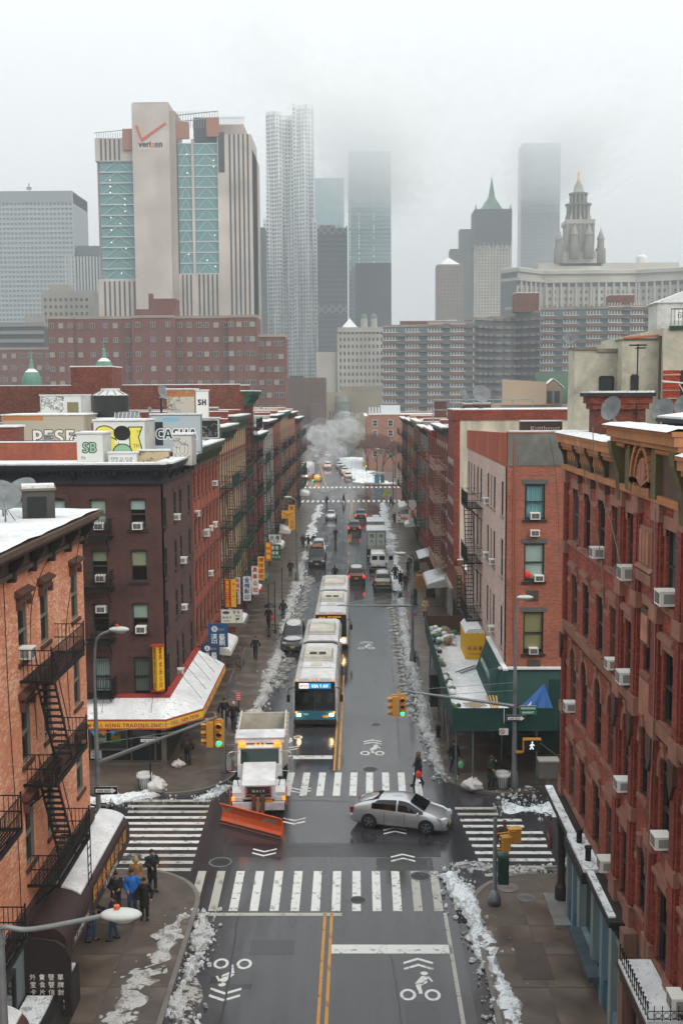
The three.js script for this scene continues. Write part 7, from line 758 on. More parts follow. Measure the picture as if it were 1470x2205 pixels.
{// plough truck
const t=thing('snow_plough_truck','white dump truck with orange snow plough blade entering the crossing','truck',[-4.78,0,-50.9],.05),w=M(0xffffff,.35,{map:grunge,clearcoat:.6}),w2=M(0xe0dbce,.6,{map:grunge});
mesh('bonnet',new B().prism([[0,1.02],[0,1.62],[-.1,1.74],[-1.9,2.08],[-1.9,1.02]],1.5,mat4(.75,0,-.1,0,-Math.PI/2,0),.06),w,t);for(const s of [-1,1]){mesh('fender',new B().prism([[-.15,.75],[-.1,1.25],[-.35,1.42],[-1.25,1.45],[-1.55,1.1],[-1.55,.75],[-1.35,.75],[-1.2,1.1],[-.5,1.1],[-.4,.75]],.48,mat4(s*.98+.24,0,0,0,-Math.PI/2,0),.03),w,t);mesh('headlight',new B().box(s*.95,.98,-.03,.36,.18,.08),lensM,t);mesh('turn_light',new B().box(s*1.2,.98,-.05,.14,.16,.1),lampAmber,t);wheel(t,s*1.02,-.95,.52,.32);wheel(t,s*.98,-6.0,.52,.55);wheel(t,s*.98,-7.3,.52,.55);mesh('mirror',new B().tube([[s*1.0,2.6,-2.1],[s*1.5,2.6,-1.9],[s*1.5,1.7,-1.9],[s*1.0,1.65,-2.1]],.025).box(s*1.5,2.1,-1.9,.24,.62,.1),chromeM,t);mesh('bonnet_mirror',new B().tube([[s*.95,1.4,-.5],[s*1.0,1.75,-.4],[s*1.02,1.85,-.35]],.02).sph(s*1.02,1.88,-.35,.13,8,1,.7,.6),blackM,t);mesh('door_window',new B().box(s*1.065,2.32,-2.75,.02,.62,.85),carGlass,t);mesh('side_step',new B().b2(s*.75,s*1.15,.55,.95,-3.6,-2.0),darkM,t);mesh('beacon',new B().box(s*.86,2.92,-2.15,.34,.16,.24),lampAmber,t);}
mesh('grille',new B().box(0,1.36,.03,1.24,.56,.06),chromeM,t);const gs=new B();for(let i=0;i<4;i++)gs.box(0,1.17+i*.125,.065,1.12,.075,.03);mesh('grille_slots',gs,blackM,t);mesh('grille_lettering',facePlane(1.0,.17,sign(150,26,(c,W,h)=>{fill(c,'#1a1a1a',W,h);txt(c,'M A C K',W/2,14,25,'#c9ccd0');}),mat4(0,1.4,.084)),printM,t);mesh('bumper',new B().b2(-1.22,1.22,.48,.85,0,.16),w,t);mesh('number_plate',new B().box(.5,.9,.12,.34,.16,.02),M(0xd98a2a,.5),t);
mesh('cab',new B().prism([[-1.95,.95],[-1.95,1.98],[-2.25,2.72],[-2.4,2.82],[-3.5,2.82],[-3.5,.95]],2.1,mat4(1.05,0,0,0,-Math.PI/2,0),.04),w,t);mesh('windscreen',new B().box(0,2.37,-2.055,1.86,.68,.02,-.385),M(0x1d3330,.06),t);const ml=new B();for(const x of [-.75,-.2,.02,.24,.75])ml.sph(x,2.87,-2.35,.06,8);mesh('roof_lights',ml,lampAmber,t);mesh('visor',new B().box(0,2.8,-2.2,1.9,.05,.2,.3),w,t);
mesh('chassis',new B().b2(-.45,.45,.55,.85,-8.2,0),darkM,t);mesh('fuel_tank',new B().cyl(-.95,.75,-4.2,.3,.3,1.0,14,Math.PI/2),chromeM,t);
mesh('cab_shield',new B().b2(-1.2,1.2,3.12,3.22,-3.75,-2.35).b2(-1.2,1.2,2.95,3.2,-2.42,-2.35),w,t);const Z0=-3.75,Z1=-8.4;mesh('dump_body',new B().b2(-1.25,-1.15,1.3,2.85,Z1,Z0).b2(1.15,1.25,1.3,2.85,Z1,Z0).b2(-1.15,1.15,1.3,3.12,Z0-.1,Z0).b2(-1.15,1.15,1.3,2.75,Z1,Z1+.1).b2(-1.15,1.15,1.2,1.35,Z1,Z0),w2,t);for(let i=0;i<6;i++)for(const s of [-1,1])mesh('body_rib',new B().box(s*1.3,2.05,Z0-.4-i*.78,.1,1.55,.1),w2,t);mesh('bed_liner',new B().b2(-1.1,1.1,1.36,1.5,Z1+.15,Z0-.15),M(0x7a5a3e,.9,{map:grunge}),t);
const pl=part('plough',t,[-.25,0,1.35],-.62),bp=[[0,.12],[.22,.06],[.05,.3],[0,.55],[.06,.8],[.24,1.0],[.2,1.02],[.0,.85],[-.08,.55],[-.05,.28]];const wornTex=size(tex(256,256,(u,v)=>{const n=fbm(u*6,v*6,5,6,6),g=fbm(u*20,v*20,3,20,20),k=sstep(.56,.64,n*.7+g*.3);return mixc([.88,.33,.07],[.62,.58,.54],k);}),2.6,1.3);mesh('blade',new B().prism(bp,3.5,mat4(1.75,0,0,0,-Math.PI/2,0)),M(0xffffff,.45,{map:wornTex}),pl);mesh('cutting_edge',new B().box(0,.09,.18,3.5,.16,.06),M(0x3a3634,.6),pl);for(let i=0;i<7;i++)mesh('blade_rib',new B().box(-1.6+i*.53,.5,-.12,.04,.7,.14),M(0xc2500f,.5),pl);
mesh('plough_hitch',new B().b2(-.3,-.12,.4,1.25,.16,.4).b2(.12,.3,.4,1.25,.16,.4).beam([0,1.2,.35],[0,.6,1.1],.12,.12).beam([-.2,.5,.3],[-.25,.4,1.3],.14,.14).beam([.2,.5,.3],[.1,.4,1.3],.14,.14),M(0x7a4a2c,.8,{map:grunge}),t);for(const s of [-1,1])mesh('plough_marker',new B().bar([s*1.3,.8,.3],[s*1.34,1.7,.3],.03),M(0xe0521a,.5),t);
const drv=thing('person','driver in yellow green safety vest behind the truck windscreen','person',[-4.3,1.3,-53.75]);mesh('body',new B().sph(0,1.0,0,.14,10,.9,1.15,1).sph(0,.5,0,.3,10,.9,1.2,.6),M(0x7a5a48,.8),drv);mesh('vest',new B().sph(0,.5,.01,.31,10,.9,1.1,.62),M(0xb7d63a,.7),drv);
}
// ---- street furniture
const sigY=M(0xc88f35,.5),lampGreen=new THREE.MeshStandardMaterial({color:0x2fe0a0,emissive:0x18e08c,emissiveIntensity:3}),lensOff=M(0x1c120e,.3);
function signal(label,pos,ry=0){const t=thing('traffic_signal',label,'traffic signal',pos,ry);for(const [r,dx] of [[0,.16],[-Math.PI/2,-.26]]){const h=part('signal_head',t,[dx,0,0],r);mesh('housing',new B().b2(-.17,.17,-.52,.52,-.2,.08),sigY,h);for(let i=0;i<3;i++){const y=.34-i*.34;mesh('visor',new B().add(new THREE.CylinderGeometry(.13,.13,.24,14,1,true,Math.PI*.62,Math.PI*1.76),mat4(0,y,.19,Math.PI/2,0,0)),sigY,h);mesh('lens',new B().cyl(0,y,.085,.11,.11,.02,14,Math.PI/2),i===2&&!r?lampGreen:lensOff,h);}}mesh('hanger',new B().b2(-.4,.3,.54,.6,-.1,0).bar([0,.5,-.05],[0,.85,-.05],.03),sigY,t);return t;}
function lampPost(label,pos,ry,H,reach,o={}){const t=thing('street_lamp',label,'street lamp',pos,ry),h0=o.base??H*.72;mesh('pole',new B().cyl(0,h0/2,0,.075,.13,h0,10).cyl(0,.45,0,.18,.24,.9,8).cyl(0,h0,0,.1,.1,.14,10),galvM,t);mesh('arm',new B().tube([[0,h0,0],[.02,lerp(h0,H,.5),0],[reach*.25,H*.97,0],[reach,H,0]],.055,8,24),galvM,t);const hd=part('lamp_head',t,[reach,H,0]);mesh('hood',new B().sph(.3,.02,0,1,14,.42,.12,.2).sph(.1,0,0,1,8,.2,.09,.12),M(0xb5b8b6,.5),hd);mesh('lens',new B().sph(.34,-.04,0,1,12,.26,.11,.15),M(0xa5aaa6,.3),hd);mesh('photocell',new B().cyl(.22,.16,0,.06,.06,.1,10),M(0xc25a2a,.6),hd);return t;}
function mastArm(label,a,b){const t=thing('mast_arm',label,'mast arm',[0,0,0]);mesh('arm',new B().bar(a,b,.09,8,.05),galvM,t);mesh('guy_wires',new B().bar([a[0],a[1]+1.2,a[2]],b,.012,4).bar([a[0],a[1]+.8,a[2]],[lerp(a[0],b[0],.7),lerp(a[1],b[1],.7),a[2]],.012,4),galvM,t);return t;}
lampPost('curved grey street lamp on the near left corner before the brown tenement',[-10.7,.1,-44],0,10.5,.75,{base:7.6});mastArm('grey mast arm reaching over the left crosswalk',[-10.65,5.1,-44],[-5.75,7.0,-44]);signal('yellow traffic signal showing green on the left mast arm',[-5.85,6.3,-44]);
lampPost('grey street lamp with cobra head at the bottom left of the view',[-7.1,.1,-20.9],0,9.72,2.1,{base:9.2});
lampPost('tall grey street lamp on the far right corner by the green shed',[7.8,.1,-54.85],0,9.75,.15,{base:7.9});mastArm('grey mast arm reaching left from the far right corner lamp',[7.75,4.35,-54.8],[2.1,5.15,-54.8]);signal('yellow traffic signal showing green on the right mast arm',[2.0,4.35,-54.8]);
{const t=thing('signal_pole','slim grey signal pole on the left kerb behind the plough truck','pole',[-7.1,.1,-57]);mesh('pole',new B().cyl(0,1.7,0,.06,.07,3.4,10),galvM,t);mesh('base',new B().cyl(0,.25,0,.13,.2,.6,8),galvM,t);}
lampPost('grey street lamp halfway along the left kerb',[-6.6,.1,-117.9],Math.PI,9,.6,{base:7});lampPost('grey lamp post with arm halfway along the right kerb',[3.95,.1,-81.2],0,8.2,-1.2,{base:7.4});lampPost('distant curved lamp post near the second crossing on the right',[6.2,.1,-200],0,10,-3,{base:7});
mastArm('thin mast arm crossing above the second bus',[3.9,4.4,-81.2],[-1.6,4.45,-81.2]);
signal('distant traffic signal at the left of the second crossing',[-8.5,4.6,-204]);signal('distant traffic signal at the right of the second crossing',[1.5,4.8,-240]);
{const t=thing('pedestrian_signal_pole','short grey pole with two yellow signal boxes on the near right kerb','pole',[5.23,.14,-41.75]);mesh('pole',new B().cyl(0,1.75,0,.075,.085,3.5,12),galvM,t);mesh('base',new B().lathe([[0,0],[.25,0],[.25,.3],[.17,.5],[.1,.62],[0,.62]],8),galvM,t);for(const [x,y,z,w] of [[.42,2.5,.05,.32],[.78,2.75,-.15,.46]]){const h=part('signal_box',t,[x,y,z],.2);mesh('housing',new B().b2(-w/2,w/2,-.3,.22,-.12,.12),sigY,h);mesh('hood',new B().b2(-w/2-.03,w/2+.03,.22,.27,-.2,.14),sigY,h);}mesh('brackets',new B().bar([0,2.85,0],[.8,2.95,0],.03).bar([0,2.25,0],[.6,2.2,0],.03),sigY,t);mesh('control_cabinet',new B().b2(.12,.52,.9,2.0,-.2,.25),M(0x17332e,.5),t);mesh('cabinet_lid',new B().b2(.1,.54,2.0,2.08,-.22,.27),M(0x3d5a52,.5),t);}
{const t=thing('walk_signal','pedestrian signal with lit white walking figure on the far right lamp','walk signal',[8.35,2.35,-54.7]);mesh('housing',new B().b2(-.1,.72,-.3,.3,-.16,.04),blackM,t);mesh('case_edge',new B().b2(-.14,.76,.3,.35,-.16,.18).b2(-.14,-.1,-.3,.3,-.16,.14).b2(-.5,-.14,-.4,-.3,-.1,.04),sigY,t);mesh('walk_figure_display',facePlane(.44,.48,sign(60,66,(c,w,h)=>{fill(c,'#0a0a0a',w,h);c.strokeStyle=c.fillStyle='#f4f6ff';c.lineWidth=8;c.lineCap='round';c.beginPath();c.arc(32,10,6,0,7);c.fill();for(const l of [[31,20,29,38],[29,38,38,58],[29,38,18,58],[31,22,18,34],[31,22,44,32]]){c.beginPath();c.moveTo(l[0],l[1]);c.lineTo(l[2],l[3]);c.stroke();}}),mat4(.31,0,.046)),ledM,t);}
const oneway=sign(150,50,(c,w,h)=>{fill(c,'#111',w,h);c.fillStyle='#e8e8e4';c.beginPath();c.moveTo(8,13);c.lineTo(112,13);c.lineTo(112,5);c.lineTo(143,25);c.lineTo(112,45);c.lineTo(112,37);c.lineTo(8,37);c.fill();txt(c,'ONE WAY',62,26,20,'#111');});
function board(name,label,cat,pos,w,h,uv,o={}){const t=thing(name,label,cat,pos,o.ry??0,o.group);mesh('board',new B().b2(-w/2,w/2,-h/2,h/2,-.08,0),M(o.c??0x8a8a86,.6),t);mesh('print',facePlane(w*.98,h*.97,uv,mat4(0,0,.005)),printM,t);if(o.back)mesh('print',facePlane(w*.98,h*.97,uv,mat4(0,0,-.085,0,Math.PI,0)),printM,t);if(o.post)mesh('post',new B().bar([0,-h/2-o.post,-.12],[0,h/2,-.12],.04),o.pm??ironM,t);if(o.arms)mesh('wall_arms',new B().box(-w/2-.25,h*.35,-.04,.6,.05,.05).box(-w/2-.25,-h*.35,-.04,.6,.05,.05),ironM,t);return t;}
board('street_sign','one way arrow sign on a black post by the brown corner shop','sign',[-10.55,2.75,-54.3],.95,.32,oneway,{post:2.6});board('street_sign','one way arrow sign on the near left lamp pole','sign',[-10.35,3.95,-43.9],.95,.32,oneway);board('street_sign','one way arrow sign on the far right corner lamp','sign',[7.85,3.75,-54.65],.95,.32,oneway);
board('street_sign','no turn sign with red circle on the far right corner lamp','sign',[7.25,3.05,-54.7],.45,.34,sign(50,38,(c,w,h)=>{fill(c,'#dcdcd8',w,h);c.strokeStyle='#b02a20';c.lineWidth=4;c.beginPath();c.arc(17,19,12,0,7);c.stroke();c.beginPath();c.moveTo(9,11);c.lineTo(26,28);c.stroke();txt(c,'P',17,20,14,'#222');}));
board('street_name_sign','two green street name plates on the far right corner lamp','sign',[8.45,4.15,-54.7],.85,.46,sign(120,64,(c,w,h)=>{fill(c,'#12724e',w,h);txt(c,'MADISON',60,17,22,'#e8f0ea');txt(c,'MARKET',60,48,22,'#e8f0ea');c.fillStyle='#0a4a34';c.fillRect(0,30,w,4);}));
board('street_sign','blue round bus stop sign on the right kerb pole','sign',[4.1,3.9,-81.1],.3,.5,sign(40,66,(c,w,h)=>{fill(c,'#2456a0',w,h);c.fillStyle='#c33';c.fillRect(0,40,w,26);c.strokeStyle='#fff';c.lineWidth=3;c.beginPath();c.arc(20,20,12,0,7);c.stroke();}));board('street_sign','red parking rule sign on a black post on the left pavement','sign',[-7.0,2.6,-63],.35,.5,sign(40,56,(c,w,h)=>{fill(c,'#b53a2e',w,h);for(let i=0;i<4;i++){c.fillStyle='#e8dcd4';c.fillRect(6,8+i*12,28,4);}}),{post:2.4});
board('warning_sign','yellow green pedestrian warning sign near the second crossing','sign',[5.0,2.6,-196],.9,.9,sign(40,40,(c,w,h)=>{fill(c,'#c9e02a',w,h);txt(c,'i i',20,20,26,'#222');}),{post:2.3});
// shop signs hung out over the left pavement
const blade=(label,x,y,z,w,h,bg,col,str,o={})=> board('shop_sign',label,'sign',[x,y,z],w,h,sign(o.px??Math.round(w*62),Math.round(h*62),(c,W,H)=>{fill(c,bg,W,H);c.strokeStyle=col;if(o.draw)return o.draw(c,W,H);const s=Math.min(W*.72,(H/str.length)*.88);column(c,str,(W-s)/ 2,H*.03,s,(H*.96)/ str.length,1.25);}),{c:o.c??0x9a9a94,arms:true,back:true});
blade('yellow and red vertical bus company sign on the orange red tenement',-9.6,5.2,-82.2,.85,2.1,'#e9b21c','#a81f16','',{c:0xc9961c,px:60,draw:(c,W,H)=>{c.fillStyle='#b3231a';c.fillRect(0,0,W*.55,H);c.strokeStyle='#f2c51f';column(c,'美雲巴士公司',4,3,20,21.4,1.2);txt(c,'W',W*.78,20,14,'#3a6a2c');txt(c,'L',W*.78,50,14,'#3a6a2c');txt(c,'A',W*.78,80,14,'#3a6a2c');}});
blade('narrow white sign with red characters next to the yellow bus sign',-9.35,5.0,-84.5,.5,2.1,'#d6cfc8','#a8463c','美福州公司');blade('white vertical sign with blue characters',-9.2,4.1,-90.5,.65,2.05,'#d9dde0','#2a3f6a','金榜彩印');blade('white vertical sign with red heading beyond the blue lettered one',-8.9,4.1,-94.5,.6,2.5,'#d9d6d2','#a82a20','勇華公司');blade('yellow vertical sign with red characters above a red awning',-8.9,4.2,-100.5,.62,2.2,'#e6b01f','#a8261a','環球網吧');blade('orange vertical sign with yellow characters',-9.0,4.4,-110,.65,1.9,'#d2661c','#f4cf3a','新林單',{c:0xb5521a});
board('shop_sign','white sign with dark characters at mid row on the left','sign',[-8.8,4.9,-116],1.3,.9,sign(84,58,(c,w,h)=>{fill(c,'#cfd4d0',w,h);c.strokeStyle='#24483c';row(c,'台灣',8,6,30,36,1.2);row(c,'大公司',8,38,16,22,1);}),{arms:true});board('shop_sign','green sign with white characters under the white one at mid row','sign',[-8.8,3.5,-115.5],1.3,1.7,sign(84,108,(c,w,h)=>{fill(c,'#17573c',w,h);c.strokeStyle='#e4ece4';row(c,'福信',12,6,26,32,1.2);row(c,'福喜',22,44,22,26,1.2);row(c,'長印公司',4,74,17,20,1.1);}),{arms:true,c:0x17573c});
board('shop_sign','white camera and chair sign with grey drawings on the left row','sign',[-9.1,4.2,-78.5],1.55,1.0,sign(120,78,(c,w,h)=>{fill(c,'#d4d2c4',w,h);txt(c,'POS',92,36,15,'#444');txt(c,'CCTV',32,66,15,'#444');c.strokeStyle='#33506a';row(c,'餐電',66,6,18,22,1);row(c,'信封片',6,38,16,19,1);c.fillStyle='#444';c.beginPath();c.ellipse(28,18,20,9,0,0,7);c.fill();c.fillRect(82,48,20,12);c.fillRect(84,60,3,14);}),{arms:true});
const sino=(bg)=>(c,w,h)=>{fill(c,bg,w,h);c.fillStyle='#e4e8ea';c.beginPath();c.arc(w*.32,h*.22,w*.16,0,7);c.fill();txt(c,'S',w*.32,h*.22,w*.26,bg,'serif');txt(c,'ino',w*.66,h*.24,w*.22,'#c9a89a','serif',false);c.strokeStyle='#e8ecee';row(c,'漢藝',w*.14,h*.42,w*.32,w*.4,1.3);row(c,'印刷',w*.14,h*.68,w*.32,w*.4,1.3);};
board('shop_sign','blue hanging print shop sign with white characters','sign',[-9.35,4.1,-72.6],1.3,1.6,sign(100,122,sino('#1d5487')),{c:0x1d5487,arms:true});board('shop_sign','dark blue rounded print shop sign below the larger blue one','sign',[-9.45,3.6,-69.5],1.15,1.25,sign(90,98,sino('#163a63')),{c:0x163a63,arms:true});
board('shop_sign','yellow horizontal sign with red flourish far down the left row','sign',[-8.7,5.2,-137],1.6,1.0,sign(80,50,(c,w,h)=>{fill(c,'#e0a81c',w,h);c.strokeStyle='#b8381c';c.lineWidth=6;c.beginPath();c.moveTo(10,14);c.quadraticCurveTo(40,40,70,14);c.stroke();row(c,'食品公司',8,32,14,17,1);}),{arms:true});blade('tall stacked yellow and white sign far down the left row',-8.5,4.4,-141,.85,3.2,'#dca41c','#a82a1c','食品大公司');
// lobster signs on the right
const lob=(c,x,y,s,rot)=>{c.save();c.translate(x,y);c.rotate(rot);c.fillStyle=c.strokeStyle='#c8472a';c.lineWidth=s*.07;c.beginPath();c.ellipse(0,0,s*.16,s*.4,0,0,7);c.fill();c.beginPath();c.ellipse(0,s*.5,s*.2,s*.12,0,0,7);c.fill();for(const d of [-1,1]){c.beginPath();c.moveTo(d*s*.1,-s*.2);c.lineTo(d*s*.35,-s*.42);c.stroke();c.beginPath();c.ellipse(d*s*.36,-s*.58,s*.1,s*.18,d*.2,0,7);c.fill();for(let i=0;i<3;i++){c.beginPath();c.moveTo(d*s*.1,i*s*.13);c.lineTo(d*s*.34,s*.05+i*s*.16);c.stroke();}}c.restore();};
board('shop_sign','white horizontal sign with a red lobster on the right row','sign',[6.0,3.2,-150],1.9,1.15,sign(110,66,(c,w,h)=>{fill(c,'#dad9d4',w,h);lob(c,58,34,56,-1.5);}),{});board('shop_sign','white vertical sign with a red lobster on the right row','sign',[7.1,4.6,-146],1.05,3.0,sign(60,172,(c,w,h)=>{fill(c,'#d9d6d0',w,h);lob(c,30,100,62,0);}),{});board('shop_sign','thin vertical yellow lettered sign by the pink house fire escape','sign',[7.45,5.3,-82],.35,2.6,sign(26,190,(c,w,h)=>{fill(c,'#2a2722',w,h);c.strokeStyle='#c9a23a';column(c,'食品海大公司新',4,4,18,26,1.1);}),{});
// awnings along the rows
[[-9.4,-98.5,2.4,0x9c3128,1,'red edged awning with snow below the yellow vertical sign'],[-9.5,-76,4.5,0xc9c9c4,1,'pale snowy awning under the hanging blue sign'],[-9.5,-84.5,3.5,0x6d6a5e,1,'grey snowy awning under the camera sign'],[-9.5,-105,3.0,0x2f5a4c,0,'green awning mid way on the left row'],[-9.5,-128,4,0xb5b0a2,1,'pale awning beyond the green sign on the left row'],[-9.5,-141.5,4,0xd8d8d4,1,'white awning far down the left row'],[-9.6,-195,6,0xc6d2d6,1,'pale blue awning at the left of the second crossing']].forEach(([x,z,L,c,s,l])=>{const t=thing('shop_awning',l,'awning',[-10.35,0,z+L/2],Math.PI/2);mesh('canvas',new B().prism([[0,3.3],[1.7,2.75],[1.7,2.45],[0,2.6]],L,mat4(L,0,0,0,-Math.PI/2,0)),M(c,.8),t);if(s)mesh('awning_snow',new B().prism([[.1,3.29],[1.6,2.8],[1.6,2.87],[.1,3.38]],L-.2,mat4(L-.1,0,0,0,-Math.PI/2,0)),cleanSnow,t);});
[[-103,7,0xb5b2a8,'pale snowy awning on the right row by the tan fire escapes'],[-118,6,0x4a2f28,'brown awning on the right row by the red fire escapes'],[-150,8,0xd0d2d0,'white awning on the right row below the lobster signs'],[-172,8,0xc6c9c8,'pale awning far down the right row']].forEach(([z,L,c,l])=>{const t=thing('shop_awning',l,'awning',[7.95,0,z-L/2],-Math.PI/2);mesh('canvas',new B().prism([[0,3.3],[1.8,2.75],[1.8,2.45],[0,2.6]],L,mat4(L,0,0,0,-Math.PI/2,0)),M(c,.8),t);mesh('awning_snow',new B().prism([[.1,3.29],[1.7,2.8],[1.7,2.86],[.1,3.37]],L-.2,mat4(L-.1,0,0,0,-Math.PI/2,0)),cleanSnow,t);});
// bins, boxes, hydrant, bicycles
const bagM=M(0xd9d9d8,.35);function bin(label,x,z,lined=true){const t=thing('litter_bin',label,'bin',[x,.14,z]),b=new B();for(let i=0;i<18;i++){const a=(i/18)*6.283;b.bar([Math.cos(a)*.26,0,Math.sin(a)*.26],[Math.cos(a)*.36,.85,Math.sin(a)*.36],.015,4);}mesh('mesh_basket',b,M(0x3a4540,.6),t);mesh('liner',new B().lathe([[0,.03],[.24,.03],[.34,.8],[.4,.82],[.41,.68],[.38,.62]],16),bagM,t);return t;}
bin('wire litter bin with white liner at the far left corner',-10.9,-54.6);bin('wire litter bin with white liner under the far right lamp',7.2,-54.7);bin('wire litter bin behind the corner column at near right',8.7,-44.0);
for(const [x,z,s,l] of [[-10.2,-54.3,1.2,'white rubbish bag in the snow right of the far left bin'],[-10.5,-55.0,1,'white rubbish bag behind the far left bin'],[5.65,-54.5,1.1,'white rubbish bag at the foot of a shed post'],[-9.7,-57.9,.8,'small white bag beside the brown shop door']]){const g=new THREE.SphereGeometry(.34*s,28,18),p=g.attributes.position;for(let i=0;i<p.count;i++){const k=1+.5*(fbm(p.getX(i)*7+x*3,p.getZ(i)*7+p.getY(i)*6,4)- .5)*2,e=1+.25*Math.sin(Math.atan2(p.getZ(i),p.getX(i))*5+x);p.setXYZ(i,p.getX(i)*k*1.15*e,Math.max(-.2*s,p.getY(i)*k*.8),p.getZ(i)*k*e);}g.translate(0,.2*s,0);g.computeVertexNormals();const t=thing('rubbish_bag',l,'bag',[x,.15,z]);mesh('bag',new B().add(g),M(0xc9c6c4,.35),t);mesh('knot',new B().add(new THREE.ConeGeometry(.09*s,.2*s,7),mat4(0,.52*s,0)),bagM,t);}
{const t=thing('control_box','grey steel control box on a post at the far right corner','cabinet',[9.4,.14,-54.2]);mesh('cabinet',new B().b2(-.48,.48,.75,1.6,-.3,.3),M(0x77746c,.5,{map:grunge}),t);mesh('lid',new B().b2(-.52,.52,1.6,1.68,-.34,.34),M(0xa9a79f,.5),t);mesh('post',new B().b2(-.09,.09,0,.75,-.09,.09),grungeM(0x9a978f),t);const h=thing('fire_hydrant','black fire hydrant in the snow beside the green shed','hydrant',[4.55,.14,-63]);mesh('barrel',new B().lathe([[0,0],[.16,0],[.16,.06],[.11,.1],[.11,.55],[.15,.58],[.12,.7],[.04,.78],[0,.78]],14),blackM,h);mesh('outlets',new B().cyl(0,.45,0,.06,.06,.36,10,0,0,Math.PI/2),blackM,h);const pb=thing('mail_box','green relay box on the right pavement','box',[5.2,.14,-104]);mesh('case',new B().b2(-.3,.3,.1,1.3,-.3,.3).cyl(0,1.3,0,.3,.3,.6,12,Math.PI/2),M(0x1d4a38,.5),pb);mesh('feet',new B().b2(-.28,-.2,0,.1,-.28,.28).b2(.2,.28,0,.1,-.28,.28),darkM,pb);const mb=thing('barricade','black plywood box fixed on the shed side over the kerb','box',[4.45,1.3,-66]);mesh('case',new B().b2(-.2,.25,0,1.9,-.7,.7),blackM,mb);mesh('rim',new B().b2(-.22,.25,1.9,1.96,-.74,.74),darkM,mb);}
function bicycle(label,pos,ry){const t=thing('bicycle',label,'bicycle',pos,ry);for(const z of [-.52,.52])mesh('wheel',once('bw',()=>{const b=new B().add(new THREE.TorusGeometry(.33,.022,6,22),mat4(0,0,0,0,Math.PI/2,0));for(let i=0;i<6;i++)b.bar([0,Math.cos(i*.524)*.32,Math.sin(i*.524)*.32],[0,-Math.cos(i*.524)*.32,-Math.sin(i*.524)*.32],.004,4);return b.geo();}),blackM,t).position.set(0,.35,z);mesh('frame',new B().bar([0,.35,-.52],[0,.4,-.05],.016).bar([0,.4,-.05],[0,.85,.38],.02).bar([0,.4,-.05],[0,.88,-.22],.018).bar([0,.85,-.21],[0,.87,.38],.018).bar([0,.35,.52],[0,.98,.36],.016).bar([0,.35,-.52],[0,.85,-.21],.012),M(0x22262a,.4),t);mesh('handlebar',new B().tube([[-.26,.98,.28],[-.1,1.02,.38],[.1,1.02,.38],[.26,.98,.28]],.014),blackM,t);mesh('saddle',new B().sph(0,.92,-.24,.1,8,.7,.4,1.3),blackM,t);return t;}
bicycle('bicycle chained to the red sign post on the left pavement',[-6.9,.16,-63.4],.5);bicycle('bicycle leaning at the poles on the left pavement',[-7.0,.16,-90.5],.9);bicycle('bicycle chained to the right kerb lamp post',[4.2,.16,-80.4],.2);bicycle('delivery bicycle among the racks on the left pavement',[-9.2,.16,-80],1.2);
for(const [x,z,l] of [[-7.4,-90,'black pole left of the pair on the left pavement'],[-7.0,-91.5,'black pole with blue flag sign on the left pavement'],[-6.9,-99,'tall black pole by the red edged awning']]){const t=thing('post',l,'post',[x,.14,z]);mesh('pole',new B().cyl(0,2.2,0,.04,.05,4.4,8),ironM,t);mesh('base',new B().cyl(0,.08,0,.12,.14,.16,8),ironM,t);}
for(const [x,z,L,l] of [[-8.6,-71.5,3.5,'steel railing round the cellar steps by the brown shop'],[-8.5,-79,3.0,'grey steel railing panel by the print shop entrance']]){const t=thing('railing',l,'railing',[x,.14,z]);for(let i=0;i<12;i++)mesh('bar',once('rb',()=> new B().bar([0,0,0],[0,1.0,0],.018,5).geo()),galvM,t).position.set(0,0,(-L*i)/ 11);mesh('rails',new B().box(0,1.0,-L/2,.05,.04,L).box(0,.1,-L/2,.04,.03,L),galvM,t);}
{const t=thing('motorcycle','black snow dusted motorcycle by the near left lamp','motorcycle',[-12.2,0,-50.6],1.2);for(const z of [-.7,.7])wheel(t,0,z,.32,.14);mesh('body',new B().sph(0,.72,.1,1,12,.2,.2,.42).sph(0,.8,-.45,1,10,.16,.1,.38).sph(0,.78,.62,1,10,.2,.24,.2),blackP,t);mesh('snow_cover',new B().sph(0,.86,-.3,1,10,.16,.06,.4),snowM,t);mesh('handlebar',new B().tube([[-.35,1.05,.35],[0,1.0,.5],[.35,1.05,.35]],.02),blackM,t);}
{const t=thing('bus_shelter','glass bus shelter with adverts beyond the second crossing','shelter',[4.5,.14,-242]);mesh('frame',new B().b2(-1.3,1.3,2.5,2.65,-4,0).b2(-1.25,-1.15,0,2.5,-.1,0).b2(1.15,1.25,0,2.5,-.1,0),galvM,t);mesh('advert_panel',new B().b2(-1.0,.1,.5,2.3,-.2,-.1),M(0x2a6a7a,.4),t);mesh('side_panel',new B().b2(.3,1.1,.5,2.3,-.2,-.1),M(0x3a4a50,.3),t);}
// crates and boxes before the fish shops on the right
for(const [x,z,c,l] of [[6.6,-116,0x9a6a48,'brown carton stack before the right row shops'],[6.2,-113.5,0xb5763c,'orange brown cartons on the right pavement'],[6.4,-124,0x2a2a2c,'black crates before the right row shops'],[7.0,-108,0x3a2a20,'dark produce stand on the right pavement']]){const t=thing('crate_stack',l,'crates',[x,.14,z]);for(let i=0;i<3;i++){mesh('crate',new B().box(0,.22+i*.43,0,.9-i*.1,.4,.8),M(c,.8),t);}}
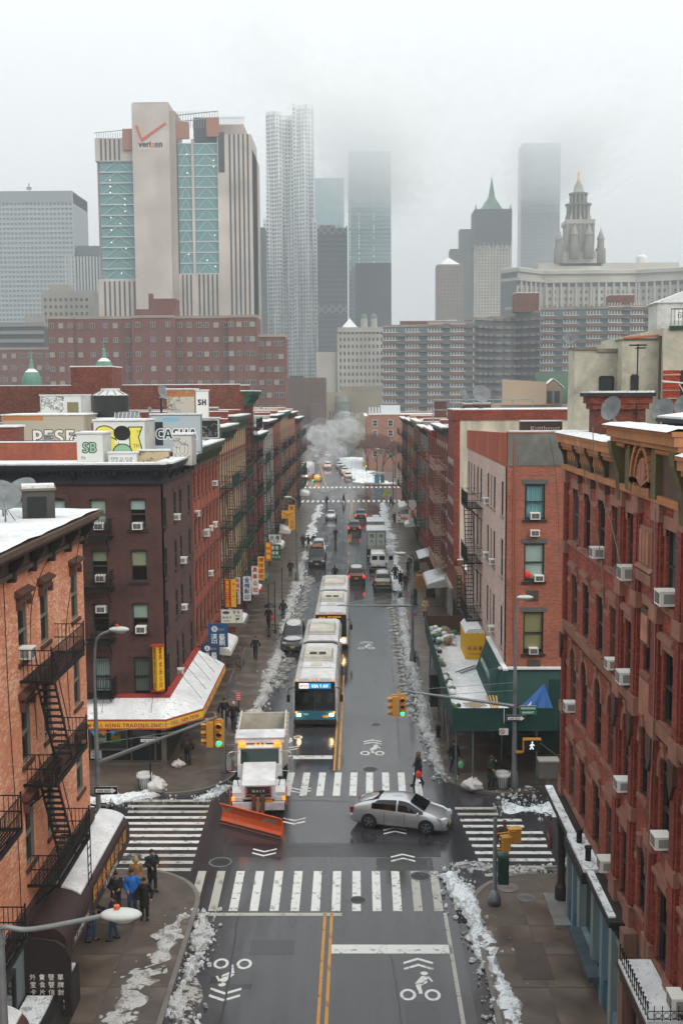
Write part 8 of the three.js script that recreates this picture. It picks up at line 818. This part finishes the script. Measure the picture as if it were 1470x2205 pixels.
// ---- people: one continuous body each, from joints joined by smooth minima; clothes are shells round it
function nets(f,lo,hi,c){
const n=lo.map((l,i)=> Math.ceil((hi[i]-l)/ c)+ 1),v=new Float32Array(n[0]*n[1]*n[2]),id=new Int32Array(v.length).fill(-1),pos=[],idx=[],I=(x,y,z)=> x+n[0]*(y+n[1]*z);
for(let z=0;z<n[2];z++)for(let y=0;y<n[1];y++)for(let x=0;x<n[0];x++)v[I(x,y,z)]=f(lo[0]+x*c,lo[1]+y*c,lo[2]+z*c);
for(let z=0;z<n[2]-1;z++)for(let y=0;y<n[1]-1;y++)for(let x=0;x<n[0]-1;x++){let s=0,px=0,py=0,pz=0,m=0;const k=[];for(let q=0;q<8;q++){k[q]=v[I(x +(q&1),y +((q >> 1)&1),z +(q >> 2))];if(k[q]<0)s++;}if(!s||s===8)continue;for(let a=0;a<8;a++)for(const d of [1,2,4])if(!(a&d)){const b=a|d;if(k[a]<0 !==k[b]<0){const t=k[a] /(k[a]-k[b]);px +=(a&1)+(d===1?t:0);py +=((a >> 1)&1)+(d===2?t:0);pz +=(a >> 2)+(d===4?t:0);m++;}}id[I(x,y,z)]=pos.length/3;pos.push(lo[0] +(x+px/m)*c,lo[1] +(y+py/m)*c,lo[2] +(z+pz/m)*c);}
const quadF=(a,b,d,e,flip)=>{if(a<0||b<0||d<0||e<0)return;flip?idx.push(a,b,d,a,d,e):idx.push(a,d,b,a,e,d);};
for(let z=1;z<n[2]-1;z++)for(let y=1;y<n[1]-1;y++)for(let x=1;x<n[0]-1;x++){const s=v[I(x,y,z)]<0;if(s !==v[I(x+1,y,z)]<0)quadF(id[I(x,y-1,z-1)],id[I(x,y,z-1)],id[I(x,y,z)],id[I(x,y-1,z)],s);if(s !==v[I(x,y+1,z)]<0)quadF(id[I(x-1,y,z-1)],id[I(x-1,y,z)],id[I(x,y,z)],id[I(x,y,z-1)],s);if(s !==v[I(x,y,z+1)]<0)quadF(id[I(x-1,y-1,z)],id[I(x,y-1,z)],id[I(x,y,z)],id[I(x-1,y,z)],s);}
const g=new THREE.BufferGeometry();g.setAttribute('position',new THREE.Float32BufferAttribute(pos,3));g.setIndex(idx);g.computeVertexNormals();return g;
}
const cap=(a,b,r1,r2)=>(x,y,z)=>{const dx=b[0]-a[0],dy=b[1]-a[1],dz=b[2]-a[2],t=clamp(((x-a[0])*dx +(y-a[1])*dy +(z-a[2])*dz)/(dx*dx+dy*dy+dz*dz||1));return Math.hypot(x-a[0]-dx*t,y-a[1]-dy*t,z-a[2]-dz*t)- lerp(r1,r2,t);};
const smin=(fs,k)=>(x,y,z)=>{let d=9;for(const f of fs){const e=f(x,y,z),h=Math.max(k-Math.abs(d-e),0)/ k;d=Math.min(d,e)- h*h*k*.25;}return d;};
// hands are given as [x, y, z] for the right and left side; feet by stride
const POSE={stand:{s:.03,R:[.27,.86,.06],L:[-.27,.86,.06]},pockets:{s:.04,R:[.17,.98,.14],L:[-.17,.98,.14]},walk:{s:.3,R:[.26,.92,-.22],L:[-.26,.94,.26]},reach:{s:.12,R:[.16,1.16,.55],L:[-.26,.88,.05]},face:{s:.05,R:[.14,1.5,.2],L:[-.12,1.12,.28]},hold:{s:.06,R:[.12,1.15,.26],L:[-.14,1.1,.26]},carry:{s:.26,R:[.28,.84,.05],L:[-.25,.95,.2]},ride:{s:.2,R:[.22,1.02,.38],L:[-.22,1.02,.38],hip:.98,lean:.2}};
function figure(pose){
return once('fig' + pose,()=>{
const p=POSE[pose],hy=p.hip??.92,ln=p.lean??0,hips=[0,hy,0],chest=[0,hy+.38,ln*.8],neck=[0,hy+.54,ln],head=[0,hy+.7,ln+.03],J={};
for(const [k,s] of [['R',1],['L',-1]]){const h=p[k],sh=[s*.17,hy+.48,ln*.9],el=[(sh[0]+h[0])/ 2+s*.1,(sh[1]+h[1])/ 2-.06,(sh[2]+h[2])/ 2-.1],f=[s*.1,.07,s*p.s],kn=[s*.1,.5,f[2]*.5+.06];J[k]={sh,el,h,f,kn,hip:[s*.09,hy-.02,0],toe:[s*.12,.035,f[2]+.16]};}
const headF=(x,y,z)=>(Math.hypot((x-head[0])/ .078,(y-head[1])/ .115,(z-head[2])/ .095)- 1)*.085,lo=[-.55,-.02,-.55],hi=[.55,hy+.98,.7],S=['R','L'].map((k)=> J[k]);
const body=nets(smin([headF,cap([0,head[1]-.02,head[2]+.08],[0,head[1]-.035,head[2]+.108],.012,.014),cap([-.078,head[1],head[2]],[.078,head[1],head[2]],.02,.02),cap(neck,head,.055,.05),cap(hips,chest,.13,.14),...S.flatMap((j)=> [cap(chest,j.sh,.1,.065),cap(j.sh,j.el,.055,.045),cap(j.el,j.h,.043,.032),cap(j.hip,j.kn,.09,.058),cap(j.kn,j.f,.055,.04),cap(j.f,j.toe,.045,.035)])],.04),lo,hi,.028),hb=new B().add(body);
for(const [j,s] of [[J.R,1],[J.L,-1]]){const d=V(...j.h).sub(V(...j.el)).normalize(),side=V(1,0,0).cross(d).normalize(),up=d.clone().cross(side);const at=(a,b,c)=> V(...j.h).addScaledVector(d,a).addScaledVector(side,b).addScaledVector(up,c).toArray();hb.add(new THREE.SphereGeometry(1,8,6),mat4(...at(.05,0,0)).multiply(new THREE.Matrix4().makeScale(.04,.05,.04)));for(let i=0;i<4;i++){const q=-.027+i*.018,L=[.075,.085,.08,.062][i];hb.bar(at(.075,q,0),at(.075+L*.6,q,-.012),.009,5).bar(at(.075+L*.6,q,-.012),at(.075+L*.85,q,-.04),.008,5);}hb.bar(at(.03,.035,0),at(.07,.06,-.02),.011,5).bar(at(.07,.06,-.02),at(.1,.055,-.035),.009,5);}
const arms=S.flatMap((j)=> [cap(chest,j.sh,.13,.085),cap(j.sh,j.el,.08,.068),cap(j.el,[lerp(j.el[0],j.h[0],.93),lerp(j.el[1],j.h[1],.93),lerp(j.el[2],j.h[2],.93)],.066,.055)]),torso=[cap([0,hy+.02,0],chest,.165,.175),cap(chest,[0,neck[1]-.03,neck[2]],.12,.085)];
const fold=(f,a)=>(x,y,z)=> f(x,y,z)+ a*Math.sin(y*26+x*9)*Math.sin(x*14+z*17),under=(f,y0)=>(x,y,z)=> Math.max(f(x,y,z),y0-y);
return{body:hb.geo(),jacket:nets(under(fold(smin([...torso,...arms],.05),.007),hy-.16),lo,hi,.028),coat:nets(under(fold(smin([...torso,cap([0,hy-.3,0],[0,hy+.1,0],.2,.17),...arms],.06),.008),hy-.38),lo,hi,.028),trousers:nets(under(fold(smin(S.flatMap((j)=> [cap(j.hip,j.kn,.108,.074),cap(j.kn,j.f,.072,.066)]),.03),.006),.08),lo,[.55,hy+.12,.7],.028),shoes:nets(smin(S.map((j)=> cap([j.f[0],.05,j.f[2]-.03],j.toe,.058,.046)),.01),[-.3,-.03,-.5],[.3,.16,.62],.024),head};
});
}
const skinM=M(0xb98468,.7);
function person(label,pos,ry,pose,o={}){
const f=figure(pose),t=thing('person',label,'person',pos,ry,o.group),h=o.h??1,[hx,hy,hz_]=f.head;t.scale.setScalar(h);
mesh('body',f.body,skinM,t);mesh(o.coat?'coat':'jacket',o.coat?f.coat:f.jacket,M(o.top??0x17181b,.85),t);mesh('trousers',f.trousers,M(o.legs??0x1c1e22,.9),t);mesh('shoes',f.shoes,M(0x18140f,.6),t);
if(o.hood)mesh('hood',new B().add(new THREE.SphereGeometry(.135,14,12,0,6.3,0,2.0),mat4(hx,hy,hz_-.03,-.5).multiply(new THREE.Matrix4().makeScale(.95,1.12,1.05))),M(o.hood,.9),t);else if(o.hat)mesh('hat',new B().add(new THREE.SphereGeometry(.105,14,10,0,6.3,0,1.6),mat4(hx,hy+.025,hz_-.005,-.15).multiply(new THREE.Matrix4().makeScale(.86,1.15,1.02))).sph(hx,hy+.155,hz_,o.pom?.045:.01,6),M(o.hat,.9),t);else mesh('hair',new B().add(new THREE.SphereGeometry(.105,14,10,0,6.3,0,1.75),mat4(hx,hy+.015,hz_-.018,-.45).multiply(new THREE.Matrix4().makeScale(.9,1.15,1.05))).sph(hx,hy -(o.long?.1:.02),hz_-.06,.07,8,1.1,o.long?1.9:1.1,.8),M(o.hair??0x15110e,.8),t);
mesh('eyes',new B().sph(-.03,hy+.005,hz_+.085,.012,6).sph(.03,hy+.005,hz_+.085,.012,6),blackM,t);mesh('mouth',new B().box(0,hy-.062,hz_+.078,.04,.01,.01),M(0x7a3a34,.7),t);
if(o.scarf)mesh('scarf',new B().add(new THREE.TorusGeometry(.085,.045,8,16),mat4(0,hy-.17,hz_-.02,Math.PI/2-.2)),M(o.scarf,.95),t);if(o.mask)mesh('mask',new B().sph(0,hy-.045,hz_+.05,.07,8,1,.8,.75),M(o.mask,.8),t);
if(o.pack)mesh('backpack',new B().sph(0,hy-.42,-.24,1,10,.17,.25,.12),M(o.pack,.8),t);
return t;
}
const held=(name,label,cat,pos,c,s=1)=>{const t=thing(name,label,cat,pos);mesh('bag',new B().sph(0,-.22*s,0,1,10,.17*s,.22*s,.11*s),M(c,.45),t);mesh('handles',new B().tube([[-.06,-.04*s,0],[-.03,.06,0],[.03,.06,0],[.06,-.04*s,0]],.01,5),M(c,.45),t);};
const G=.145,jeans=0x2c4763;
person('person in black jacket and jeans reaching out an arm by the maroon awning',[-9.85,G,-38.75],1.45,'reach',{top:0x141a22,legs:jeans,hat:0x111316});person('person in black jacket and jeans reaching back, under the lamp head',[-9.0,G,-38.85],-1.5,'reach',{top:0x15171b,legs:0x25384f});
person('woman in long black coat with grey scarf and bobble hat',[-9.35,G,-40.8],.3,'hold',{coat:true,hat:0x17181b,pom:true,scarf:0x50565e,legs:0x202a38});person('man in bright blue jacket and jeans in the left corner group',[-8.75,G,-40.9],.25,'pockets',{top:0x1f68b8,legs:jeans,hat:0x2a2522,h:1.03});person('short person in black coat right of the blue jacket',[-8.2,G,-40.5],.2,'stand',{coat:true,top:0x131316,h:.94,hat:0x131316});person('woman with long dark hair and black coat behind the group',[-8.35,G,-42.9],.6,'hold',{coat:true,long:true,scarf:0x1f4a52});person('person in tan fur trimmed hood behind the blue jacket',[-8.85,G,-42.2],.2,'pockets',{top:0x8a6a44,hood:0xa07c4c,h:.97});
person('person in brown quilted coat with red mask on the right crosswalk',[6.2,0,-46.2],.1,'stand',{coat:true,top:0x4a3328,hood:0x4f3a34,mask:0xb5281e,h:1.02});person('person in black coat with tan collar stepping off the far right kerb',[3.0,0,-55.6],-1.4,'carry',{coat:true,top:0x14161a,hood:0x6a5238,h:.98});held('carrier_bag','red carrier bag held by the person stepping off the kerb','bag',[3.0,.85,-55.25],0xd8342a);person('person in dark jacket and jeans under the green shed',[4.95,G,-57],.3,'carry',{top:0x171a22,legs:0x27405a,long:true,h:.98});held('carrier_bag','pale green carrier bag held under the shed','bag',[5.3,.85,-56.8],0x7fd08a);person('person in dark green hooded coat raising a hand by the bin',[6.6,G,-54.5],.5,'face',{coat:true,top:0x10281f,hood:0x143024});
person('walker in black coat seen from behind, left of a pair on the left pavement',[-8.1,G,-65.1],Math.PI,'walk',{top:0x101114,legs:0x14161a,hat:0x101114,h:1.02});person('walker in brown coat and pale hat, right of a pair on the left pavement',[-7.45,G,-64.3],Math.PI,'walk',{top:0x241c1a,legs:0x2a3a55,hat:0xb9bcc4,h:1.02});person('person in black with red marked backpack by the brown corner shop',[-9.25,G,-58.2],Math.PI,'stand',{top:0x17181a,pack:0x3a1f1d});person('person in dark clothes on the left pavement near the parked grey car',[-7.8,G,-82.3],0,'walk',{top:0x16181c});person('person under a black umbrella on the left pavement',[-7.75,G,-94],0,'carry',{coat:true,top:0x151518});held('shoulder_bag','red shoulder bag of the person under the umbrella','bag',[-7.45,1.15,-93.9],0xc2402c);
{const u=thing('umbrella','open black umbrella on the left pavement','umbrella',[-7.6,1.1,-93.85]);mesh('canopy',new B().add(new THREE.SphereGeometry(.62,8,5,0,6.3,0,1.1),mat4(0,.55,0)),blackM,u);mesh('shaft',new B().bar([0,0,0],[0,1.2,0],.012),ironM,u);}
person('person in black jacket and jeans by the snow strip on the left',[-6.7,G,-97.2],Math.PI,'walk',{top:0x101216,legs:0x34506e});person('distant person in black on the left pavement by the lamp',[-7.5,G,-121],0,'stand',{coat:true});person('person in black standing in mid street before the red car',[-2.55,0,-118],Math.PI,'walk',{coat:true,h:1.02});
[[3.9,-118.5,0,0x101114,'stand','person in black beside the white van, nearest the road'],[4.3,-114.4,Math.PI,0x1a1416,'walk','person in dark clothes walking by the tan minivan'],[4.7,-111.5,0,0x3a2a2c,'carry','person carrying goods before the tan minivan on the right'],[5.4,-121.4,1,0x121316,'hold','person sorting goods by the black crates on the right'],[6.0,-125.5,0,0x15171a,'stand','dark figure behind the crates on the right'],[-7.2,-143.4,0,0x16202a,'stand','left of three figures behind the snow covered car'],[-6.5,-143,2,0x101216,'walk','middle of three figures behind the snow covered car'],[-5.9,-145,0,0x1c1a1c,'stand','right of three figures behind the snow covered car'],[-5.7,-200,Math.PI,0x121316,'walk','distant figure at the left end of the second crossing'],[-2.7,-203,1.5,0x101114,'walk','distant figure in black in mid second crossing'],[5.7,-197,1.5,0x121316,'walk','distant figure striding at the right of the second crossing'],[5.5,-170,0,0x14222e,'stand','left figure of a pair far along the right pavement'],[6.2,-170,0,0x1f4a6a,'stand','figure in blue far along the right pavement'],[5.9,-98,0,0xb59a72,'pockets','person in pale checked coat on the right pavement']].forEach(([x,z,r,c,p,l])=> person(l,[x,Math.abs(x+1)> 5.3?G:0,z],r,p,{top:c,coat:c !==0x1f4a6a}));
bicycle('bicycle ridden in mid street beyond the second bus',[-3.17,0,-151],0);person('cyclist in dark clothes riding in mid street',[-3.17,.02,-151.15],0,'ride',{top:0x17191d});
// ---- bare trees beyond the second crossing
function tree(label,pos,H,sd){
const t=thing('bare_tree',label,'tree',pos),br=new B(),tw=new B(),s0=seed;seed=sd;
const grow=(p,d,L,r,n)=>{const q=[p[0]+d[0]*L,p[1]+d[1]*L,p[2]+d[2]*L];(n>2?br:tw).bar(p,q,Math.max(r,.028),n>2?6:3,Math.max(r*.68,.022));if(!n)return;const k=n>3?3:n>1?4:5;for(let i=0;i<k;i++){const e=V(d[0]+rnd(-.75,.75),d[1]*.8+rnd(-.1,.5),d[2]+rnd(-.75,.75)).normalize().toArray();grow(q,e,L*rnd(.6,.82),r*.64,n-1);}};
grow([0,0,0],[.03,1,.02],H*.27,H*.018,6);seed=s0;mesh('trunk',br,M(0x4a3a34,.9),t);const m=stuff(mesh('crown',tw,M(0x7a5248,.9),t));return t;
}
tree('bare reddish street tree nearest the second crossing on the right',[5.5,.1,-256],12,5);tree('bare street tree in the middle of the row beyond the second crossing',[4.4,.1,-268],11.5,9);tree('bare street tree right of the others before the far brick house',[8.6,.1,-262],12,13);tree('bare street tree at the far end of the row beyond the crossing',[2.0,.1,-284],11,17);tree('bare tree left in the steam beyond the second crossing',[-16,.1,-300],9,21);
// ---- steam over the far street: many small faint puffs; low cloud round the tallest towers: soft layers one above another
const blotch=(u,v)=> clamp(2.1*(fbm(u*7,v*7,5)- .3));
const puffTex=tex(256,128,(u,v)=> blotch(u,v)*sstep(0,.25,v)*sstep(0,.25,1-v),false),layerTex=tex(256,256,(u,v)=>{const r=Math.hypot(u-.5,v-.5)*2;return sstep(1,.25,r+.5*(fbm(u*6,v*6,4)- .5))*(.75+.25*blotch(u,v));},false);
const mist=(o,a)=> new THREE.MeshPhysicalMaterial({color:0xf6f8f9,roughness:1,transmission:.55,thickness:0,specularIntensity:0,transparent:true,opacity:o,alphaMap:a,depthWrite:false,side:THREE.DoubleSide});
function mass(name,label,cat){const t=new THREE.Group();t.name=numbered(name);scene.add(t);return stuff(t,label,cat);}
{const t=mass('steam_cloud','white steam drifting over the far end of the street','steam'),m=mist(.15,puffTex),geos=[0,1,2].map((i)=>{const g=new THREE.SphereGeometry(1,24,16),p=g.attributes.position;for(let k=0;k<p.count;k++){const n=.7+.6*fbm(p.getX(k)*1.6+i*3.1,p.getY(k)*1.6+p.getZ(k)*1.3+i,4);p.setXYZ(k,p.getX(k)*n,p.getY(k)*n,p.getZ(k)*n);}g.computeVertexNormals();return g;});
for(let i=0;i<90;i++){const k=i/90,q=mesh('puff',geos[i % 3],m,t),s=rnd(1.2,2.6)*(.7+k);q.position.set(-13+5*Math.sin(k*7)+ k*9+rnd(-2.5,2.5),1+k*10+rnd(-1.5,1.5),-300-k*40+rnd(-6,6));q.scale.set(s,s*rnd(.7,1),s);q.rotation.set(rnd(6),rnd(6),rnd(6));q.castShadow=false;}}
function deck(label,x,z,r,y0,y1,n,op=.24){const t=mass('low_cloud',label,'cloud'),g=new THREE.PlaneGeometry(2,2,1,1).rotateX(-Math.PI/2),m=mist(op,layerTex);for(let i=0;i<n;i++){const k=i /(n-1),q=mesh('cloud_layer',g,m,t),s=r*lerp(.8,1.15,k)*rnd(.85,1.15);q.position.set(x+rnd(-.12,.12)*r,lerp(y0,y1,k),z+120+rnd(-20,20));q.scale.set(s*(i % 2?-1:1),1,210*rnd(.9,1.1));q.rotation.set(rnd(-.04,.04),0,rnd(-.06,.06));q.castShadow=false;}}
deck('low cloud swallowing the head of the blue glass tower',10,-985,66,166,240,14);deck('low cloud hiding the top of the grey slab tower',207,-1285,74,222,310,14);deck('thin cloud brushing the top of the silver apartment tower',-54,-930,50,242,266,3,.2);

scene.updateMatrixWorld(true);
renderer.render(scene,camera);
